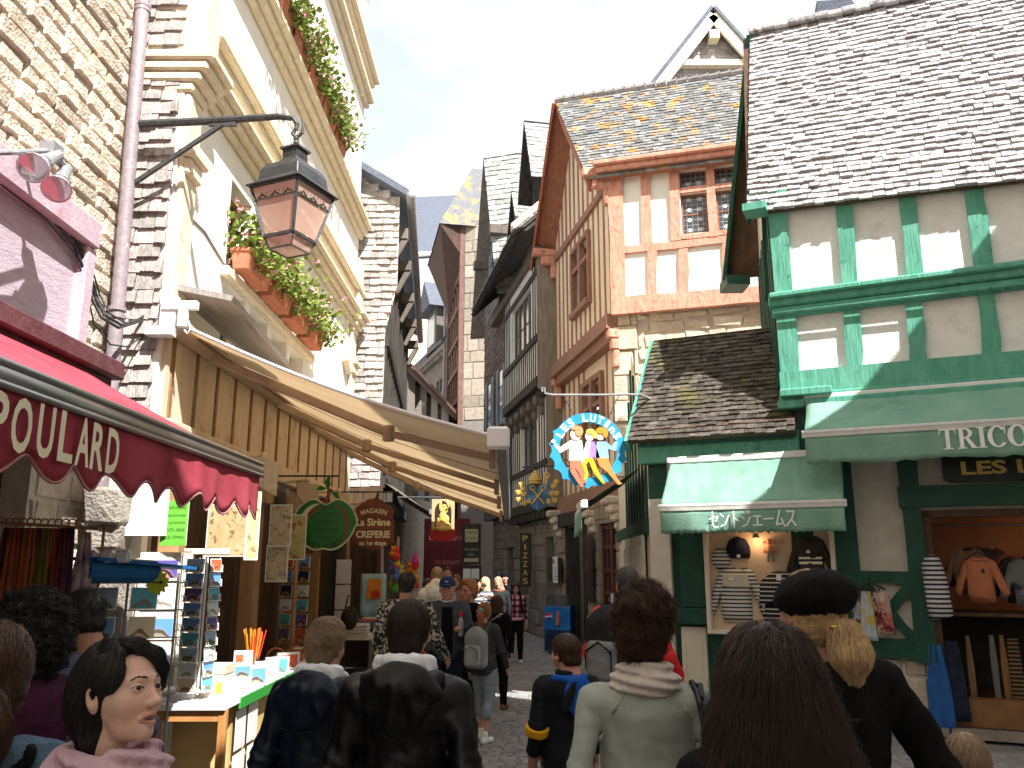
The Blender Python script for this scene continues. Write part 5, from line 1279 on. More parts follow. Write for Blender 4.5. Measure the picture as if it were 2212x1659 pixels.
k.tube([hp_(*q)for q in hk],.016,7);k.bar(hp_(1385,852),hp_(1385,852)+Vector((.3,.5,0)),.03,.03);k.build('bracket_arm',M_ZINC,rs_)
for a_,b_ in(((1216,853),(1238,894)),((1337,853),(1316,900))):
    k=MB();pa,pb=hp_(*a_),hp_(*b_)
    for i in range(9):
        c=pa.lerp(pb,(i+.5)/9);d=(pb-pa)/9;s_=Vector((.011,0,0))if i%2 else Vector((0,.011,0));k.tube([c-d*.6-s_*.3,c-s_,c+d*.6-s_*.3,c+d*.6+s_*.3,c+s_,c-d*.6+s_*.3,c-d*.6-s_*.3],.0045,4)
    k.build('chain',M_IRON,rs_)

# gilded coat of arms with crossed keys
A=onD(1162,1068,18.5);CF=Fr(A,(1,0,0),(0,-1,0));ca=thing('crest_sign','blue shield sign with gold crossed keys and gilded shells','sign',A)
k=MB();k.plate([CF.p(x,0,y_)for x,y_ in[(-.25,.22),(.25,.22),(.25,-.10)]+arc_pts(0,-.10,.25,0,-80,5,.24)+[(0,-.38)]+arc_pts(0,-.10,.25,-100,-180,5,.24)],CF.n*.03);k.build('shield',mat('shield_blue',(.04,.10,.20),(.06,.14,.26),5,.5),ca)
k=MB();k.plate([CF.p(x,.031,y_)for x,y_ in((0,.21),(.24,.21),(.24,-.02),(0,-.02))],CF.n*.004);k.plate([CF.p(x,.031,y_)for x,y_ in((-.24,-.02),(0,-.02),(0,-.35),(-.20,-.22))],CF.n*.004);k.build('shield_quarter',mat('shield_pale_blue',(.09,.22,.40),None,rough=.5),ca)
for sg in(1,-1):
    k=MB();k.tube([CF.p(-.14*sg,.055+.01*sg,-.22),CF.p(.12*sg,.055+.01*sg,.10)],.02,7);k.tube([CF.p(.12*sg+.05*math.cos(t),.055,.14+.05*math.sin(t))for t in np.linspace(0,6.28,13)],.016,6);k.fbox(CF,-.22*sg-.03,-.22*sg+.05,.04,.07,-.20,-.10);k.build('key',M_GOLD,ca)
k=MB()
for i,(w_,y_)in enumerate(((.15,.26),(.16,.32),(.14,.38),(.10,.44),(.05,.50))):k.lathe(CF.p(-.06,.03,y_),[(w_*.9,-.03),(w_,0),(w_*.8,.035)],10,0,Z,1)
k.build('tiara',M_GOLD,ca,smooth=True)
k=MB();k.tube([CF.p(.14,.03,.22),CF.p(.15,.03,.38)]+[CF.p(.20+.06*math.cos(t),.03,.42+.07*math.sin(t))for t in np.linspace(2.8,-2.6,10)],.022,7);k.build('crozier',M_GOLD,ca)
for x,y_ in((-.38,.22),(-.45,.04),(-.32,.0),(-.44,-.12),(-.3,-.2),(.36,.18),(.42,.02),(.31,.02),(.38,-.14),(-.34,.12),(.42,.28)):
    k=MB();k.sphere(CF.p(x,.02,y_),.068,0,10,(1.1,.5,.9))
    for t in(-.6,-.2,.2,.6):k.tube([CF.p(x,.06,y_-.05),CF.p(x+t*.09,.055,y_+.05)],.01,5)
    k.build('gilt_shell',M_GOLD,ca)
k=MB();k.tube([CF.p(-.35,0,.62),CF.p(1.2,0,.66)],.018,6);k.tube([CF.p(.2+.5*t,0,.7+.10*math.sin(t*9))for t in np.linspace(0,1.2,20)],.010,5);k.tube([CF.p(-.1,0,.52),CF.p(-.1,0,.62)],.008,5);k.build('bracket_arm',M_IRON,ca)

# small boards on the right hand wall
def wall_board(name,label,fr,u0,u1,z0,z1,n,mframe,mface,cat,lines=(),t=.04):
    t_=thing(name,label,cat,fr.p((u0+u1)/2,n,z0))
    m_=MB();m_.fbox(fr,u0,u1,n,n+.04,z0,z1);m_.build('frame',mframe,t_,bevel=.008)
    m_=MB();m_.fbox(fr,u0+t,u1-t,n+.04,n+.046,z0+t,z1-t);m_.build('face',mface,t_)
    return t_
M_PAPER=mat('white_paper',(.70,.71,.72),(.76,.77,.78),5,.8)
pf=wall_board('poster_frame','tall framed poster on the stone pier beside the red door',RL,1.55,2.15,1.15,2.5,.06,M_BLKT,mat('amber_black_poster',(.025,.02,.02),(.05,.035,.03),4,.3,c3=(.50,.22,.04),c3scale=2.4,c3ramp=(.60,.66)),'poster')
nb=thing('notice_box','black menu box with a white notice on the pub wall','notice box',RL.p(4.3,0,1.6))
m_=MB();m_.fbox(RL,4.1,5.2,.06,.16,1.5,2.05);m_.build('box',M_BLKT,nb,bevel=.01);m_=MB();m_.fbox(RL,4.16,4.62,.16,.166,1.46,2.08);m_.build('notice',M_PAPER,nb)
m_=MB();m_.lathe(RL.p(4.5,.17,1.96),[(.05,0),(.065,0),(.065,.004),(.05,.004)],14,0,RL.n);m_.build('red_ring',mat('ring_red',(.5,.03,.03),None),nb)
tx=MB()
for i in range(5):tx.fbox(RL,4.2,4.56-.05*(i%3),.1665,.168,1.54+i*.065,1.56+i*.065)
tx.build('print_lines',mat('grey_print',(.25,.27,.30),None),nb)
pz=thing('pizza_sign','narrow black vertical sign reading pizza on the stone corner','sign',RL.p(7.4,.1,1.5))
PF=Fr(RL.p(7.3,.25,0),(.96,-.28,0),(-.28,-.96,0))
m_=MB();m_.fbox(PF,-.16,.16,0,.05,1.3,2.75);m_.build('board',M_BLKT,pz,bevel=.01)
tx=MB()
for i,c in enumerate('PIZZAS'):put_text(tx,c,PF.p(0,.053,2.6-i*.23),PF.u,Z,.16,.14 if c!='I' else .04,bold=.01,n=PF.n,lift=0)
tx.build('lettering',M_GOLD,pz)
mb_=thing('inn_board','black inn board with cream panels standing against the far stone wall','sign',(-1.1,22.5,0))
MF=Fr(onD(1018,1220,22.5)*1.0,(1,0,0),(0,-1,0));MF.o.z=0
m_=MB();m_.fbox(MF,-.26,.26,-.05,0,1.9,3.0);m_.fbox(MF,-.28,.28,-.05,.02,1.12,1.88);m_.fbox(MF,-.04,.04,-.05,0,0,1.2);m_.build('board',M_BLKT,mb_,bevel=.01)
m_=MB();m_.fbox(MF,-.18,.18,0,.006,2.5,2.85);m_.fbox(MF,-.2,.2,0,.006,1.96,2.06);m_.build('panel',mat('cream_panel',(.45,.40,.24),None),mb_)
tx=MB();put_text(tx,'AUBERGE',MF.p(0,.008,2.76),MF.u,Z,.08,.30,n=MF.n,lift=0);put_text(tx,'ST PIERRE',MF.p(0,.008,2.6),MF.u,Z,.08,.30,n=MF.n,lift=0);tx.build('lettering',M_BLKT,mb_)
tx=MB();put_text(tx,'RESTAURANT',MF.p(0,.008,2.3),MF.u,Z,.07,.38,n=MF.n,lift=0);put_text(tx,'GRILL',MF.p(0,.008,2.16),MF.u,Z,.07,.2,n=MF.n,lift=0);tx.build('lettering',mat('pale_grey_letters',(.35,.36,.33),None),mb_)
m_=MB();m_.fbox(MF,-.22,-.01,.02,.026,1.2,1.78);m_.fbox(MF,.01,.22,.02,.026,1.2,1.78);m_.build('menu_sheet',M_PAPER,mb_)
rs2=wall_board('red_board','dim red painted board with pale letters deep in the shaded street',Fr(onD(965,1218,25.5).xy.to_3d(),(1,0,0),(0,-1,0)),-.72,.72,1.3,3.3,0,mat('dim_red',(.11,.015,.02),(.16,.025,.03),4,.6),mat('dim_red_b',(.13,.016,.022),(.17,.025,.03),4,.6),'sign')
RB=Fr(onD(965,1218,25.5).xy.to_3d(),(1,0,0),(0,-1,0));tx=MB();put_text(tx,'FORFAIT 4',RB.p(.1,.05,1.95),RB.u,Z,.13,.9,bold=.02,n=RB.n,lift=0);put_text(tx,'MUSEES',RB.p(.1,.05,2.7),RB.u,Z,.13,.8,bold=.02,n=RB.n,lift=0);tx.build('lettering',mat('dim_pink_letters',(.42,.16,.16),None),rs2)
lb=thing('name_board','dark shaped board with gold letters above the knitwear shop doorway','sign',GF.p(3,.1,2.95))
u0,z0=GF.hit(2036,1013,.08)
m_=MB();zc_=z0;P=[(u0,zc_-.13),(u0+.06,zc_-.16),(u0+2.0,zc_-.16),(u0+2.06,zc_-.13),(u0+2.06,zc_+.13),(u0+2.0,zc_+.15),(u0+.06,zc_+.15),(u0,zc_+.13)]
m_.plate([GF.p(x,.04,y_)for x,y_ in P],GF.n*.05);m_.build('board',mat('sign_black_green',(.012,.02,.018),None,rough=.4),lb,bevel=.008)
tx=MB();put_text(tx,'LES LUTINS',GF.p(u0+1.0,.093,zc_),GF.u,Z,.15,1.62,bold=.03,n=GF.n,lift=0);tx.build('lettering',M_GOLD,lb)

# wooden spotlight brackets over the left shop
for i,(px,py,zc_,lab)in enumerate(((567,1018,8.6,'nearest the crimson awning'),(663,1063,11.0,'left of the apple sign'),(731,1082,12.8,'just above the apple sign'),(784,1105,15.0,'in front of the brown shield sign'))):
    c=onD(px,py,zc_);t_=thing('shaded_spotlight',f'tan rod ending in a rounded board shade, {lab}','spotlight',c,'shaded spotlights on the cream house shop')
    m_=MB();m_.tube([(-3.1,c.y,c.z+.13),(c.x,c.y,c.z+.16)],.022,8);m_.sphere((c.x,c.y,c.z+.16),.045,0,8);m_.build('rod',M_OCHREW,t_)
    m_=MB();P=[(-.16,.14),(.16,.10),(.16,-.26),(-.02,-.16),(-.12,-.04)];m_.plate([Vector((c.x+x,c.y-.01,c.z+y_))for x,y_ in P],(0,.03,0));m_.build('shade',M_OCHREW,t_,bevel=.008)
# ================================================================ goods on the left
def pic_mat(name,land,low,high,spot=None,hz=.38,sc=16.0):
    if name in MATS:return MATS[name]
    m=bpy.data.materials.new(name);MATS[name]=m;m.use_nodes=True
    N,L=m.node_tree.nodes,m.node_tree.links;b=N['Principled BSDF'];b.inputs['Roughness'].default_value=.35
    tc=N.new('ShaderNodeTexCoord');sp=N.new('ShaderNodeSeparateXYZ');L.new(tc.outputs['Generated'],sp.inputs[0])
    nz=N.new('ShaderNodeTexNoise');nz.inputs['Scale'].default_value=sc;nz.inputs['Detail'].default_value=5;L.new(tc.outputs['Object'],nz.inputs['Vector'])
    # a mound in the middle: z minus a bump over x
    a=N.new('ShaderNodeMath');a.operation='SUBTRACT';a.inputs[1].default_value=.5;L.new(sp.outputs[0],a.inputs[0])
    ab=N.new('ShaderNodeMath');ab.operation='MULTIPLY';L.new(a.outputs[0],ab.inputs[0]);L.new(a.outputs[0],ab.inputs[1])
    c=N.new('ShaderNodeMath');c.operation='MULTIPLY_ADD';c.inputs[1].default_value=2.6;L.new(ab.outputs[0],c.inputs[0]);L.new(sp.outputs[2],c.inputs[2])
    d=N.new('ShaderNodeMath');d.operation='MULTIPLY_ADD';d.inputs[1].default_value=.62;L.new(nz.outputs[0],d.inputs[0]);L.new(c.outputs[0],d.inputs[2])
    r=N.new('ShaderNodeValToRGB');e=r.color_ramp.elements
    e[0].position=0;e[0].color=(*low,1);e[1].position=1;e[1].color=(*high,1)
    for p_,col in((hz+.12,spot or low),(hz+.16,land),(hz+.34,land),(hz+.37,tuple(.5*(x+y_)for x,y_ in zip(low,high)))):
        k=e.new(p_);k.color=(*col,1)
    L.new(d.outputs[0],r.inputs[0]);L.new(r.outputs[0],b.inputs['Base Color'])
    return m
PICS=[pic_mat('card_blue',(.10,.07,.05),(.30,.28,.20),(.12,.30,.62)),pic_mat('card_dusk',(.03,.02,.03),(.55,.25,.18),(.12,.09,.32)),
        pic_mat('card_green',(.12,.10,.07),(.10,.22,.04),(.35,.50,.66)),pic_mat('card_sepia',(.20,.13,.07),(.58,.46,.28),(.70,.62,.46)),
        pic_mat('card_red',(.30,.06,.02),(.55,.20,.04),(.62,.12,.06)),pic_mat('card_teal',(.20,.16,.11),(.06,.30,.38),(.10,.42,.55)),
        pic_mat('card_pale',(.28,.24,.20),(.62,.64,.62),(.66,.72,.78)),pic_mat('card_night',(.40,.25,.06),(.02,.03,.07),(.015,.025,.10))]
M_CARDW=mat('card_white',(.76,.76,.74),None,rough=.5)
def card(name,label,cat,fr,u,z,w,h,n,pic,border=.008,group=None,t=.003,tilt=0.0):
    """a flat printed sheet standing in front of frame fr"""
    o=fr.p(u,n,z)
    nn=(fr.n*math.cos(tilt)+Z*math.sin(tilt));up=(Z*math.cos(tilt)-fr.n*math.sin(tilt))
    m_=MB();m_.obox(o,fr.u*w/2,up*h/2,nn*t/2);b_=m_.build(name,M_CARDW,None,loc=o);b_.location=o
    tag(b_,label,cat,group)
    m_=MB();m_.obox(o+nn*(t/2+.001),fr.u*(w/2-border),up*(h/2-border),nn*.0008);m_.build('picture',pic,b_)
    return b_
VIEW=lambda px,py,zc,yaw=0:Fr(onD(px,py,zc)*1.0,(math.cos(yaw),math.sin(yaw),0),(math.sin(yaw),-math.cos(yaw),0))
M_PARCH=mat('parchment_map',(.50,.36,.18),(.62,.48,.28),7,.8,c3=(.24,.15,.07),c3scale=17,c3ramp=(.56,.60))
M_PARCH2=mat('grey_map',(.42,.34,.22),(.56,.47,.32),9,.8,c3=(.20,.15,.09),c3scale=24,c3ramp=(.55,.59))
M_WMAP=mat('white_map',(.78,.78,.76),(.80,.80,.78),9,.7,c3=(.45,.45,.42),c3scale=8,c3ramp=(.64,.66))
def hung(label,px,py,zc,w,h,pic,yaw,name='map_poster',cat='poster',border=.012):
    fr=VIEW(px,py,zc,yaw);z=fr.o.z;fr.o.z=0
    return card(name,label,cat,fr,0,z,w,h,0,pic,border,t=.006)
hung('bright white map sheet hanging at the corner stones, in full sun',315,1098,7.0,.37,.46,M_WMAP,.12,border=.02)
gn=hung('lime green printed notice hanging beside the white map sheet',377,1130,7.0,.26,.38,mat('lime_paper',(.16,.52,.05),(.20,.58,.08),5,.7),-.25,'notice','notice',.001)
NF=VIEW(377,1130,7.0,-.25);zc_=NF.o.z;NF.o.z=0;tx=MB()
for i,s_ in enumerate(('SAINT-PIERRE','Galettes Gourmandes','Cidre de Normandie','BISCUITS - SABLES','GLACES - POMMEAU')):put_text(tx,s_,NF.p(0,.006,zc_+.13-i*.062),NF.u,Z,.026,.215,bold=.01 if i in(0,3)else 0,n=NF.n,lift=0)
tx.build('lettering',mat('dark_green_ink',(.02,.12,.02),None),gn)
hung('antique world map print hanging under the end of the crimson valance',490,1145,7.4,.42,.47,M_PARCH,-.28)
hung('narrow tall map panel hanging edge on right of the world map',546,1135,7.5,.13,.62,M_PARCH,.7)
hung('upper map print of the red edged pair left of the apple sign',606,1135,9.5,.28,.48,M_PARCH2,-.22)
hung('lower map print of the red edged pair left of the apple sign',598,1217,9.48,.28,.42,M_PARCH2,-.22)
hung('small coloured map print half hidden behind the apple sign',642,1160,10.3,.22,.56,mat('green_map',(.34,.36,.15),(.50,.44,.22),8,.8,c3=(.30,.12,.05),c3scale=9,c3ramp=(.56,.6)),.15)

# counter
ct=thing('shop_counter','long shop counter with a white top, green edge and wooden end frame','counter',(-2.45,6.6,0))
m_=MB();m_.box(-2.74,-2.16,6.55,11.0,.82,.87);m_.build('top',M_WHITEP,ct,bevel=.006)
m_=MB();m_.box(-2.17,-2.15,6.9,11.0,.78,.862);m_.build('green_edge',mat('bright_green_edge',(.03,.26,.04),None,rough=.5),ct)
for x,y_ in((-2.72,6.58),(-2.22,6.58)):
    m_=MB();m_.box(x,x+.06,y_,y_+.06,0,.82);m_.build('leg',mat('orange_wood',(.40,.18,.06),(.50,.25,.09),6,.5,stretch=(1,1,.2)),ct,bevel=.005)
m_=MB();m_.box(-2.66,-2.22,6.585,6.63,.74,.815);m_.build('rail',MATS['orange_wood'],ct)
m_=MB();m_.box(-2.70,-2.24,6.95,10.9,.0,.80);m_.build('front_panel',mat('ochre_panel',(.48,.34,.14),(.56,.41,.18),4,.7),ct)
SF2=Fr((-2.22,6.7,0),(0,1,0),(1,0,0))
for i,(u,z,w_)in enumerate(((.38,.60,.26),(.70,.60,.26),(.38,.27,.3),(.75,.27,.3))):
    card('print',f'framed grey sketch print leaning on the counter front, {["upper near", "upper far", "lower near", "lower far"][i]} one','print',SF2,u,z,w_,.30,.02,pic_mat('sketch',(.30,.29,.28),(.60,.60,.60),(.72,.72,.72)),.02,'prints on the counter front')
# tall card carousel on the counter
EB=onD(430,1345,6.45);rk=thing('postcard_carousel','tall white wire carousel of postcards standing on the counter in sun','card rack',(EB.x,EB.y,.87))
m_=MB();m_.tube([(EB.x,EB.y,.87),(EB.x,EB.y,EB.z+.52)],.012,6);m_.lathe((EB.x,EB.y,.87),[(.14,0),(.14,.012),(.02,.02)],14);
CFs=[Fr((EB.x,EB.y,0),(math.cos(a),math.sin(a),0),(math.sin(a),-math.cos(a),0))for a in(R(-12),R(78),R(-102))]
for fr in CFs:
    for r_ in range(9):
        z=EB.z+.44-r_*.112
        for uu in(-.075,.075):m_.tube([fr.p(uu,.105,z-.05),fr.p(uu,.125,z-.05),fr.p(uu,.125,z+.0),fr.p(uu*.93,.125,z+.005),fr.p(uu*.5,.125,z-.05)],.003,4)
        m_.tube([fr.p(-.08,.125,z-.05),fr.p(.08,.125,z-.05)],.003,4)
    for uu in(-.085,.085):m_.tube([fr.p(uu,.09,EB.z-.52),fr.p(uu,.09,EB.z+.5)],.004,4)
m_.build('wire_frame',M_WHITEP,rk)
ORD=['top','second','third','fourth','fifth','sixth','seventh','eighth','bottom']
pseq=[2,0,1,0,0,5,2,6,3,4,0,5,6,1,2,6,0,5,7,2,0,6,5,3,1,2,0]
for k_,fr in enumerate(CFs[:2]):
    for r_ in range(9):
        card('postcard',f'{["facing", "side on"][k_]} postcard in the {ORD[r_]} row of the tall sunlit carousel','postcard',fr,0,EB.z+.44-r_*.112,.155,.105,.112,PICS[pseq[(r_+k_*9)%27]],.006,'postcards in the tall carousel',tilt=.12)
# board wall with framed prints beside it
bw_=onD(350,1330,6.9);BWf=VIEW(350,1330,6.9,.1);BWf.o.z=0
pb=thing('display_board','pale display panel of framed prints left of the sunny carousel','display panel',BWf.p(0,0,0))
m_=MB();m_.fbox(BWf,-.22,.20,-.02,0,.3,2.0);m_.build('panel',mat('pale_panel',(.62,.58,.48),(.70,.66,.56),4,.7),pb)
m_=MB();m_.fbox(BWf,.14,.22,-.02,.04,.3,2.02);m_.fbox(BWf,.14,.52,-.02,.04,1.98,2.03);m_.build('post',M_CREAMB,pb,bevel=.006)
for i,(z,pi_)in enumerate(((1.86,1),(1.62,6),(1.38,0),(1.16,6),(.94,6),(.74,1))):
    card('framed_print',f'framed landscape print, {["top", "second", "third", "fourth", "fifth", "lowest"][i]} on the pale display panel','print',BWf,-.03,z,.30,.19,.012,PICS[pi_],.022,'prints on the pale display panel')
# shaded card stand with blue cover
EB=onD(270,1330,4.9);r2=thing('card_stand','shaded wire card stand under a long blue cover near the scarves','card rack',(EB.x,EB.y,0))
RF2=VIEW(270,1330,4.9,.30);RF2.o.z=0
m_=MB()
for u in(-.28,-.0,.28):m_.tube([RF2.p(u,0,0),RF2.p(u,0,1.85)],.008,6)
for z in np.arange(1.15,1.8,.16):m_.tube([RF2.p(-.3,.02,z),RF2.p(.32,.02,z)],.004,4)
m_.build('wire_frame',M_ZINC,r2)
m_=MB();a_,b_=onD(180,1230,4.6),onD(398,1238,5.2);d=b_-a_
m_.tube([a_,a_+d*.66,a_+d*.72],[.075,.07,.03],12);m_.bar(a_+Z*.06,b_+Z*.03,.22,.018);m_.build('cover',mat('blue_canvas',(.01,.09,.26),(.015,.13,.34),5,.5),r2,smooth=False)
for i in range(8):
    card('postcard',f'shaded postcard, {["top", "second", "third", "bottom"][i // 2]} row {["left", "right"][i % 2]}, on the stand under the blue cover','postcard',RF2,-.12+.22*(i%2),1.70-.17*(i//2),.15,.13,.035,PICS[(i*3+2)%8],.006,'postcards on the shaded stand',tilt=.2)
st_=thing('star_price_tag','yellow green star shaped price tag hanging from the blue cover','price tag',onD(340,1258,5.0));SFr2=VIEW(340,1258,4.95,.1)
m_=MB();m_.plate([SFr2.p(math.cos(t)*(.075 if i%2 else .052),0,math.sin(t)*(.085 if i%2 else .06))for i,t in enumerate(np.linspace(0,2*math.pi,25)[:-1])],SFr2.n*.003);m_.build('tag',mat('tag_yellow',(.42,.50,.03),None),st_)
m_=MB();m_.fbox(SFr2,-.03,.02,.004,.005,-.004,.004);m_.plate([SFr2.p(x,.004,y_)for x,y_ in((.015,-.014),(.038,0),(.015,.014))],SFr2.n*.001);m_.build('arrow',M_BLKT,st_)
pk=MB();q=onD(232,1206,4.70)
for i in(-1,0,1):pk.obox(q+Vector((i*.085,i*.02,.01)),(.04,.005,0),(-.01,.05,0),(0,0,.035))
tag(pk.build('package',mat('plastic_wrap',(.55,.58,.66),(.68,.70,.76),14,.25,.5,40,spec=.6),bevel=.016),'row of white plastic wrapped packets lying on the blue cover','package')
# scarf rail
SR=VIEW(88,1180,4.5,.42);zz=SR.o.z;SR.o.z=0
sr_=thing('scarf_rail','wire frame with a rail for hanging scarves in the dark shop entrance','clothes rail',SR.p(0,0,0))
m_=MB();zt_=onD(88,1128,4.5).z;SR.k=1.0
m_.tube([SR.p(-.24,-.02,zt_),SR.p(.27,-.02,zt_-.03)],.01,6);m_.tube([SR.p(-.26,-.02,0),SR.p(-.26,-.02,zt_+.06)],.008,6);m_.tube([SR.p(.3,-.1,0),SR.p(.3,-.1,zt_)],.008,6)
for i in range(8):m_.tube([SR.p(-.26,-.02,zt_-.1-i*.08),SR.p(-.18,-.1,zt_-.1-i*.08)],.004,4)
for i in range(12):m_.tube([SR.p(-.2+i*.034+.02*math.cos(t),-.02,zt_+.022*math.sin(t))for t in np.linspace(0,5.5,9)],.004,4)
m_.build('frame',mat('rusty_wire',(.22,.12,.07),(.32,.19,.12),9,.6),sr_)
def drape(mb,fr,u,n,ztop,w,l,seed,m=0):
    rr=random.Random(seed);ph=rr.uniform(0,6)
    P=[]
    for j in range(9):
        v=j/8;ww=w*(.55+.45*min(1,v*2.5))*(1+.1*math.sin(v*5+ph))
        for i in range(9):
            x=i/8-.5;P.append(fr.p(u+x*ww,n+.018*math.sin(x*15+ph)*(1-.3*v),ztop-l*v))
    mb.add(P,[(j*9+i,j*9+i+1,(j+1)*9+i+1,(j+1)*9+i)for j in range(8)for i in range(8)],m)
sc_col=[(.06,.02,.02),(.20,.05,.02),(.16,.06,.03),(.24,.07,.02),(.10,.05,.03),(.12,.10,.02),(.22,.06,.02),(.10,.02,.02),(.06,.03,.06)]
sc_nm=['dark maroon','rust','brown','orange rust','dull brown','olive','bright rust','wine red','dark purple']
for i in range(9):
    m_=MB();drape(m_,SR,-.17+i*.038,-.01+.01*(i%2),zt_-.03,.075,.62+.1*(i%3),i)
    tag(cloth(m_.build('scarf',mat('scarf_%d'%i,sc_col[i],tuple(x*1.6 for x in sc_col[i]),10,.95,.3,60),smooth=True)),f'{sc_nm[i]} scarf hanging on the rail in the dark shop entrance','scarf','scarves on the rail')
m_=MB();drape(m_,SR,.215,0,zt_-.05,.10,.60,77);tag(cloth(m_.build('scarf',mat('multi_scarf',(.10,.05,.20),(.55,.45,.40),9,.9,c3=(.30,.28,.04),c3scale=7,c3ramp=(.5,.55)),smooth=True)),'patterned purple and white scarf at the right end of the rail','scarf','scarves on the rail')
# things on the counter
bx=MB();bx.box(-2.66,-2.30,6.72,6.98,.871,1.10);bx.box(-2.60,-2.34,7.0,7.2,.871,1.16)
b0=thing('gift_box','white gift box with a pink landscape print on the counter below the carousel','box',(-2.5,6.8,.87))
m_=MB();m_.box(-2.58,-2.24,6.74,6.96,.872,1.12);m_.build('box',mat('pale_box',(.70,.60,.50),(.78,.70,.60),6,.6,c3=(.55,.22,.20),c3scale=6,c3ramp=(.60,.66)),b0,bevel=.008)
m_=MB();m_.box(-2.585,-2.235,6.735,6.965,1.06,1.125);m_.build('lid',mat('box_lid',(.60,.52,.38),None),b0)
m_=MB();m_.box(-2.30,-2.26,6.728,6.737,.92,1.0);m_.build('price_label',mat('lime_label',(.45,.62,.05),None),b0)
tr2=thing('card_tray','white card tray on brackets at the near end of the counter','tray',(-2.7,6.62,1.0))
m_=MB();q=onD(395,1490,6.35);m_.obox(q,(.16,0,0),(0,.10,0),(0,0,.012));m_.build('tray',M_WHITEP,tr2,bevel=.004);m_=MB();m_.obox(q+Vector((0,.02,-.06)),(.10,0,0),(0,.06,0),(0,0,.045));m_.build('support',M_CARDW,tr2)
cal=thing('calendar_stand','small three fold calendar stand with a red square on the counter','calendar',(-2.25,7.1,.87))
CAF=Fr((-2.24,7.16,0),(.94,.33,0),(.33,-.94,0))
for i in range(3):
    m_=MB();m_.fbox(CAF,-.075,.075,-.01,.012+.02*(2-i),.872+i*.11,.872+(i+1)*.11-.006);m_.build('leaf',M_CARDW,cal)
    m_=MB();m_.fbox(CAF,-.06 if i else-.065,.06 if i<2 else-.0,.013+.02*(2-i),.014+.02*(2-i),.885+i*.11,.965+i*.11-(.02 if i==2 else 0));m_.build('picture',PICS[[6,0,4][i]],cal)
for i,(y_,pi_,nm_)in enumerate(((7.5,0,'nearest'),(7.85,6,'second'),(8.2,5,'third'),(8.6,4,'farthest'))):
    fr=Fr((-2.24,y_,0),(.80,.6,0),(.6,-.8,0));card('photo_block',f'{nm_} small picture block in the row along the green counter edge','picture',fr,0,.955,.22,.16,0,PICS[pi_],.02,'picture blocks along the counter',t=.05)
pen=thing('pen_pot','dark pot of red and orange pens on the back of the counter','pen pot',(-2.6,8.6,.87));m_=MB();m_.lathe((-2.6,8.6,.871),[(.06,0),(.065,.16)],12);m_.build('pot',M_BLKT,pen)
m_=MB();m2=MB()
for i in range(26):
    a=random.uniform(0,6.28);r_=random.uniform(.01,.05);(m_ if i%2 else m2).tube([(-2.6+r_*math.cos(a),8.6+r_*math.sin(a),.9),(-2.6+2.6*r_*math.cos(a),8.6+2.6*r_*math.sin(a),1.24+random.uniform(-.04,.04))],.007,5)
m_.build('red_pens',mat('pen_red',(.50,.04,.02),None,rough=.4),pen);m2.build('orange_pens',mat('pen_orange',(.60,.22,.02),None,rough=.4),pen)
for i,(x,y_,r_,c,nm_)in enumerate(((-2.45,8.0,.07,(.55,.04,.10),'pink'),(-2.5,9.1,.10,(.30,.10,.04),'brown'),(-2.35,9.4,.09,(.35,.12,.05),'rust'),(-2.5,9.9,.11,(.20,.08,.04),'dark brown'),(-2.3,10.2,.09,(.45,.25,.12),'tan'))):
    m_=MB();m_.lathe((x,y_,.872),[(r_*.7,0),(r_,.03),(r_*1.05,.06),(r_*.9,.062),(r_*.6,.03)],14);m_.tube([(x+r_*math.cos(t),y_,.93+r_*math.sin(t))for t in np.linspace(0,3.14,10)],.01,6)
    tag(m_.build('trinket_basket',mat('basket_%d'%i,c,tuple(q*1.5 for q in c),20,.7,.3,60),smooth=True),f'{nm_} handled trinket basket on the counter','basket','trinket baskets on the counter')
# second card stand further along
EB=onD(640,1290,11.2);C2=VIEW(640,1290,11.2,-.25);C2.o.z=0
r3=thing('book_stand','wooden framed stand of dark cards and guides under the apple sign','card rack',C2.p(0,0,0))
m_=MB();zb,zt_=onD(640,1388,11.2).z,onD(640,1195,11.2).z
for u in(-.24,.05):m_.fbox(C2,u,u+.03,-.02,.02,zb,zt_)
m_.fbox(C2,-.24,.08,-.02,.02,zb-.03,zb);m_.fbox(C2,-.24,.08,-.02,.02,zt_,zt_+.03);m_.fbox(C2,.05,.3,-.06,-.03,zb,zt_);m_.build('frame',M_WOOD,r3)
for i in range(6):
    for j in range(2):
        card('guide_book',f'{["orange", "blue", "dark", "pale", "teal", "red"][(i + j) % 6]} guide in the {ORD[i]} row, {["left", "right"][j]} column of the wooden framed stand','book',C2,-.14+.26*j,zt_-.12-i*.19,.17,.15,.03+.02*j,PICS[[4,0,7,6,5,1][(i+j)%6]],.004,'guides in the wooden stand',t=.015,tilt=.1)
# white frames on a dark pillar
C3=VIEW(737,1300,13.2,.1);C3.o.z=0
pl_=thing('dark_pillar','dark shop pillar hung with pale panels behind the apple sign','pillar',C3.p(0,0,0));m_=MB();m_.fbox(C3,-.32,.02,-.3,-.02,0,3.0);m_.build('shaft',M_BLKT,pl_)
for i in range(3):
    z=onD(737,1235+i*55,13.2).z;m_=MB();m_.fbox(C3,-.10,.14,0,.03,z-.19,z+.19);tag(m_.build('blank_frame',mat('grey_white_board',(.50,.50,.52),(.58,.58,.60),4,.6),bevel=.005),f'{["upper", "middle", "lower"][i]} pale square panel hanging on the dark pillar','panel','pale panels on the dark pillar')
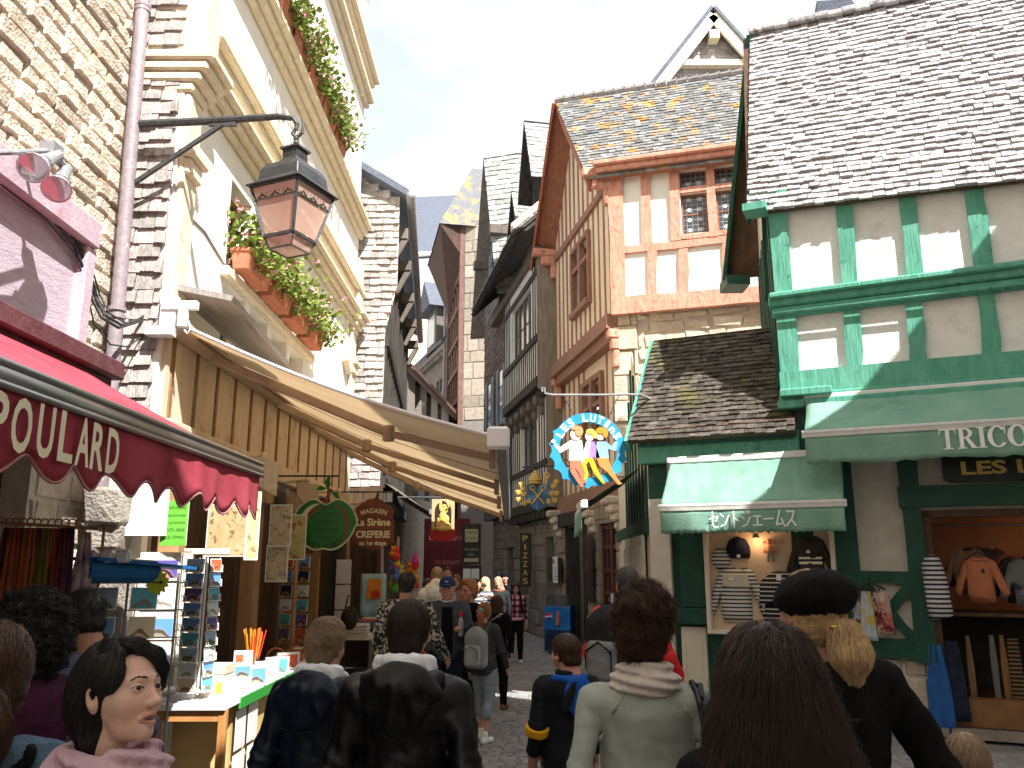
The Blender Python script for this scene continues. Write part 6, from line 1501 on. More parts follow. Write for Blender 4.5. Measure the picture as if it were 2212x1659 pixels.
# market table with cloth goods
mt=thing('market_table','low stall table with white cloth beside the crowd','table',(-2.9,15.0,0))
m_=MB();m_.box(-3.1,-2.2,13.6,16.4,.72,.76);m_.build('top',M_WHITEP,mt);
for x,y_ in((-3.05,13.65),(-2.25,13.65),(-3.05,16.35),(-2.25,16.35)):m_=MB();m_.box(x-.025,x+.025,y_-.025,y_+.025,0,.72);m_.build('leg',M_ZINC,mt)
m_=MB();P=[(-2.15+.03*math.sin(k*.9),13.6+k*.2,z)for k in range(15)for z in(.75,.35+.06*math.sin(k*1.7))];m_.add(P,[(2*k,2*k+1,2*k+3,2*k+2)for k in range(14)]);m_.build('cloth',M_PAPER,mt)
for i,(y_,c,nm_)in enumerate(((13.8,(.70,.70,.68),'white'),(14.3,(.10,.13,.30),'navy'),(14.8,(.60,.08,.06),'red'),(15.4,(.64,.60,.52),'cream'),(15.9,(.20,.32,.42),'blue'))):
    m_=MB()
    for k in range(4):m_.obox((-2.5+random.uniform(-.02,.02),y_+random.uniform(-.02,.02),.785+k*.05),(.2,0,0),(0,.15,0),(0,0,.023))
    tag(m_.build('shirt_stack',mat('stack_'+nm_,c,tuple(q*.8 for q in c),8,.9,.3,40),bevel=.012),f'stack of folded {nm_} shirts on the stall table','shirts','shirt stacks on the stall table')
tf=VIEW(806,1285,13.6,.1);tf.o.z=0;zc_=onD(806,1285,13.6).z
tw2=thing('beach_towel','pale blue hanging towel printed with an orange square','towel',tf.p(0,0,zc_))
m_=MB();P=[tf.p(-.21+.42*i/8-(.06*(1-j/6))*(1 if i<4 else-1)*0,.02*math.sin(i*1.3),zc_+.34-.68*j/6)for j in range(7)for i in range(9)];m_.add(P,[(j*9+i,j*9+i+1,(j+1)*9+i+1,(j+1)*9+i)for j in range(6)for i in range(8)]);cloth(m_.build('cloth',mat('pale_blue_towel',(.25,.42,.52),(.34,.52,.60),6,.95),tw2,smooth=True))
m_=MB();m_.plate([tf.p(x,.03,zc_+y_)for x,y_ in((-.12,-.06),(.14,-.06),(.12,.26),(-.08,.26))],tf.n*.006);m_.build('orange_print',mat('towel_orange',(.62,.20,.02),(.70,.27,.04),6,.9),tw2)
m_=MB();m_.plate([tf.p(x,.038,zc_+y_)for x,y_ in[(-.03,-.05),(.11,-.05)]+[(.04+.07*math.cos(t),.02+.06*math.sin(t))for t in np.linspace(0,3.14,7)]],tf.n*.004);m_.build('red_print',mat('towel_red',(.40,.05,.02),None),tw2)
tyc=[(.55,.30,.02),(.08,.32,.06),(.60,.05,.04),(.58,.06,.28),(.60,.50,.05),(.10,.18,.45),(.50,.16,.03)]
tyn=['amber','green','red','magenta','yellow','blue','rust']
for i in range(18):
    q=onD(random.uniform(846,902),1200+(i%9)*9+random.uniform(-4,4),15.2+random.uniform(-.3,.3));m_=MB();r_=random.uniform(.06,.10)
    m_.sphere(q,r_,0,8,(1,.9,1));m_.sphere(q+Z*r_*1.15,r_*.65,0,8);m_.sphere(q+Z*r_*1.75+Vector((r_*.4,0,0)),r_*.25,0,6);m_.sphere(q+Z*r_*1.75-Vector((r_*.4,0,0)),r_*.25,0,6);m_.tube([q+Z*r_*1.8,q+Z*(r_*1.8+.12)],.004,4)
    tag(m_.build('plush_toy',mat('plush_'+tyn[i%7],tyc[i%7],tuple(x*1.3 for x in tyc[i%7]),9,.95),smooth=True),'little bright coloured plush toy in the hanging cluster by the patterned shirt man','toy','plush toys hanging in a cluster')
for i,(px,py,c,nm_)in enumerate(((868,1300,(.05,.12,.55),'blue'),(876,1310,(.75,.74,.70),'white'),(884,1296,(.62,.06,.04),'red'))):
    m_=MB();q=onD(px,py,11.0);m_.plate([q,q+Vector((.05,0,-.20)),q+Vector((-.06,.01,-.34)),q+Vector((-.05,0,-.08))],(0,.006,0));m_.tube([q+Z*.02,q+Vector((-.08,0,-.4))],.005,4)
    tag(m_.build('pennant',mat('pennant_'+nm_,c,None)),f'small {nm_} pennant on a stick by the stall','flag','pennants by the stall')
m_=MB();q=onD(755,1335,12.5);m_.sphere(q,.15,0,12,(.9,.6,1.2));m_.tube([q+Vector((-.07,0,.15)),q+Vector((-.03,0,.34)),q+Vector((.03,0,.34)),q+Vector((.07,0,.15))],.012,6);tag(m_.build('handbag',M_BLKT,smooth=True),'black handbag hanging on the stall left of the towel','bag')

# ================================================================ goods on the right
cs_=thing('display_case','shallow lit wooden display case of striped knitwear under the Japanese awning','display case',GF.p(-.3,.1,1.1))
c0,c1,z0,z1=-1.02,.44,1.10,2.30
m_=MB();m_.fbox(GF,c0,c1,.02,.05,z0,z1);m_.build('backing',mat('peach_backing',(.62,.47,.33),(.68,.53,.38),4,.8),cs_)
m_=MB()
for a,b,c,d in((c0-.05,c0,z0-.05,z1+.05),(c1,c1+.05,z0-.05,z1+.05),(c0,c1,z0-.05,z0),(c0,c1,z1,z1+.05)):m_.fbox(GF,a,b,.02,.22,c,d)
m_.build('frame',mat('pale_case_frame',(.66,.58,.48),(.74,.66,.56),6,.6),cs_,bevel=.008)
m_=MB();m_.lathe(GF.p(-.42,.16,z1-.02),[(.03,0),(.045,-.05),(.05,-.06)],10);m_.build('spot_lamp',M_STEEL,cs_)
sd=bpy.data.lights.new('spot_lamp_light','POINT');sd.energy=.9;sd.color=(1,.62,.32);sd.shadow_soft_size=.05;so_=bpy.data.objects.new('spot_lamp_light',sd);COL.objects.link(so_);so_.location=GF.p(-.42,.17,z1-.12);par(so_,cs_)
def garment(name,label,fr,u,z,n,s,m,kind='sweater',cat='sweater',group=None,t=.05):
    """knitwear shape: body and two hanging sleeves, puffed"""
    if kind=='sweater':P=[(-.09,.30),(-.05,.26),(.05,.26),(.09,.30),(.20,.24),(.28,.02),(.36,-.22),(.28,-.26),(.21,-.06),(.155,.08),(.165,-.34),(-.165,-.34),(-.155,.08),(-.21,-.06),(-.28,-.26),(-.36,-.22),(-.28,.02),(-.20,.24)]
    elif kind=='folded':P=[(-.10,.30),(-.05,.26),(.05,.26),(.10,.30),(.24,.20),(.30,-.05),(.22,-.30),(.10,-.34),(-.10,-.34),(-.22,-.30),(-.30,-.05),(-.24,.20)]
    elif kind=='hat':P=[(-.16,-.12),(-.17,.02),(-.12,.14),(0,.19),(.12,.14),(.17,.02),(.16,-.12)]
    elif kind=='side':P=[(-.06,.40),(.03,.42),(.10,.36),(.16,.1),(.20,-.40),(-.06,-.46),(-.10,-.42),(-.12,.1),(-.12,.32)]
    me=bmesh.new();vs_=[me.verts.new(fr.p(u+x*s,n,z+y_*s))for x,y_ in P];f_=me.faces.new(vs_)
    bmesh.ops.triangulate(me,faces=[f_]);bmesh.ops.subdivide_edges(me,edges=me.edges[:],cuts=3,use_grid_fill=True)
    bnd=[v for v in me.verts if v.is_boundary]
    rr=random.Random(sum(map(ord,label))%999);ph=rr.uniform(0,6)
    for v in me.verts:
        if v.is_boundary:continue
        d=min((v.co-b_.co).length for b_ in bnd);x=(v.co-fr.o).dot(fr.u)
        v.co+=fr.n*(t*min(1,d/(.09*s))**.6+.012*math.sin(x*34/s+ph))
    md=bpy.data.meshes.new(name);me.to_mesh(md);me.free();md.materials.append(m);md.polygons.foreach_set('use_smooth',[True]*len(md.polygons))
    o=bpy.data.objects.new(name,md);COL.objects.link(o);tag(o,label,cat,group);cloth(o,.012);return o
KN_W=stripe_mat('white_navy_stripe',(.62,.60,.56),(.03,.035,.06),21,duty=.62);KN_N=stripe_mat('navy_white_stripe',(.02,.022,.035),(.55,.53,.48),19,duty=.72)
KN_C=mat('cream_knit',(.60,.54,.44),(.68,.62,.52),40,.95,.4,90);KN_K=mat('charcoal_knit',(.03,.026,.024),(.06,.052,.048),40,.95,.4,90);KN_O=mat('coral_fleece',(.50,.17,.085),(.56,.21,.11),20,.95,.3,70)
def label_patch(o,fr,u,z,n,w=.05,h=.035,m=M_WHITEL):
    m_=MB();m_.fbox(fr,u-w/2,u+w/2,n,n+.004,z-h/2,z+h/2);m_.build('label_patch',m,o)
g1=garment('striped_sweater','cream sweater with navy stripes at the lower left of the display case',GF,-.70,1.55,.07,1.05,KN_W,group='knitwear in the display case')
m_=MB();m_.fbox(GF,-.87,-.53,.105,.14,1.62,1.78,j=.01);m_.build('plain_yoke',KN_C,g1,bevel=.02);label_patch(g1,GF,-.76,1.72,.142)
g2=garment('striped_sweater','navy sweater with thin pale stripes in the middle of the display case',GF,-.16,1.50,.07,1.0,KN_N,'folded',group='knitwear in the display case');label_patch(g2,GF,-.18,1.74,.13,.06,.07)
g3=garment('dark_sweater','charcoal sweater with two pale chest bands at the upper right of the display case',GF,.20,2.0,.07,.78,KN_K,group='knitwear in the display case')
m_=MB();m_.fbox(GF,.07,.34,.125,.13,1.90,1.93);m_.fbox(GF,.07,.34,.125,.13,1.96,1.985);m_.build('chest_band',M_CREAML,g3);label_patch(g3,GF,.19,2.05,.128)
g4=garment('knit_hat','navy knitted hat at the upper left of the display case',GF,-.66,2.08,.07,.85,mat('navy_knit',(.012,.014,.03),(.03,.032,.055),40,.95,.4,90),'hat','hat',group='knitwear in the display case');label_patch(g4,GF,-.65,2.0,.125,.04,.04)
g5=garment('striped_scarf','white scarf with dark stripes spread beside the hat in the display case',GF,-.88,1.98,.06,.40,KN_W,'folded','scarf','knitwear in the display case',.03)
ot=thing('orange_toy','small orange and grey soft toy pinned at the top of the display case','toy',GF.p(-.25,.1,2.1));m_=MB()
for c,r_,sc in(((-.27,2.08),.055,(1,.8,1.2)),((-.27,2.18),.042,(1,.8,.9)),((-.33,2.17),.02,(1.6,.6,.8)),((-.21,2.17),.02,(1.6,.6,.8)),((-.33,2.07),.02,(1,.8,2)),((-.21,2.07),.02,(1,.8,2))):m_.sphere(GF.p(c[0],.10,c[1]),r_,0,10,sc)
m_.build('body',mat('toy_orange',(.62,.20,.08),(.70,.42,.28),30,.95),ot,smooth=True);m_=MB();m_.tube([GF.p(-.29,.1,2.03),GF.p(-.30,.11,1.93)],.018,8);m_.tube([GF.p(-.25,.1,2.03),GF.p(-.24,.11,1.93)],.018,8);m_.build('legs',mat('toy_grey',(.25,.25,.27),None,rough=.9),ot)
# doorway goods
hr=thing('hanging_rail','steel rail inside the shop doorway for hanging clothes','clothes rail',GF.p(3,-.5,2.3));m_=MB();m_.tube([GF.p(1.6,-.55,2.36),GF.p(5.2,-.55,2.36)],.015,8);m_.build('rail',M_STEEL,hr,smooth=True)
def hanger(o,fr,u,n,z):m_=MB();m_.tube([fr.p(u-.16,n,z-.10),fr.p(u,n,z),fr.p(u+.16,n,z-.10)],.008,5);m_.tube([fr.p(u,n,z),fr.p(u,n,z+.06),fr.p(u+.02,n,z+.09)],.005,5);m_.build('hanger',M_BLKT,o)
def gh_(px,py,n):return GF.hit(px,py,n)
u,z=gh_(2118,1245,-.3);o=garment('coral_fleece_top','coral fleece top hanging front on in the shop doorway',GF,u,z-.02,-.33,.80,KN_O,cat='jumper',group='tops in the doorway');hanger(o,GF,u,-.3,z+.28)
m_=MB();m_.fbox(GF,u-.09,u+.09,-.30,-.265,z+.17,z+.22,j=.01);m_.build('collar',KN_O,o,bevel=.02);label_patch(o,GF,u+.03,z+.06,-.262,.03,.05,M_BLKT)
for i,(dx,c,nm_)in enumerate(((-.10,(.16,.09,.06),'brown'),(-.03,(.02,.018,.018),'black'),(.05,(.03,.02,.02),'dark'),(.14,(.05,.015,.012),'wine'))):
    garment('jumper',f'{nm_} jumper hanging behind the coral fleece top',GF,u+dx,z+.08,-.45-.05*i,.82,mat('jumper_'+nm_,c,tuple(q*1.5 for q in c),20,.95,.3,60),cat='jumper',group='tops in the doorway')
for i,(px,c,nm_)in enumerate(((2195,(.13,.14,.15),'grey'),(2180,(.02,.02,.02),'black'),(2172,(.18,.05,.03),'rust'))):
    u2,z2=gh_(px+25,1255,-.35);garment('jumper',f'{nm_} jumper hanging at the right edge of the doorway',GF,u2,z2+.03*i,-.36-.08*i,.82,mat('jumper2_'+nm_,c,tuple(q*1.4 for q in c),20,.95,.3,60),cat='jumper',group='tops in the doorway')
u,z=gh_(2018,1265,.12);o=garment('striped_shirt','white top with navy stripes hanging side on at the door post',GF,u,z,.06,.82,stripe_mat('white_navy_stripe_b',(.60,.60,.60),(.025,.025,.05),19,duty=.55),'side','top',t=.07)
m_=MB();m_.tube([GF.p(u-.02,.1,z+.36),GF.p(u-.02,.1,z+.52),GF.p(u+.02,.08,z+.62)],.006,5);m_.build('hanger',M_BLKT,o)
u,z=gh_(2040,1490,.06);m_=MB();drape(m_,GF,u-.05,.04,z+.48,.24,.95,5);tag(cloth(m_.build('blue_trousers',mat('denim_blue',(.02,.09,.30),(.03,.13,.40),9,.9,.3,50),smooth=True)),'bright blue trousers hanging below the striped top at the door post','trousers')
m_=MB();drape(m_,GF,u+.12,.0,z+.52,.22,.85,9);tag(cloth(m_.build('navy_trousers',mat('dark_navy',(.010,.014,.035),(.02,.026,.055),9,.9,.3,50),smooth=True)),'dark navy trousers hanging beside the bright blue pair','trousers')
for i,(px,c,nm_)in enumerate(((2098,(.30,.20,.11),'tan'),(2150,(.22,.22,.21),'grey'),(2172,(.34,.19,.08),'ochre'))):
    u2,z2=gh_(px,1450,-.5);m_=MB();drape(m_,GF,u2,-.5,z2+.40,.07,.85,20+i);tag(cloth(m_.build('hanging_trousers',mat('trouser_'+nm_,c,None,rough=.95),smooth=True)),f'{nm_} trousers hanging in the dark lower part of the doorway','trousers','trousers in the doorway')
for i in range(3):
    u2,z2=gh_(2188+8*i,1455,-.45);m_=MB();drape(m_,GF,u2,-.47,z2+.38,.06,.8,40+i);tag(cloth(m_.build('striped_shirt',stripe_mat('dim_stripe',(.30,.20,.10),(.03,.02,.02),22),smooth=True)),'striped top hanging edge on at the lower right of the doorway','top','striped tops at the lower right of the doorway')
sh_=MB();sh_.fbox(GF,1.55,5.2,-1.3,-.42,1.30,1.34);tag(sh_.build('shelf',M_DWOOD),'dark shelf across the doorway under the hanging tops','shelf')
lw2=MB();lw2.fbox(GF,1.5,5.2,-1.3,-.9,.45,1.30);tag(lw2.build('clothes_locker',M_DARK,bevel=.01),'dark low locker at the back of the shop doorway','locker')
ld_=bpy.data.lights.new('doorway_lamp_light','POINT');ld_.energy=1.0;ld_.color=(1,.55,.26);ld_.shadow_soft_size=.06
dl=thing('ceiling_spot','small glowing spotlight at the top of the shop doorway','lamp',GF.p(2.9,-.7,2.48));m_=MB();m_.lathe(GF.p(2.9,-.7,2.50),[(.04,0),(.045,-.05)],10);m_.build('lamp_body',mat('lamp_glow',(.8,.6,.4),None,emit=(1,.6,.3),estr=1.5),dl)
lo_=bpy.data.objects.new('doorway_lamp_light',ld_);COL.objects.link(lo_);lo_.location=GF.p(2.9,-.7,2.40);par(lo_,dl)
# scarves on a hanger
u,z=gh_(1884,1320,.1);so2=thing('clip_hanger','black clip hanger on the green cross braced panel','hanger',GF.p(u,.1,z+.4));m_=MB();zt_=gh_(1884,1262,.1)[1]
m_.tube([GF.p(u-.15,.1,zt_-.05),GF.p(u,.1,zt_+.02),GF.p(u+.17,.1,zt_-.06)],.012,6);m_.tube([GF.p(u,.1,zt_),GF.p(u,.1,zt_+.12)],.006,5)
for i in range(4):m_.obox(GF.p(u-.10+i*.065,.11,zt_-.07),GF.u*.008,GF.n*.012,Z*.025)
m_.build('frame',M_BLKT,so2)
for i,(c1_,c2_,c3_,nm_)in enumerate((((.30,.20,.07),(.02,.02,.02),(.35,.45,.55),'black and gold'),((.50,.58,.62),(.42,.50,.58),(.55,.42,.12),'pale blue'),((.62,.60,.54),(.5,.45,.36),(.02,.02,.02),'white'),((.42,.04,.05),(.60,.50,.40),(.15,.02,.02),'red'))):
    m_=MB();drape(m_,GF,u-.14+i*.09,.10+.03*(i%2),zt_-.08,.17,.60-.04*i,60+i)
    o=cloth(m_.build('silk_scarf',mat('silk_'+str(i),c1_,c2_,5,.55,c3=c3_,c3scale=7,c3ramp=(.52,.55)),smooth=True));tag(o,f'{nm_} printed scarf clipped on the black hanger','scarf','scarves on the clip hanger')
# drinks fridge
FRD=thing('drinks_fridge','blue drinks cooler with a round red white and blue emblem by the pub door','cooler',RL.p(3.0,.45,0))
FF=Fr(RL.p(2.75,.55,0),(.96,-.28,0),(-.28,-.96,0))
m_=MB();m_.fbox(FF,-.30,.30,-.55,0,.05,1.0);m_.build('body',mat('cooler_blue',(.005,.03,.11),(.008,.05,.18),3,.3,spec=.6),FRD,bevel=.02)
m_=MB();m_.fbox(FF,-.29,.29,.002,.008,.50,.98);m_.build('bright_panel',mat('cooler_bright',(.01,.10,.42),(.03,.26,.62),2.5,.25,spec=.6),FRD)
m_=MB()
for i in range(6):m_.fbox(FF,-.26,-.05,.003,.012,.12+i*.05,.14+i*.05)
m_.build('vent_grille',M_BLKT,FRD)
for rr_,c,nn in((.085,(.7,.7,.72),.010),):m_=MB();m_.lathe(FF.p(-.19,nn,.78),[(rr_,0),(rr_,.003)],18,0,FF.n);m_.build('emblem',mat('emblem_white',c,None,rough=.3),FRD)
m_=MB();m_.plate([FF.p(-.19+.078*math.cos(t),.0135,.785+.078*math.sin(t))for t in np.linspace(.25,math.pi-.1,12)],FF.n*.002);m_.build('emblem_red',mat('emblem_red',(.55,.02,.03),None,rough=.3),FRD)
m_=MB();m_.plate([FF.p(-.19+.078*math.cos(t),.0135,.775+.078*math.sin(t))for t in np.linspace(math.pi+.25,2*math.pi-.1,12)],FF.n*.002);m_.build('emblem_blue',mat('emblem_blue',(.01,.05,.35),None,rough=.3),FRD)
m_=MB();m_.lathe(FF.p(.02,.012,.74),[(.05,-.15),(.055,0),(.03,.15)],10,0,Z);m_.build('cup_picture',mat('cup_red',(.35,.04,.03),(.55,.35,.30),6,.4),FRD)
m_=MB();m_.hexa([FF.p(u_,n_,z_)for z_,k in((1.0,1),(1.22,.8))for u_,n_ in((-.28*k,-.5),(.28*k,-.5),(.28*k,-.02),(-.28*k,-.02))]);m_.build('glass_top',mat('cooler_glass',(.10,.12,.14),None,rough=.1,alpha=.5,spec=.6),FRD)
bs=MB();bs.fbox(RL,3.95,4.35,.02,.28,0,.75);tag(bs.build('stone_post',MATS['pub_stone'],bevel=.05),'low square stone post beside the drinks cooler','post')
bs=MB();bs.tube([RL.p(.35,.06,.9),RL.p(.35,.06,1.35)],.035,8);tag(bs.build('door_notice',M_PAPER),'rolled pale notice hanging on the red glazed door','notice')
# ================================================================ people: smooth-blended bodies, meshed as one surface
V3=lambda*a:np.array(a,dtype=np.float32)
def smin(a,b,k):
    h=np.clip(.5+.5*(b-a)/k,0,1);return b+(a-b)*h-k*h*(1-h)
def smax(a,b,k):return-smin(-a,-b,k)
def s_cap(P,a,b,ra,rb=None):
    a=np.asarray(a,np.float32);ba=np.asarray(b,np.float32)-a;rb=ra if rb is None else rb
    q=P-a;t=np.clip((q@ba)/max(float(ba@ba),1e-9),0,1)
    return np.sqrt(((q-t[:,None]*ba)**2).sum(1))-(ra+(rb-ra)*t)
def s_ell(P,c,r,rot=None):
    q=P-np.asarray(c,np.float32)
    if rot is not None:q=q@rot
    r=np.asarray(r,np.float32);k0=np.sqrt(((q/r)**2).sum(1));k1=np.sqrt(((q/(r*r))**2).sum(1))
    return k0*(k0-1)/np.maximum(k1,1e-6)
def s_box(P,c,h,r):
    q=np.abs(P-np.asarray(c,np.float32))-(np.asarray(h,np.float32)-r)
    return np.sqrt((np.maximum(q,0)**2).sum(1))+np.minimum(q.max(1),0)-r
def s_chain(P,pts,rads,k=.02):
    d=None
    for i in range(len(pts)-1):
        e=s_cap(P,pts[i],pts[i+1],rads[i],rads[i+1]);d=e if d is None else smin(d,e,k)
    return d
_wr=np.random.default_rng(3)
_WK=[(_wr.normal(size=3),_wr.uniform(0,6.28))for _ in range(10)]
def wob(P,f,st=(1,1,1),n=6):
    Q=P*np.asarray(st,np.float32)*f;o=0
    for i,(k,ph)in enumerate(_WK[:n]):o=o+np.sin(Q@(k*(1+.35*i)).astype(np.float32)+ph+.8*np.sin(Q@_WK[(i+3)%10][0].astype(np.float32)))/(1+.35*i)
    return o/3
def rotm(yaw=0,pitch=0,roll=0):
    cy,sy,cp,sp_,cr,sr=math.cos(yaw),math.sin(yaw),math.cos(pitch),math.sin(pitch),math.cos(roll),math.sin(roll)
    Rz=np.array([[cy,sy,0],[-sy,cy,0],[0,0,1]]);Rx=np.array([[1,0,0],[0,cp,-sp_],[0,sp_,cp]]);Ry=np.array([[cr,0,sr],[0,1,0],[-sr,0,cr]])
    return(Rz@Rx@Ry).astype(np.float32)

def nets(f,lo,hi,h):
    """surface nets of f = 0 on a grid of pitch h"""
    lo,hi=np.asarray(lo,np.float32),np.asarray(hi,np.float32)
    n=np.maximum(np.ceil((hi-lo)/h).astype(int)+1,4)
    ax=[lo[i]+h*np.arange(n[i],dtype=np.float32)for i in range(3)]
    G=np.stack(np.meshgrid(*ax,indexing='ij'),-1).reshape(-1,3)
    D=np.concatenate([f(G[i:i+400000])for i in range(0,len(G),400000)]).reshape(n).astype(np.float32)
    D[[0,-1]]=np.maximum(D[[0,-1]],1e-3);D[:,[0,-1]]=np.maximum(D[:,[0,-1]],1e-3);D[:,:,[0,-1]]=np.maximum(D[:,:,[0,-1]],1e-3)
    S=D<0;m=n-1
    acc=np.zeros((*m,3),np.float32);cnt=np.zeros(m,np.float32)
    cor=[(i,j,k)for i in(0,1)for j in(0,1)for k in(0,1)]
    sl=lambda A,c:A[c[0]:c[0]+m[0],c[1]:c[1]+m[1],c[2]:c[2]+m[2]]
    for a in cor:
        for d in range(3):
            if a[d]:continue
            b=list(a);b[d]=1;b=tuple(b)
            da,db=sl(D,a),sl(D,b);x=sl(S,a)!=sl(S,b)
            t=np.where(x,da/np.where(x,da-db,1),0)
            for q in range(3):acc[...,q]+=np.where(x,a[q]+(t if q==d else 0),0)
            cnt+=x
    act=cnt>0;idx=-np.ones(m,int);idx[act]=np.arange(act.sum())
    cells=np.argwhere(act);V=lo+(cells+acc[act]/cnt[act][:,None])*h
    Fs=[]
    for d in range(3):
        u,v=(d+1)%3,(d+2)%3
        A=np.take(S,range(0,n[d]-1),d);B=np.take(S,range(1,n[d]),d);X=A!=B
        I=np.argwhere(X);I=I[(I[:,u]>0)&(I[:,v]>0)&(I[:,u]<m[u])&(I[:,v]<m[v])]
        if not len(I):continue
        def at(du,dv):J=I.copy();J[:,u]-=du;J[:,v]-=dv;return idx[J[:,0],J[:,1],J[:,2]]
        q=np.stack([at(1,1),at(0,1),at(0,0),at(1,0)],1);fl=~A[I[:,0],I[:,1],I[:,2]]
        q[fl]=q[fl][:,::-1];Fs.append(q)
    Fa=np.concatenate(Fs);Fa=Fa[(Fa>=0).all(1)]
    return V.astype(np.float32),Fa
def grad(f,P,e=.004):
    g=np.stack([f(P+np.eye(3,dtype=np.float32)[i]*e)-f(P-np.eye(3,dtype=np.float32)[i]*e)for i in range(3)],1)
    return g/np.maximum(np.linalg.norm(g,axis=1,keepdims=True),1e-6)
def npmesh(name,V,Fa,mats,mi=None,smooth=True,parent=None):
    me=bpy.data.meshes.new(name);me.vertices.add(len(V));me.vertices.foreach_set('co',np.asarray(V,np.float32).ravel())
    k=Fa.shape[1];me.loops.add(len(Fa)*k);me.loops.foreach_set('vertex_index',Fa.ravel().astype(np.int32))
    me.polygons.add(len(Fa));me.polygons.foreach_set('loop_start',np.arange(0,len(Fa)*k,k,dtype=np.int32))
    for m in mats if isinstance(mats,(list,tuple))else[mats]:me.materials.append(m)
    if mi is not None:me.polygons.foreach_set('material_index',np.asarray(mi,np.int32))
    me.polygons.foreach_set('use_smooth',[smooth]*len(Fa));me.update();me.validate()
    o=bpy.data.objects.new(name,me);COL.objects.link(o)
    if parent is not None:o.parent=parent
    return o
def strand_mesh(f,P0,flow,L,seg,r,lift,rg,jit=.25,tip=0.0):
    """hairs laid over the surface f = 0; returns verts and quads of thin three sided tubes"""
    n=len(P0);p=P0.copy();pts,nor=[],[]
    LL=L*rg.uniform(.6,1.15,n)[:,None].astype(np.float32)/seg;off=(jit*1.5*np.stack([wob(P0+k_*1.7,48,(1,1,.6),4)for k_ in(0,1,2)],1)+rg.normal(0,jit*.45,(n,3))).astype(np.float32)
    lf=(lift*rg.uniform(.0,1.0,n)).astype(np.float32)
    for i in range(seg+1):
        g=grad(f,p);pts.append(p.copy());nor.append(g)
        d=flow(p)+off;off=off*.92+rg.normal(0,jit*.25,(n,3)).astype(np.float32)
        d=d-g*(d*g).sum(1)[:,None]*.9;d/=np.maximum(np.linalg.norm(d,axis=1,keepdims=True),1e-6)
        p=p+d*LL;e=f(p)-(lf+tip*(i/seg)**2*rg.uniform(0,1,n).astype(np.float32));p=p-g*np.clip(e,-.03,.03)[:,None]
    A=np.stack(pts,1);Nn=np.stack(nor,1);T=np.gradient(A,axis=1);T/=np.maximum(np.linalg.norm(T,axis=2,keepdims=True),1e-6);B=np.cross(T,Nn)
    rad=(r*(1-.75*(np.arange(seg+1)/seg)**2))[None,:,None]
    ring=np.stack([A+B*rad,A+Nn*rad*.8,A-B*rad],2);V=ring.reshape(-1,3);k=seg+1
    base=(np.arange(n)[:,None,None]*k+np.arange(seg)[None,:,None])*3;c=np.arange(3)[None,None,:];c2=(c+1)%3
    Fq=np.stack([base+c,base+c2,base+3+c2,base+3+c],-1).reshape(-1,4)
    return V,Fq

# ---- head
def head_sdf(P,g):
    """head at its own origin: x right, y forward, z up; chin -0.115, crown 0.115"""
    fem=g.get('fem',False);jw=g.get('jaw',.040 if fem else .046);nk=g.get('neck',.046 if fem else .057)
    d=s_ell(P,(0,-.012,.028),(.074,.094,.088));d=smin(d,s_ell(P,(0,.024,-.026),(.0595,.062,.074)),.028)
    d=smin(d,s_ell(P,(0,.032,-.082),(jw,.044,.029)),.022);d=smin(d,s_ell(P,(0,.066,-.099),(.017,.015,.014)),.022)
    nb=g.get('bridge',.084);nq=g.get('nose',0.0)
    for s in(-1,1):
        d=smin(d,s_ell(P,(s*.041,.049,-.027),(.021,.021,.022)),.028);d=smin(d,s_cap(P,(s*.012,.081,.021),(s*.045,.064,.018),.009,.007),.016)
        d=smax(d,-s_ell(P,(s*.031,.099,.001),(.021,.018,.015)),.012)
        e=s_ell(P,(s*.031,.0705,.001),(.0165,.0150,.0125))
        if g.get('lids'):
            ex=(P[:,0]-s*.031)*s;zz=P[:,2]-.0015-.10*ex;op=np.abs(zz)-.0044*(1-(ex/.0150)**2);op=np.maximum(op,.072-P[:,1]-.002)
            e=smax(e,-op,.0008)
        d=smin(d,e,.004)
        ear=s_ell(P,(s*.078,-.010,-.008),(.010,.020,.032),rotm(s*.35,.15,s*.12));ear=smax(ear,-s_ell(P,(s*.088,-.004,-.004),(.009,.011,.018)),.006)
        d=smin(d,ear,.008)
        d=smin(d,s_ell(P,(s*(.0120-nq),.093,-.0365),(.0082-nq,.0090,.0070)),.006)
    d=smin(d,s_cap(P,(0,nb,.008),(0,.102-nq,-.028),.0065,.0100-nq),.014);d=smin(d,s_ell(P,(0,.1050-nq,-.033),(.0112-nq,.0102,.0095)),.008)
    for s in(-1,1):d=smax(d,-s_ell(P,(s*.0065,.102,-.0455),(.0042,.005,.004)),.003)
    lw=g.get('lips',1.0);mo=g.get('mouth',0.0)
    for s in(-1,1):
        d=smin(d,s_cap(P,(s*.022,.0745,-.0635-mo*.1),(s*.004,.0885,-.0590),.0032*lw,.0058*lw),.006)
        d=smin(d,s_cap(P,(s*.021,.0745,-.0645-mo*.1),(0,.0865,-.0720-mo),.0032*lw,.0070*lw),.006)
    if mo:d=smax(d,-s_ell(P,(.002,.088,-.0655-mo*.5),(.0165,.016,mo*.62+.0012)),.002)
    d=smin(d,s_cap(P,(0,-.030,-.055),(0,-.056,-.20),nk,nk+.006),.014)
    return d
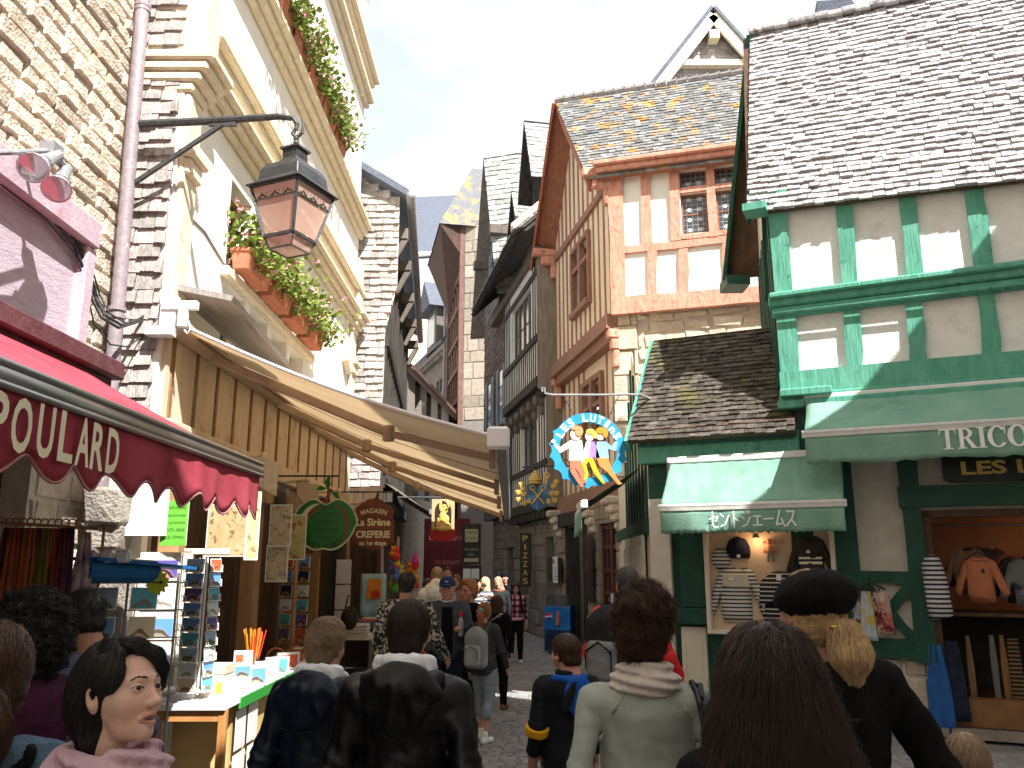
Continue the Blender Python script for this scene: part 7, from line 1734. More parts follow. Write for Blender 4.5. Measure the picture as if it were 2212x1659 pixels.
def face_mats(V,Fa,q,g):
    """material per face: 0 skin, 1 lips, 2 brow and lash, 3 eye dark, 4 teeth, 5 mouth"""
    c=q[Fa].mean(1);x,y,z=c[:,0],c[:,1],c[:,2];ax=np.abs(x);mi=np.zeros(len(Fa),int);fr=y>.055;mo=g.get('mouth',0)
    mi[fr&(y>.066)&(ax<.0235)&(z>-.0778-mo+.30*ax)&(z<-.0545-.20*ax)]=1
    brow=fr&(ax>.014)&(ax<.050)&(np.abs(z-(.0225+.0035*np.sin((ax-.014)/.036*3.0)-np.maximum(0,ax-.034)*.25))<.0026*(1.15-(ax-.014)/.05));mi[brow]=2
    ex=ax-.031
    if g.get('lids'):
        zz=z-.0015-.10*ex;lash=(np.abs(np.abs(zz)-.0044*(1-(ex/.0150)**2))<np.where(zz>0,.0018,.0006))&(np.abs(ex)<.0165)&(y>.064);mi[lash]=2
        if mo:
            ins=(np.abs(z+.0655+mo*.5)<mo*.62+.0008)&(ax<.016)&(y<.0815)&(y>.05);mi[ins]=5
            mi[ins&(z>-.0655-mo*.85)]=4
    else:
        mi[fr&(np.abs(ex)<.0125)&(np.abs(z-.001)<.0045)&(y>.068)]=3
    return mi
M_LIP=mat('lip',(.52,.23,.20),(.56,.27,.23),30,.4);M_BROW=mat('brow_hair',(.02,.014,.011),None,rough=.8);M_EYED=mat('eye_dark',(.03,.025,.022),None,rough=.2);M_TEETH=mat('teeth',(.62,.58,.52),None,rough=.3);M_MOUTH=mat('mouth_dark',(.09,.02,.018),None)
def skin(name,c):return mat('skin_'+name,c,tuple(x*.88 for x in c),14,.55,.12,160,spec=.25,c3=(c[0]*1.02,c[1]*.80,c[2]*.76),c3scale=11,c3ramp=(.50,.75))
SK={'fair':skin('fair',(.60,.36,.27)),'pink':skin('pink',(.58,.31,.23)),'tan':skin('tan',(.40,.225,.15)),'asian':skin('asian',(.76,.50,.395))}
def hairm(name,c,isl=.35,rough=.42):return mat('hair_'+name,c,tuple(min(1,x*1.5)for x in c),30,rough,0,island=isl,spec=.45)
HR={'black':hairm('black',(.012,.010,.010)),'dark':hairm('dark',(.026,.017,.013)),'brown':hairm('brown',(.062,.030,.017),.6),'auburn':hairm('auburn',(.10,.036,.020)),'chest':hairm('chest',(.030,.016,.014),.5),
      'blond':hairm('blond',(.46,.315,.165)),'dblond':hairm('dblond',(.25,.175,.11)),'grey':hairm('grey',(.075,.07,.068)),'white':hairm('white',(.42,.40,.38)),'ginger':hairm('ginger',(.30,.12,.045))}

# ---- hair volumes, in head space
def hair_sdf(style):
    def short(P,s=1.0,nape=-.080):
        d=s_ell(P,(0,-.014,.032),(.0825*s,.1025*s,.0945*s));d=smax(d,P[:,1]*.80-P[:,2]*.60-.016,.012)
        side=s_ell(P,(0,-.022,-.005),(.0805,.088,.075));side=smax(side,P[:,1]-.012+.0*P[:,2],.008);side=smax(side,-(P[:,2]+.035-np.maximum(0,-P[:,1]-.01)*1.0),.01)
        for sg in(-1,1):side=smax(side,-s_ell(P,(sg*.080,-.004,-.014),(.030,.024,.034)),.006)
        nap=s_ell(P,(0,-.058,-.035),(.066,.052,.062));nap=smax(nap,nape-P[:,2],.008)
        return smin(smin(d,side,.012),nap,.015)
    if style=='short':return lambda P:short(P)
    if style=='fluffy':return lambda P:smin(short(P,1.06),s_ell(P,(0,.0,.09),(.066,.085,.045)),.02)+.004*wob(P,45)
    if style=='boy':return lambda P:short(P,1.03,-.070)
    if style=='curly':return lambda P:smin(s_ell(P,(0,-.035,.03),(.125,.115,.125)),s_ell(P,(0,-.06,-.06),(.115,.085,.10)),.05)+.016*wob(P,42)+.006*wob(P,95)
    if style=='bunup':
        def f(P):
            d=smin(short(P,1.0,-.075),s_ell(P,(0,-.06,.0),(.074,.060,.080)),.02)
            for c,r in(((.025,-.05,.135),.044),((-.03,-.03,.120),.036),((.065,-.02,.112),.038),((.01,-.10,.095),.040),((-.05,-.075,.075),.032),((.075,-.06,.085),.036),((.085,-.02,.060),.026),((-.01,.01,.118),.030),((.05,-.075,.125),.032),((.085,-.05,.030),.022)):d=smin(d,s_ell(P,c,(r,r,r*.85)),.010)
            return d+.009*wob(P,62)
        return f
    if style=='long':
        def f(P):
            d=s_ell(P,(0,-.02,.03),(.096,.110,.098));d=smin(d,s_ell(P,(0,-.05,-.08),(.130,.085,.14)),.06);d=smin(d,s_ell(P,(0,-.075,-.27),(.190,.080,.19)),.08)
            d=smin(d,s_ell(P,(0,-.085,-.46),(.215,.065,.18)),.07)
            return smax(d,P[:,1]*.85-P[:,2]*.3-.045,.02)+.008*wob(P,24,(1,1,.22))
        return f
    if style=='shoulder':
        def f(P):
            d=s_ell(P,(0,-.015,.03),(.090,.106,.098));d=smin(d,s_ell(P,(0,-.045,-.08),(.100,.07,.12)),.04);d=smin(d,s_ell(P,(0,-.04,-.16),(.12,.07,.08)),.04)
            face=s_ell(P,(0,.085,-.05),(.058,.075,.115));return smax(d,-face,.012)+.004*wob(P,40,(1,1,.4))
        return f
    if style=='pony':
        return lambda P:smin(smin(short(P,1.02,-.06),s_ell(P,(0,-.03,-.01),(.078,.075,.07)),.015),smin(s_ell(P,(0,-.115,.02),(.03,.03,.03)),s_chain(P,[(0,-.115,.02),(.01,-.15,-.04),(.02,-.155,-.13),(.03,-.14,-.23)],[.028,.036,.034,.012],.02),.01),.012)+.003*wob(P,50,(1,1,.3))
    if style=='lowpony':
        return lambda P:smin(smin(short(P,1.02,-.075),s_ell(P,(0,-.05,-.03),(.078,.06,.07)),.015),s_chain(P,[(0,-.105,-.030),(.0,-.140,-.055),(.005,-.155,-.105),(.01,-.145,-.165)],[.022,.044,.055,.034],.02),.010)+.004*wob(P,60,(1,1,.3))
    if style=='bob':
        def f(P):
            d=s_ell(P,(0,-.016,.034),(.084,.1035,.0965));d=smin(d,s_ell(P,(0,-.066,-.015),(.079,.068,.088)),.03);d=smin(d,s_ell(P,(.012,-.058,-.105),(.048,.034,.060)),.03)
            cut=smin(P[:,1]*.92-P[:,2]*.40-.012,10+P[:,1],.02);d=smax(d,cut,.008)
            sd=s_ell(P,(.062,.022,.045),(.026,.040,.045));d=smin(d,sd,.012)
            sd=s_ell(P,(-.062,.034,.035),(.018,.036,.050));d=smin(d,sd,.012)
            b=s_chain(P,[(.045,.015,.112),(.008,.058,.098),(-.028,.078,.074),(-.054,.072,.042),(-.066,.060,.008)],[.018,.016,.014,.011,.005],.015);d=smin(d,b,.012)
            b=s_chain(P,[(.045,.015,.110),(.054,.046,.084),(.064,.048,.050),(.070,.036,.012)],[.017,.012,.010,.007],.010);d=smin(d,b,.010)
            return d
        return f
def hair_flow(style):
    def f(P):
        d=np.zeros_like(P);c=V3(0,-.03,.11);r=P-c
        d[:,0]=r[:,0]*3;d[:,1]=r[:,1]*2.2;d[:,2]=-.25-np.maximum(0,-r[:,2])*4
        if style in('pony','lowpony'):
            t=V3(0,-.115,.02)if style=='pony' else V3(0,-.105,-.030);k=np.linalg.norm(P-t,axis=1);on=P[:,1]>-.10
            d[on]=(t-P[on])/np.maximum(k[on],.01)[:,None];d[~on]=V3(.05,-.05,-1)
        elif style=='bunup':
            t=V3(.01,-.05,.13);d=(t-P);d/=np.maximum(np.linalg.norm(d,axis=1,keepdims=True),.01);w=wob(P,60)[:,None];d=d+np.cross(d,V3(.3,.5,.8))*w*1.6
        elif style=='curly':
            w=wob(P,60)[:,None];d=np.cross(r,V3(.4,.3,.8))*8*w+d*.6+np.sin(P[:,[2,0,1]]*160)*.6
        elif style in('long','shoulder'):
            low=P[:,2]<.02;d[low]=np.stack([P[low,0]*.6,np.zeros(low.sum()),-np.ones(low.sum())],1)
        elif style=='bob':
            fr=(P[:,1]>.035)&(P[:,0]<.05);d[fr]=V3(-1,.25,-.55);s2=(P[:,1]>.02)&(P[:,0]>=.05);d[s2]=V3(.1,-.15,-1);bk=P[:,1]<=.02;d[bk]=d[bk]*V3(1,1,1)+V3(0,-.5,-.6)
        elif style=='fluffy':d=d+np.stack([.5+0*P[:,0],.2*np.sin(P[:,0]*60),.4*np.sin(P[:,1]*50)],1)
        return d.astype(np.float32)
    return f
HB={'long':(-.27,-.21,-.68),'shoulder':(-.16,-.16,-.28),'curly':(-.18,-.2,-.20),'pony':(-.11,-.22,-.28),'lowpony':(-.11,-.24,-.29)}

def person(label,px,py,zc,yaw,top=None,bottom=None,hair=('short','brown'),sk='fair',fem=False,w=1.0,hs=1.0,head=(0,0,0),arms=('down','down'),legs=(.0,.0),sleeve='long',hem=.82,ncut=None,
           vox=None,hv=None,nst=0,shoes=None,hands=True,face=None,pants='long',group=None,jacket=.022,folds=.006,scale=None,pants_m=None,lean=0.0,drop=0.0):
    """a person whose head centre lies on the sight line (px, py) at depth zc; yaw 0 walks away from the viewer, + turns right"""
    yaw=R(yaw);hc=onD(px,py,zc);s=(scale or hc.z/1.63)
    near=zc<4.2;vox=(vox or(.012 if near else(.016 if zc<8 else .022)));hv=hv or(.0055 if near else(.0075 if zc<8 else .010))
    Ry=rotm(yaw);HC=V3(0,.015+lean,1.63-drop)
    off=(HC@Ry.T)*s;base=Vector((hc.x-off[0],hc.y-off[1],0))
    T=lambda Vv:(np.asarray(Vv,np.float32)@Ry.T)*s
    Rh=rotm(R(head[0]),R(head[1]),R(head[2]))
    H2B=lambda q:(q*hs)@Rh.T+HC
    g=dict(fem=fem);g.update(face or{})
    # skeleton
    AP={'down':((.055,-.03,-.29),(.01,.06,-.25)),'pocket':((.115,-.07,-.255),(-.075,.15,-.17)),'chest':((.07,.02,-.28),(-.11,.22,.06)),'swing':((.05,.08,-.28),(.0,.14,-.21)),'back':((.06,-.10,-.27),(.0,.0,-.26)),'out':((.10,.02,-.27),(.04,.16,-.19)),'cam':((.10,.10,-.24),(-.12,.16,.20)),'fold':((.08,.0,-.28),(-.20,.16,.0))}
    sh=[V3(sg*.178*w,-.012+lean*.8,1.415-drop*.8)for sg in(-1,1)];el,wr=[],[]
    for i,sg in enumerate((-1,1)):
        a,b=AP[arms[i]]if isinstance(arms[i],str)else arms[i];e=sh[i]+V3(a[0]*sg,a[1],a[2]);el.append(e);wr.append(e+V3(b[0]*sg,b[1],b[2]))
    hipz=.90;kn=[V3(sg*.095,.02+legs[i]*.5,.49)for i,sg in enumerate((-1,1))];an=[V3(sg*.095,legs[i]*1.0-(.03 if legs[i]<0 else 0),.085+(.05 if legs[i]<-.12 else 0))for i,sg in enumerate((-1,1))]
    def torso(P,inf=0.0):
        t=np.clip((P[:,2]-.95)/.5,0,1);Q=P.copy();Q[:,1]-=lean*.8*t
        b=.012 if fem else 0
        d=s_ell(Q,(0,0,1.27),((.160-b)*w,.108,.20));d=smin(d,s_ell(Q,(0,.002,1.08),((.142-b)*w,.102,.17)),.07);d=smin(d,s_ell(Q,(0,-.012,.92),(.165*w,.118,.14)),.07)
        d=smin(d,s_cap(Q,(-.145*w,-.012,1.405),(.145*w,-.012,1.405),.060),.06);d=smin(d,s_cap(Q,(0,-.025,1.50),(0,-.02,1.38),.050,.095),.07)
        if fem:
            for sg in(-1,1):d=smin(d,s_ell(Q,(sg*.075,.088,1.27),(.062,.045,.062)),.03)
        return d-inf
    def armd(P,inf=0.0,end=1.0):
        d=None
        for i in(0,1):
            wv=el[i]+(wr[i]-el[i])*max(0,min(1,end*2-1))if end>.5 else el[i];ev=el[i]if end>.5 else sh[i]+(el[i]-sh[i])*end*2
            ar=.044 if fem else .049;e=s_cap(P,sh[i],ev,ar+inf,ar-.009+inf)
            if end>.5:e=smin(e,s_cap(P,el[i],wv,ar-.009+inf,ar-.018+inf),.03)
            d=e if d is None else np.minimum(d,e)
        return d
    def legd(P,inf=0.0,z0=-1.0):
        d=s_ell(P,(0,-.012,.92),(.160*w+inf,.115+inf,.12+inf))
        for i,sg in enumerate((-1,1)):
            h=V3(sg*.088*w,-.005,hipz);e=smin(s_cap(P,h,kn[i],.088*w+inf,.056+inf),s_cap(P,kn[i],an[i],.054+inf,.038+inf),.03);e=smin(e,s_ell(P,(kn[i]+an[i])/2+V3(0,-.025,.07),(.05+inf,.05+inf,.12)),.03);d=smin(d,e,.03)
        return smax(d,z0-P[:,2],.004)if z0>0 else d
    # body: limbs and trunk, then the finer head and hands, one mesh
    body=lambda P:smin(smin(torso(P,-.012),armd(P,-.006),.03),legd(P,-.010),.04)
    ys=[p[1]for p in el+wr+an];xs=[abs(p[0])for p in el+wr]
    lo=V3(-max(xs+[.25])-.12,min(ys+[-.16])-.15,0.03);hi=V3(max(xs+[.25])+.12,max(ys+[.16])+.15,1.60)
    Vb,Fb=nets(body,lo,hi,.028 if pants=='long' else .018)
    Vh,Fh=nets(lambda P:head_sdf(P,g),(-.105,-.125,-.20),(.105,.13,.125),hv)
    mi=np.concatenate([np.zeros(len(Fb),int),face_mats(Vh,Fh,Vh,g)]);VV=[Vb,H2B(Vh)];FF=[Fb,Fh+len(Vb)];nv=len(Vb)+len(Vh)
    if hands and sleeve is not None:
        for i,sg in enumerate((-1,1)):
            f=wr[i]-el[i];f=f/np.linalg.norm(f);side=V3(sg*-1,.25,0)if arms[i]in('down','swing','back','out')else V3(0,.3,-1)
            pn=side-f*(side@f);pn/=np.linalg.norm(pn);wd=np.cross(f,pn)*sg  # pn: palm normal, wd: thumb side
            if wd[1]<0 and arms[i]in('down','swing','back','out'):wd=-wd
            hk=.92 if fem else 1.0;W0=wr[i];curl=.9 if arms[i]in('chest','cam')else .45
            def hand(P):
                M=np.stack([wd,pn,f],1);d=s_ell(P,W0+f*.055*hk,(.041*hk,.016*hk,.054*hk),M);d=smin(d,s_cap(P,W0-f*.03,W0+f*.02,.027*hk,.023*hk),.02)
                for q,(o_,l_)in enumerate(((.030,.072),(.010,.080),(-.011,.074),(-.031,.058))):
                    k=W0+(f*.092+wd*o_)*hk;a1=f*math.cos(curl*.5)+pn*math.sin(curl*.5);a2=f*math.cos(curl*1.5)+pn*math.sin(curl*1.5);a3=f*math.cos(curl*2.3)+pn*math.sin(curl*2.3)
                    j1=k+a1*l_*.48*hk;j2=j1+a2*l_*.3*hk;j3=j2+a3*l_*.25*hk
                    d=smin(d,smin(s_cap(P,k,j1,.0095*hk,.0085*hk),smin(s_cap(P,j1,j2,.0085*hk,.0078*hk),s_cap(P,j2,j3,.0078*hk,.0068*hk),.002),.002),.005)
                t0=W0+(f*.030+wd*.032)*hk;t1=t0+(f*.030+wd*.024+pn*.012)*hk;t2=t1+(f*.032+wd*.004+pn*.014)*hk
                return smin(d,smin(s_cap(P,t0,t1,.0125*hk,.010*hk),s_cap(P,t1,t2,.010*hk,.0078*hk),.004),.010)
            c=W0+f*.08;Va,Fa=nets(hand,c-.14,c+.14,max(.0055,min(.012,hv*1.0)));VV.append(Va);FF.append(Fa+nv);nv+=len(Va);mi=np.concatenate([mi,np.zeros(len(Fa),int)])
    Vall=T(np.concatenate(VV))
    o=npmesh('person',Vall,np.concatenate(FF),[SK[sk],M_LIP,M_BROW,M_EYED,M_TEETH,M_MOUTH],mi);o.location=base;tag(o,label,'person',group)
    K=dict(o=o,T=T,H2B=H2B,HC=HC,s=s,sh=sh,el=el,wr=wr,w=w,torso=torso,armd=armd,base=base,near=near,vox=vox,lean=lean,Rh=Rh,hs=hs,drop=drop)
    # top garment
    if top is not None:
        end={'long':.98,'short':.42,'three':.80,'none':.12}[sleeve]
        def tf(P):
            d=smin(torso(P,jacket),armd(P,jacket*.8,end),.014);d=smax(d,hem-P[:,2],.008)
            d=smax(d,-s_cap(P,(0,-.020+lean,1.43-drop),(0,.015+lean,1.60-drop),ncut or(.060 if not fem else .062)),.006);d=smax(d,P[:,2]-1.500+drop,.01)
            arm=np.minimum(np.linalg.norm(P-el[0],axis=1),np.linalg.norm(P-el[1],axis=1))
            cr=.3*(1-np.abs(wob(P,15,(.8,.8,1.8),4)))**4+.9*(1-np.abs(wob(P+5.3,12,(1.5,1.2,.42),3)))**4+.6*(1-np.abs(wob(P+7.7,7,(.7,.7,2.2),3)))**5
            return d+folds*.55*wob(P,9)+folds*cr*.9+folds*.5*np.exp(-(arm/.10)**2)*np.sin(P[:,2]*130+P[:,0]*60)
        Vt,Ft=nets(tf,lo-V3(.04,.04,-.6),hi+V3(.04,.04,0),vox);npmesh('jacket' if jacket>.018 else 'top',T(Vt),Ft,top,parent=o);K['tf']=tf
    if bottom is not None:
        inf=.016;z0={'long':.06,'knee':.42,'mid':.30}[pants]
        lf=lambda P:legd(P,inf,z0)+.005*wob(P,18,(1,1,1.6))*(P[:,2]<.85)
        Vt,Ft=nets(lf,V3(-.30,min(a[1]for a in an)-.18,.02),V3(.30,max(a[1]for a in an)+.2,1.05),max(vox,.014));npmesh('trousers',T(Vt),Ft,bottom,parent=o)
    if shoes is not None:
        for i,sg in enumerate((-1,1)):
            a=an[i];lz=a[2]-.085
            fs=lambda P:smax(smin(s_cap(P,a+V3(0,-.045,-.045),a+V3(sg*.02,.135,-.052),.042,.036),s_cap(P,a+V3(0,0,-.03),a+V3(0,-.01,.03),.044,.044),.02),lz+.001-P[:,2],.006)
            Vt,Ft=nets(fs,a+V3(-.09,-.14,-.09),a+V3(.09,.22,.08),.012 if zc<12 else .016);npmesh('shoe',T(Vt),Ft,shoes,parent=o)
    if hair is not None:
        st,hm=hair;f=hair_sdf(st);lo_,bk,dn=HB.get(st,(-.115,-.14,-.16))
        up=.20 if st in('bunup','curly')else .14
        Vt,Ft=nets(f,(lo_,bk,dn),(-lo_,.125,up),hv if st not in('long',)else max(hv,.008));
        VS,FS=[H2B(Vt)],[Ft];
        ho=npmesh('hair',T(H2B(Vt)),Ft,HR[hm],parent=o)
        if nst:
            rg=np.random.default_rng(int(abs(px)));pi=rg.integers(0,len(Vt),nst);P0=Vt[pi]+rg.normal(0,.003,(nst,3)).astype(np.float32)
            prm={'long':(.26,12,.0011,.012,.13,.035),'short':(.038,4,.0009,.004,.16,.003),'fluffy':(.055,5,.0010,.007,.28,.008),'boy':(.045,4,.0009,.003,.14,.003),'bunup':(.095,8,.0013,.014,.50,.045),'curly':(.07,7,.0018,.022,.5,.02),'bob':(.10,8,.0011,.003,.10,.003),'lowpony':(.12,8,.0013,.005,.12,.010),'pony':(.13,7,.0017,.006,.14,.012),'shoulder':(.14,8,.002,.008,.15,.012)}[st]
            Vs,Fs=strand_mesh(f,P0,hair_flow(st),prm[0],prm[1],prm[2],prm[3],rg,prm[4],prm[5])
            npmesh('hair_strands',T(H2B(Vs)),Fs,HR[hm],parent=ho)
    return K
def extra(K,name,f,lo,hi,vox,m,parent=None,head=False,smooth=True):
    Vt,Ft=nets(f,lo,hi,vox);Vt=K['H2B'](Vt)if head else Vt
    return npmesh(name,K['T'](Vt),Ft,m,parent=parent or K['o'],smooth=smooth)
def sep(K,name,label,cat,f,lo,hi,vox,m,extra_parts=()):
    """a thing carried by a person: stays at top level"""
    Vt,Ft=nets(f,lo,hi,vox);o=npmesh(name,K['T'](Vt),Ft,m);o.location=K['base'];tag(o,label,cat)
    for nm_,f2,lo2,hi2,m2 in extra_parts:Vt,Ft=nets(f2,lo2,hi2,vox);npmesh(nm_,K['T'](Vt),Ft,m2,parent=o)
    return o
# ---------------------------------------------------------------- the crowd
def fabric(name,c,c2=None,rough=.85,sc=8,bump=.25,bs=30,sheen=0,spec=.15):return mat('cloth_'+name,c,c2 or tuple(x*1.35 for x in c),sc,rough,bump,bs,spec=spec,sheen=sheen)
def chainr(K,name,pts,rads,m,vox=.010,k=.02,wobv=0.0,parent=None):
    pts=[np.asarray(p,np.float32)for p in pts];lo=np.min(pts,0)-max(rads)-.03;hi=np.max(pts,0)+max(rads)+.03
    return extra(K,name,lambda P:s_chain(P,pts,rads,k)+(wobv*wob(P,40,(1,1,2))if wobv else 0),lo,hi,vox,m,parent)
NB=lambda z,rx,ry,n=14,y0=-.02,a0=0,a1=360:[(rx*math.cos(R(a0+(a1-a0)*i/n)),y0+ry*math.sin(R(a0+(a1-a0)*i/n)),z)for i in range(n+1)]
M_WHC=fabric('white_lining',(.62,.64,.68),rough=.95);M_NAVYJ=fabric('navy_shell',(.006,.011,.025),(.009,.016,.034),rough=.36,sc=4,bump=.15,bs=12,spec=.32,sheen=0);M_BLKJ=fabric('black_shell',(.004,.004,.005),(.006,.006,.007),rough=.36,sc=4,bump=.15,bs=12,spec=.32,sheen=0)
M_JEAN=fabric('dark_jeans',(.012,.018,.035),rough=.9);M_BLKC=fabric('black_cloth',(.0045,.0045,.005),(.008,.008,.009),rough=.95);M_SHOE=fabric('shoe_dark',(.04,.03,.025));M_SHW=fabric('shoe_white',(.60,.60,.60));M_SHB=fabric('shoe_brown',(.16,.07,.04))
ZIP=mat('seam_dark',(.006,.006,.007),None,rough=.6)
def hooded(K,mj):
    w=K['w']
    extra(K,'hood',lambda P:smin(s_chain(P,[(-.125,.02,1.455),(-.118,-.085,1.475),(-.06,-.145,1.465),(0,-.16,1.455),(.06,-.145,1.465),(.118,-.085,1.475),(.125,.02,1.455)],[.022,.028,.030,.030,.030,.028,.022],.03),smax(s_ell(P,(0,-.146,1.42),(.155,.034,.125)),np.abs(P[:,0])*.8-(P[:,2]-1.29)*.72-.02,.02),.03)+.010*np.sin(np.arctan2(P[:,0],1.62-P[:,2])*17)*np.clip((1.5-P[:,2])*8,0,1)+.004*wob(P,34),(-.22,-.26,1.20),(.22,.10,1.57),.009,mj)
    li=extra(K,'hood_lining',lambda P:smin(s_chain(P,[(-.085,.04,1.50),(-.088,-.055,1.525),(-.045,-.105,1.535),(0,-.115,1.535),(.045,-.105,1.535),(.088,-.055,1.525),(.085,.04,1.50)],[.018,.024,.025,.025,.025,.024,.018],.03),s_chain(P,[(-.08,-.09,1.49),(0,-.135,1.48),(.08,-.09,1.49)],[.024]*3,.03),.02)+.007*wob(P,55),(-.16,-.20,1.42),(.16,.09,1.60),.008,M_WHC)

# two men in hooded jackets
HG=((.055,-.06,-.28),(-.045,.13,-.21))
K5=person('blond man seen from behind in a navy shell jacket with pale hood lining',706,1396,3.6,14,M_NAVYJ,M_JEAN,('fluffy','dblond'),'pink',w=1.06,hs=.93,head=(10,0,0),arms=(HG,HG),hem=.80,nst=6500,shoes=M_SHOE,jacket=.029,folds=.013)
hooded(K5,M_NAVYJ);chainr(K5,'shoulder_seam',[(-.15,-.155,1.30),(0,-.165,1.285),(.15,-.155,1.30)],[.004]*3,ZIP,.006)
K6=person('dark haired man seen from behind in a black shell jacket with white hood lining',884,1366,3.1,4,M_BLKJ,M_JEAN,('short','dark'),'pink',w=1.02,hs=.95,head=(2,0,0),arms=(HG,HG),hem=.80,nst=8000,shoes=M_SHOE,jacket=.029,folds=.013)
hooded(K6,M_BLKJ);chainr(K6,'red_collar',NB(1.548,.060,.060,10,-.03,20,90),[.010]*11,fabric('red_collar',(.45,.03,.03)),.006)

# woman in the grey green shirt with her hair up
M_SAGE=fabric('sage_jersey',(.33,.365,.33),(.38,.41,.375),sc=3,bump=.2,bs=18);M_SCF=fabric('pale_scarf',(.56,.50,.46),(.64,.58,.54),bump=.4,bs=40)
K22=person('woman with brown hair pinned up wearing a grey green jersey and pale neck scarf',1388,1372,2.95,2,M_SAGE,M_JEAN,('bunup','brown'),'pink',fem=True,w=1.05,head=(14,-4,0),arms=('back','back'),hem=.80,nst=9000,shoes=M_SHOE,jacket=.012,folds=.008)
extra(K22,'neck_scarf',lambda P:np.minimum(s_chain(P,NB(1.475,.085,.078,16),[.034]*17,.02),s_chain(P,NB(1.515,.068,.064,16),[.026]*17,.02))+.006*np.sin(P[:,2]*190+P[:,0]*30)+.006*wob(P,30),(-.16,-.16,1.41),(.16,.12,1.57),.0065,M_SCF)
for sg in(-1,1):chainr(K22,'raglan_seam',[(sg*.075,-.10,1.455),(sg*.12,-.125,1.40),(sg*.165,-.118,1.31),(sg*.175,-.085,1.22)],[.0028]*4,fabric('sage_seam',(.20,.225,.20)),.005)
extra_strap=sep(K22,'shoulder_bag','black leather shoulder bag strap over the arm of the grey green shirt woman','bag',lambda P:np.minimum(np.minimum(s_chain(P,[(.155,.06,1.44),(.16,-.03,1.478),(.17,-.10,1.42),(.195,-.11,1.20),(.21,-.08,.98)],[.010]*5,.01),s_chain(P,[(.180,.06,1.43),(.185,-.03,1.468),(.195,-.10,1.41),(.22,-.11,1.20),(.235,-.08,.98)],[.010]*5,.01)),s_box(P,(.25,-.06,.86),(.06,.14,.12),.03)),(.10,-.25,.70),(.36,.14,1.52),.009,fabric('black_leather',(.012,.012,.014),rough=.4,spec=.5))

# woman with long dark hair, close
K23=person('woman close to the viewer with long straight dark auburn hair seen from behind',1652,1468,1.98,-2,M_BLKC,M_JEAN,('long','chest'),'pink',fem=True,w=1.0,hs=1.04,head=(-4,2,0),arms=('down','down'),nst=14000,hands=False,jacket=.02,hv=.006)
# woman in the black cap with a blonde ponytail
K24=person('woman in a black flat cap and black coat with a clipped blonde ponytail',1748,1322,2.75,-14,M_BLKC,M_JEAN,('lowpony','blond'),'pink',fem=True,w=1.3,head=(-10,2,0),arms=('pocket','pocket'),hem=.55,nst=5200,jacket=.034,folds=.008,hands=False)
M_CAPK=fabric('black_wool',(.006,.006,.007),(.011,.011,.012),rough=.95,bump=.4,bs=60)
cp=extra(K24,'flat_cap',lambda P:smin(smax(s_ell(P,(.0,-.030,.050),(.118,.132,.082),rotm(0,-.22,0)),-.012-P[:,2]+P[:,1]*.30,.012),smax(s_ell(P,(0,.090,.022),(.075,.065,.012),rotm(0,-.25,0)),-.3-P[:,2],.01),.02)+.003*wob(P,40),(-.14,-.19,-.04),(.14,.17,.17),.006,M_CAPK,head=True)
extra(K24,'hair_clip',lambda P:s_chain(P,[(-.045,-.138,-.030),(0,-.168,-.028),(.045,-.140,-.026)],[.008,.010,.008],.01),(-.08,-.20,-.06),(.08,-.10,.01),.005,mat('gold_clip',(.62,.42,.12),None,rough=.25,metal=.8),head=True)
chainr(K24,'back_seam',[(-.10,-.155,1.36),(0,-.17,1.34),(.10,-.155,1.36)],[.003]*3,ZIP,.006)
# toddler
Kt=person('fair haired toddler, only the top of the head showing at the lower right',2088,1652,3.0,8,fabric('toddler_top',(.20,.16,.14)),M_JEAN,('boy','dblond'),'pink',hs=1.22,scale=None,nst=3500,hands=False,shoes=M_SHOE)
# boy
M_BOYJ=fabric('boy_black',(.008,.009,.011),(.014,.015,.018),rough=.8);M_BLUE=fabric('boy_blue',(.008,.07,.36),(.012,.10,.46),rough=.6)
Kb=person('boy in a black jacket with a bright blue hood and a yellow sleeve band',1221,1413,5.0,-18,M_BOYJ,fabric('boy_trousers',(.11,.085,.06)),('boy','brown'),'pink',w=1.02,hs=1.14,head=(-22,-6,0),arms=(((.055,-.02,-.265),(.0,.07,-.17)),)*2,hem=.72,nst=2600,shoes=M_SHOE,jacket=.034,folds=.009,vox=.011,hv=.006)
extra(Kb,'hood',lambda P:smax(smin(s_ell(P,(.035,-.155,1.36),(.115,.040,.135)),s_chain(P,[(-.11,.03,1.47),(-.11,-.07,1.475),(0,-.13,1.47),(.11,-.07,1.475),(.11,.03,1.47)],[.02,.026,.03,.026,.02],.02),.03),-10+0*P[:,0],.01)+.004*np.sin(P[:,0]*120)*(P[:,2]<1.45),(-.2,-.24,1.18),(.2,.1,1.55),.010,M_BLUE)
extra(Kb,'hood_panel',lambda P:s_ell(P,(-.06,-.192,1.36),(.035,.02,.12),rotm(0,0,.45)),(-.16,-.24,1.2),(.06,-.15,1.5),.010,M_BOYJ)
extra(Kb,'collar',lambda P:s_chain(P,NB(1.505,.066,.066,12),[.020]*13,.02),(-.12,-.12,1.46),(.12,.08,1.55),.010,M_BOYJ)
for i in(0,):
    a=Kb['el'][i]*.92+Kb['wr'][i]*.08;d=(Kb['wr'][i]-Kb['el'][i]);d=d/np.linalg.norm(d);extra(Kb,'sleeve_band',lambda P:np.maximum(s_cap(P,a-d*.1,a+d*.1,.088,.084),np.abs((P-a)@d)-.030),a-.11,a+.11,.009,fabric('band_yellow',(.58,.30,.01)))
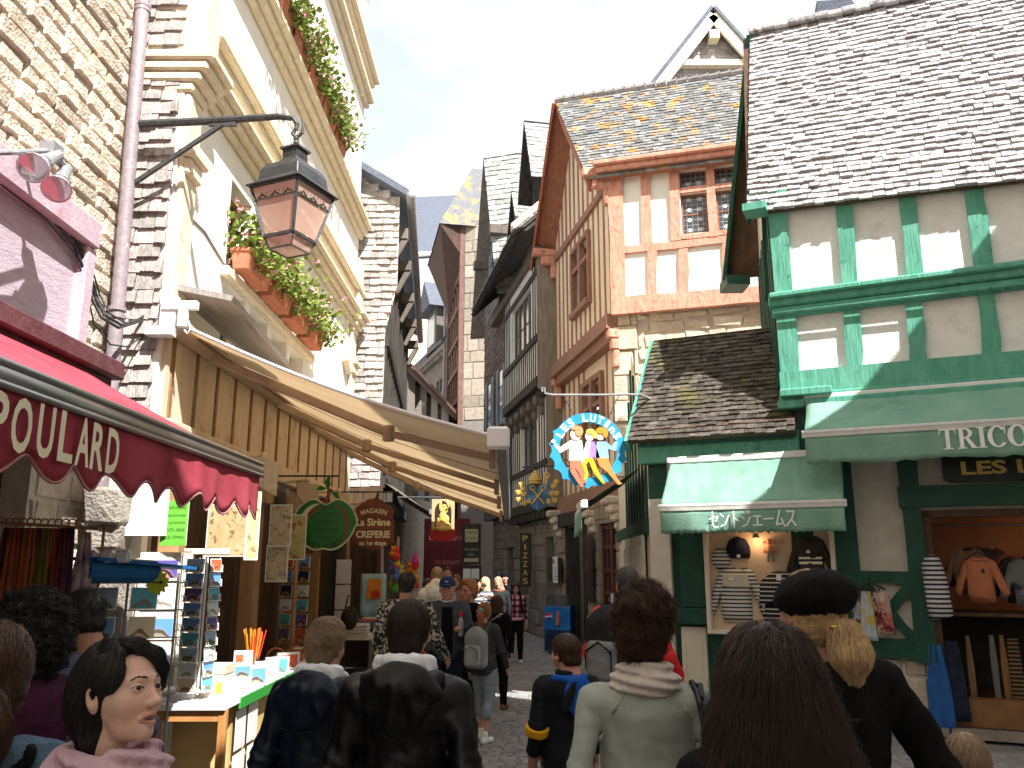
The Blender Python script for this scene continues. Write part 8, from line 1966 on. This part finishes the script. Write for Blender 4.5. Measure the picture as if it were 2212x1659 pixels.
# man in red with a backpack
def backpack(K,label,m1,m2,m3,z=1.20,sc=1.0,x=0.0):
    f=lambda P:smin(s_box(P,(x,-.215,z),(.155*sc,.095*sc,.235*sc),.07),s_ell(P,(x,-.215,z+.20*sc),(.12*sc,.08,.10*sc)),.04)+.004*wob(P,22)
    pk_=lambda P:s_box(P,(x,-.315*sc-.0,z-.07*sc),(.115*sc,.045,.135*sc),.045)+.004*wob(P,26)
    stp=lambda P:np.minimum(s_chain(P,[(x-.085,-.16,z+.16),(x-.115,-.07,1.475),(x-.12,.05,1.455),(x-.13,.135,1.33),(x-.155,.07,1.12),(x-.14,-.10,1.02)],[.020]*6,.02),s_chain(P,[(x+.085,-.16,z+.16),(x+.115,-.07,1.475),(x+.12,.05,1.455),(x+.13,.135,1.33),(x+.155,.07,1.12),(x+.14,-.10,1.02)],[.020]*6,.02))
    zp=lambda P:np.minimum(s_chain(P,[(x-.10*sc,-.365*sc,z-.12*sc),(x-.095*sc,-.362*sc,z+.0*sc),(x,-.362*sc,z+.06*sc),(x+.095*sc,-.362*sc,z),(x+.10*sc,-.365*sc,z-.12*sc)],[.007]*5,.01),s_chain(P,[(x-.15*sc,-.27,z-.1),(x-.13*sc,-.27,z+.16*sc),(x,-.28,z+.25*sc),(x+.13*sc,-.27,z+.16*sc),(x+.15*sc,-.27,z-.1)],[.008]*5,.01))
    hdl=lambda P:s_chain(P,[(x-.03,-.19,z+.27*sc),(x,-.20,z+.31*sc),(x+.03,-.19,z+.27*sc)],[.008]*3,.01)
    L_,H_=(-.26,-.44,.80),(.26,.22,1.62)
    return sep(K,'backpack',label,'backpack',f,L_,H_,.011,m1,(('pocket',pk_,L_,H_,m2),('strap',stp,L_,H_,m3),('zip',zp,L_,H_,m3),('handle',hdl,L_,H_,m3)))
M_RED_=fabric('red_jersey',(.60,.022,.028),(.66,.035,.04),rough=.8)
K21=person('dark haired man in a red top carrying a grey backpack',1354,1263,6.3,36,M_RED_,M_JEAN,('short','grey'),'pink',w=1.15,head=(-50,0,0),arms=('out','out'),sleeve='three',hem=.85,nst=3000,shoes=M_SHOE,jacket=.024)
backpack(K21,'grey and black backpack on the back of the man in red',fabric('pack_black',(.02,.02,.022)),fabric('pack_grey',(.18,.18,.185)),M_BLKC,x=-.03)
# girl with ponytail and grey backpack
K10=person('girl with a fair ponytail and grey backpack in rolled up jeans',1048,1322,9.3,28,fabric('charcoal_top',(.04,.04,.042)),fabric('pale_jeans',(.16,.21,.26),(.24,.29,.34)),('pony','ginger'),'pink',fem=True,head=(0,0,0),arms=('down','swing'),legs=(.10,-.10),pants='mid',nst=900,shoes=M_SHW,jacket=.03,vox=.014)
extra(K10,'hair_band',lambda P:s_ell(P,(0,-.120,.024),(.040,.022,.036)),(-.06,-.16,-.03),(.06,-.08,.08),.008,fabric('band_blue',(.03,.42,.62)),head=True)
extra(K10,'hair_band',lambda P:s_ell(P,(-.05,-.105,.01),(.035,.02,.024)),(-.1,-.14,-.03),(.0,-.07,.05),.008,fabric('band_pink',(.62,.06,.36)),head=True)
backpack(K10,'grey backpack worn by the girl with the fair ponytail',fabric('pack_grey_a',(.20,.22,.225)),fabric('pack_grey_b',(.27,.29,.295)),fabric('pack_trim',(.07,.075,.08)),z=1.16)
# girl in black with long brown hair
K11=person('young woman in black with long brown hair and a white patterned strap',1074,1302,11.2,14,M_BLKC,M_BLKC,('shoulder','brown'),'fair',fem=True,w=.96,arms=('down','down'),legs=(-.05,.07),nst=700,shoes=M_SHB,jacket=.02,hem=.60)
extra(K11,'patterned_strap',lambda P:s_chain(P,[(-.13,-.085,1.30),(-.02,-.125,1.38),(.10,-.10,1.46)],[.022]*3,.01),(-.2,-.2,1.2),(.2,0,1.55),.014,stripe_mat('leopard_strap',(.60,.60,.60),(.02,.02,.02),30,'XZ',.5))
sep(K11,'shoulder_bag','long cream bag at the hip of the young woman in black','bag',lambda P:s_chain(P,[(-.02,-.14,1.05),(-.04,-.15,.80)],[.018,.03],.01),(-.12,-.22,.7),(.08,-.06,1.12),.014,fabric('cream_bag',(.52,.47,.38)))
# girl in the pink plaid shirt
PLAID=stripe_mat('pink_plaid',(.60,.27,.36),(.10,.06,.09),9,'XZ',.55,ca2=(.30,.18,.25))
K12=person('girl walking toward the viewer in a pink and black plaid shirt',1114,1270,16.5,176,PLAID,M_BLKC,('shoulder','dark'),'fair',fem=True,head=(0,-14,0),arms=('down','down'),legs=(.10,-.10),nst=400,shoes=M_SHW,jacket=.018,hem=.93,vox=.018)
extra(K12,'hem_band',lambda P:np.maximum(K12['torso'](P,.026),np.abs(P[:,2]-.95)-.035),(-.3,-.25,.88),(.3,.25,1.02),.018,fabric('pink_band',(.62,.27,.38)))
sep(K12,'backpack','black backpack straps over the pink plaid shirt','backpack',lambda P:np.minimum(s_box(P,(0,-.20,1.22),(.14,.07,.2),.05),np.minimum(s_chain(P,[(-.09,-.15,1.36),(-.105,-.03,1.485),(-.11,.08,1.43),(-.12,.15,1.28),(-.16,.08,1.06)],[.022]*5,.02),s_chain(P,[(.09,-.15,1.36),(.105,-.03,1.485),(.11,.08,1.43),(.12,.15,1.28),(.16,.08,1.06)],[.022]*5,.02))),(-.25,-.32,.95),(.25,.22,1.55),.016,M_BLKC)
# man in the blue cap
M_DKJ=fabric('dark_blue_jacket',(.055,.065,.085));M_CAPB=fabric('blue_cap',(.018,.040,.115),rough=.8)
K8=person('older man in a blue peaked cap and dark open jacket holding a bottle',966,1272,9.6,172,M_DKJ,M_JEAN,('short','white'),'pink',w=1.14,hs=1.12,head=(10,0,0),arms=('chest','down'),legs=(.0,.06),shoes=M_SHOE,jacket=.03,vox=.015,hv=.008)
extra(K8,'cap',lambda P:smin(smax(s_ell(P,(0,-.012,.040),(.088,.106,.092)),.030-P[:,2],.006),smax(s_ell(P,(0,.105,.036),(.070,.085,.014)),.04-P[:,1],.01),.01),(-.12,-.15,0),(.12,.22,.16),.008,M_CAPB,head=True)
extra(K8,'cap_mark',lambda P:s_chain(P,[(-.02,.094,.078),(-.005,.098,.070),(.026,.092,.088)],[.005,.006,.002],.004),(-.05,.06,.05),(.05,.12,.11),.005,M_SHW,head=True)
extra(K8,'shirt_front',lambda P:smax(K8['torso'](P,.033),np.maximum(np.abs(P[:,0])-.075,np.maximum(.02-P[:,1],np.maximum(P[:,2]-1.44,.88-P[:,2]))),.03),(-.13,0,.85),(.13,.22,1.48),.014,M_BLKC)
extra(K8,'collar',lambda P:s_chain(P,NB(1.475,.070,.070,10,-.01,-20,200),[.018]*11,.02),(-.12,-.12,1.43),(.12,.1,1.52),.012,M_SHW)
wq=K8['wr'][0]+V3(.02,.07,.02)
sep(K8,'bottle','clear bottle with a red cap held by the man in the blue cap','bottle',lambda P:np.minimum(s_cap(P,wq+V3(0,0,-.08),wq+V3(0,0,.07),.030),s_cap(P,wq+V3(0,0,.07),wq+V3(0,0,.13),.022,.012)),wq-.17,wq+.2,.010,mat('clear_plastic',(.42,.45,.48),None,rough=.15,spec=.6,alpha=.75),(('cap',lambda P:s_cap(P,wq+V3(0,0,.12),wq+V3(0,0,.16),.018),wq-.05,wq+.22,fabric('bottle_cap_red',(.5,.02,.02))),))
# older woman beside him
K9=person('older woman with short auburn hair and a black v neck top in profile',1012,1277,10.1,-124,M_BLKC,M_JEAN,('fluffy','ginger'),'pink',fem=True,w=1.22,hs=1.15,head=(-12,4,0),arms=('down','out'),sleeve='three',nst=700,shoes=M_SHOE,jacket=.024,hv=.008)
extra(K9,'glasses',lambda P:np.minimum(s_chain(P,[(-.07,.05,.006),(-.045,.088,.004),(-.005,.098,.006)],[.004]*3,.004),s_chain(P,[(.07,.05,.006),(.045,.088,.004),(.005,.098,.006)],[.004]*3,.004)),(-.1,.0,-.03),(.1,.13,.04),.006,M_BLKT,head=True)
# patterned shirt man behind the black jacket
PAT=mat('patterned_shirt',(.012,.012,.012),(.40,.37,.32),26,.9,ramp=(.50,.54))
K7=person('man with black hair in a black and white patterned shirt',880,1262,8.3,12,PAT,M_JEAN,('short','black'),'tan',w=1.18,arms=('down','out'),nst=700,shoes=M_SHOE,jacket=.026)
# farther people
K16=person('tall dark haired man in a grey top facing the viewer deep in the crowd',966,1240,15.0,165,fabric('pale_grey_top',(.24,.25,.27)),M_JEAN,('short','dark'),'pink',w=1.08,head=(6,0,0),shoes=M_SHOE)
K17=person('man with cropped fair hair and a pale blue shirt seen from behind in the crowd',944,1244,12.0,-10,fabric('pale_blue_shirt',(.34,.40,.52)),M_JEAN,('short','dblond'),'pink',w=1.05,shoes=M_SHOE)
K18=person('dark haired person with a white top and shoulder strap beside the fair cropped man',925,1268,11.6,150,fabric('white_top',(.58,.58,.57)),M_JEAN,('short','dark'),'pink',w=.98,shoes=M_SHOE,jacket=.018)
bl=MB();q=onD(937,1279,11.0)
for d_,r_ in(((0,0,0),.14),((.10,0,.07),.10),((-.11,0,-.03),.10),((.03,.02,.10),.09)):bl.sphere(q+Vector(d_),r_,0,12,(1,.7,.9))
tag(bl.build('white_bundle',fabric('white_bundle',(.80,.80,.78)),smooth=True),'sunlit white fabric bundle held up beside the man in the blue cap','bundle')
K19=person('person with reddish hair half hidden behind the tall man in grey',985,1256,14.4,190,fabric('rose_top',(.22,.12,.13)),M_JEAN,('shoulder','auburn'),'fair',fem=True,shoes=M_SHOE)
K15=person('dark haired woman raising a camera to her face',1028,1264,14.6,120,stripe_mat('grey_white_stripe',(.50,.50,.50),(.05,.055,.07),14,duty=.5),M_JEAN,('shoulder','dark'),'fair',fem=True,arms=('cam','cam'),shoes=M_SHOE)
cq=K15['HC']+V3(0,.17,.0);sep(K15,'camera','small black camera in front of the dark haired woman','camera',lambda P:np.minimum(s_box(P,cq,(.055,.02,.035),.01),s_cap(P,cq,cq+V3(0,.045,0),.022)),cq-.1,cq+.1,.012,M_BLKT)
K14=person('blonde woman in a striped top turned to the left in the crowd',1046,1260,15.5,235,stripe_mat('white_grey_stripe',(.52,.52,.54),(.10,.11,.14),12,duty=.5),M_JEAN,('shoulder','blond'),'fair',fem=True,shoes=M_SHOE,arms=('down','out'))
K13=person('smiling woman with long fair hair and a brown scarf facing the viewer',1076,1259,15.8,186,fabric('black_vest',(.02,.02,.022)),M_JEAN,('shoulder','dblond'),'fair',fem=True,head=(0,0,6),shoes=M_SHOE)
extra(K13,'scarf',lambda P:s_chain(P,NB(1.47,.09,.085,12),[.035]*13,.02)+.006*wob(P,30),(-.17,-.17,1.4),(.17,.15,1.55),.018,fabric('brown_scarf',(.16,.07,.05)))
Kh=person('distant person in a black woolly hat',1090,1248,18.5,170,M_BLKC,M_JEAN,('short','dark'),'fair',shoes=M_SHOE)
extra(Kh,'woolly_hat',lambda P:smax(s_ell(P,(0,-.012,.045),(.092,.108,.105)),.01-P[:,2],.01),(-.13,-.15,-.02),(.13,.13,.18),.012,M_BLKC,head=True)

# ---------------------------------------------------------------- left foreground
K4=person('dark haired man in a blue grey jacket bending to look at the postcards',178,1335,3.7,-38,fabric('slate_jacket',(.085,.105,.165),(.11,.135,.205),rough=.8,bump=.3,bs=20),M_JEAN,('short','black'),'tan',w=1.12,head=(-18,-14,0),arms=('out','out'),nst=1800,shoes=M_SHOE,jacket=.034,folds=.01)
K3=person('woman with big dark curly hair in a plum top',64,1368,3.1,-40,fabric('plum_top',(.050,.012,.034),(.075,.018,.05)),M_JEAN,('curly','black'),'fair',fem=True,w=.98,arms=('down',((.075,-.02,-.27),(.02,.14,-.20))),sleeve='three',nst=3800,hv=.006,jacket=.014)
M_DEN=fabric('denim',(.085,.15,.22),(.13,.21,.29),sc=30,bump=.4,bs=90)
K2=person('girl in a blue denim jacket with a brown ponytail at the left edge',-22,1462,1.95,-20,M_DEN,M_JEAN,('lowpony','brown'),'pink',fem=True,w=.98,head=(-8,0,0),nst=3200,hands=False,jacket=.026,folds=.007)
chainr(K2,'denim_collar',[(-.10,.02,1.47),(-.095,-.09,1.47),(0,-.125,1.455),(.095,-.09,1.47),(.12,.02,1.46)],[.024]*5,M_DEN,.008)
for sg in(-1,1):chainr(K2,'yoke_seam',[(0,-.14,1.31),(sg*.10,-.142,1.31),(sg*.17,-.10,1.32)],[.004]*3,fabric('denim_seam',(.20,.28,.35)),.006)
sep(K2,'backpack','black backpack with a wide strap on the denim jacket','backpack',lambda P:np.minimum(s_box(P,(-.05,-.235,1.12),(.14,.08,.20),.05),s_chain(P,[(.075,-.16,1.25),(.105,-.09,1.468),(.11,.05,1.46),(.12,.14,1.3)],[.024]*4,.01)),(-.26,-.36,.85),(.22,.2,1.55),.010,M_BLKC)

# ---- young woman with the pink scarf, nearest on the left
FG=dict(lids=True,mouth=.0050,lips=1.15,bridge=.0800,nose=.0022,jaw=.041,neck=.041)
M_COAT=fabric('lilac_grey_coat',(.30,.29,.34),(.36,.35,.40),rough=.95,bump=.3,bs=60);M_PSC=fabric('pink_scarf',(.52,.34,.41),(.60,.42,.48),rough=.95,bump=.35,bs=50)
K1=person('young woman with black hair and a soft pink scarf turning to her left',262,1497,1.92,92,M_COAT,M_JEAN,('bob','black'),'asian',fem=True,w=1.0,ncut=.088,head=(17,11,-3),face=FG,hv=.0024,nst=11000,hands=False,jacket=.028,folds=.008)
for sg in(-1,1):
    c=V3(sg*.031,.0690,.001);Vt,Ft=nets(lambda P:s_ell(P,c,(.0142,)*3),c-.019,c+.019,.0015);d=(Vt[Ft].mean(1)-c);d/=np.linalg.norm(d,axis=1,keepdims=True);gz=V3(.10,.98,.03);gz/=np.linalg.norm(gz);a=np.degrees(np.arccos(np.clip(d@gz,-1,1)))
    npmesh('eye',K1['T'](K1['H2B'](Vt)),Ft,[mat('eye_white',(.60,.57,.54),None,rough=.15,spec=.6),mat('iris_brown',(.035,.016,.008),None,rough=.1,spec=.6),mat('pupil',(.004,.004,.004),None,rough=.1,spec=.6)],np.where(a<13,2,np.where(a<29,1,0)),parent=K1['o'])
def pinks(P):
    d=None
    for j,(z,rx,ry,r)in enumerate(((1.405,.128,.120,.042),(1.450,.112,.106,.036),(1.486,.098,.094,.025))):
        e=s_chain(P,NB(z,rx,ry,18,-.005),[r]*19,.02);d=e if d is None else smin(d,e,.012)
    d=smin(d,s_chain(P,[(.03,.10,1.45),(.06,.135,1.36),(.07,.14,1.22)],[.04,.045,.04],.02),.015)
    ang=np.arctan2(P[:,1]+.005,P[:,0])
    return d+.0065*np.sin((P[:,2]*150+5*ang))+.004*wob(P,40)
extra(K1,'scarf',pinks,(-.19,-.18,1.10),(.19,.22,1.56),.0055,M_PSC)
extra(K1,'coat_collar',lambda P:np.maximum(np.abs(s_ell(P,(0,-.012,1.46),(.082,.080,.10)))-.006,np.maximum(1.38-P[:,2],P[:,2]-1.478)),(-.13,-.13,1.34),(.13,.12,1.52),.005,M_COAT)
extra(K1,'hair_bead',lambda P:s_ell(P,(.070,-.058,.048),(.0085,.0085,.010)),(.05,-.08,.03),(.09,-.04,.07),.003,mat('orange_bead',(.62,.16,.03),None,rough=.25),head=True)
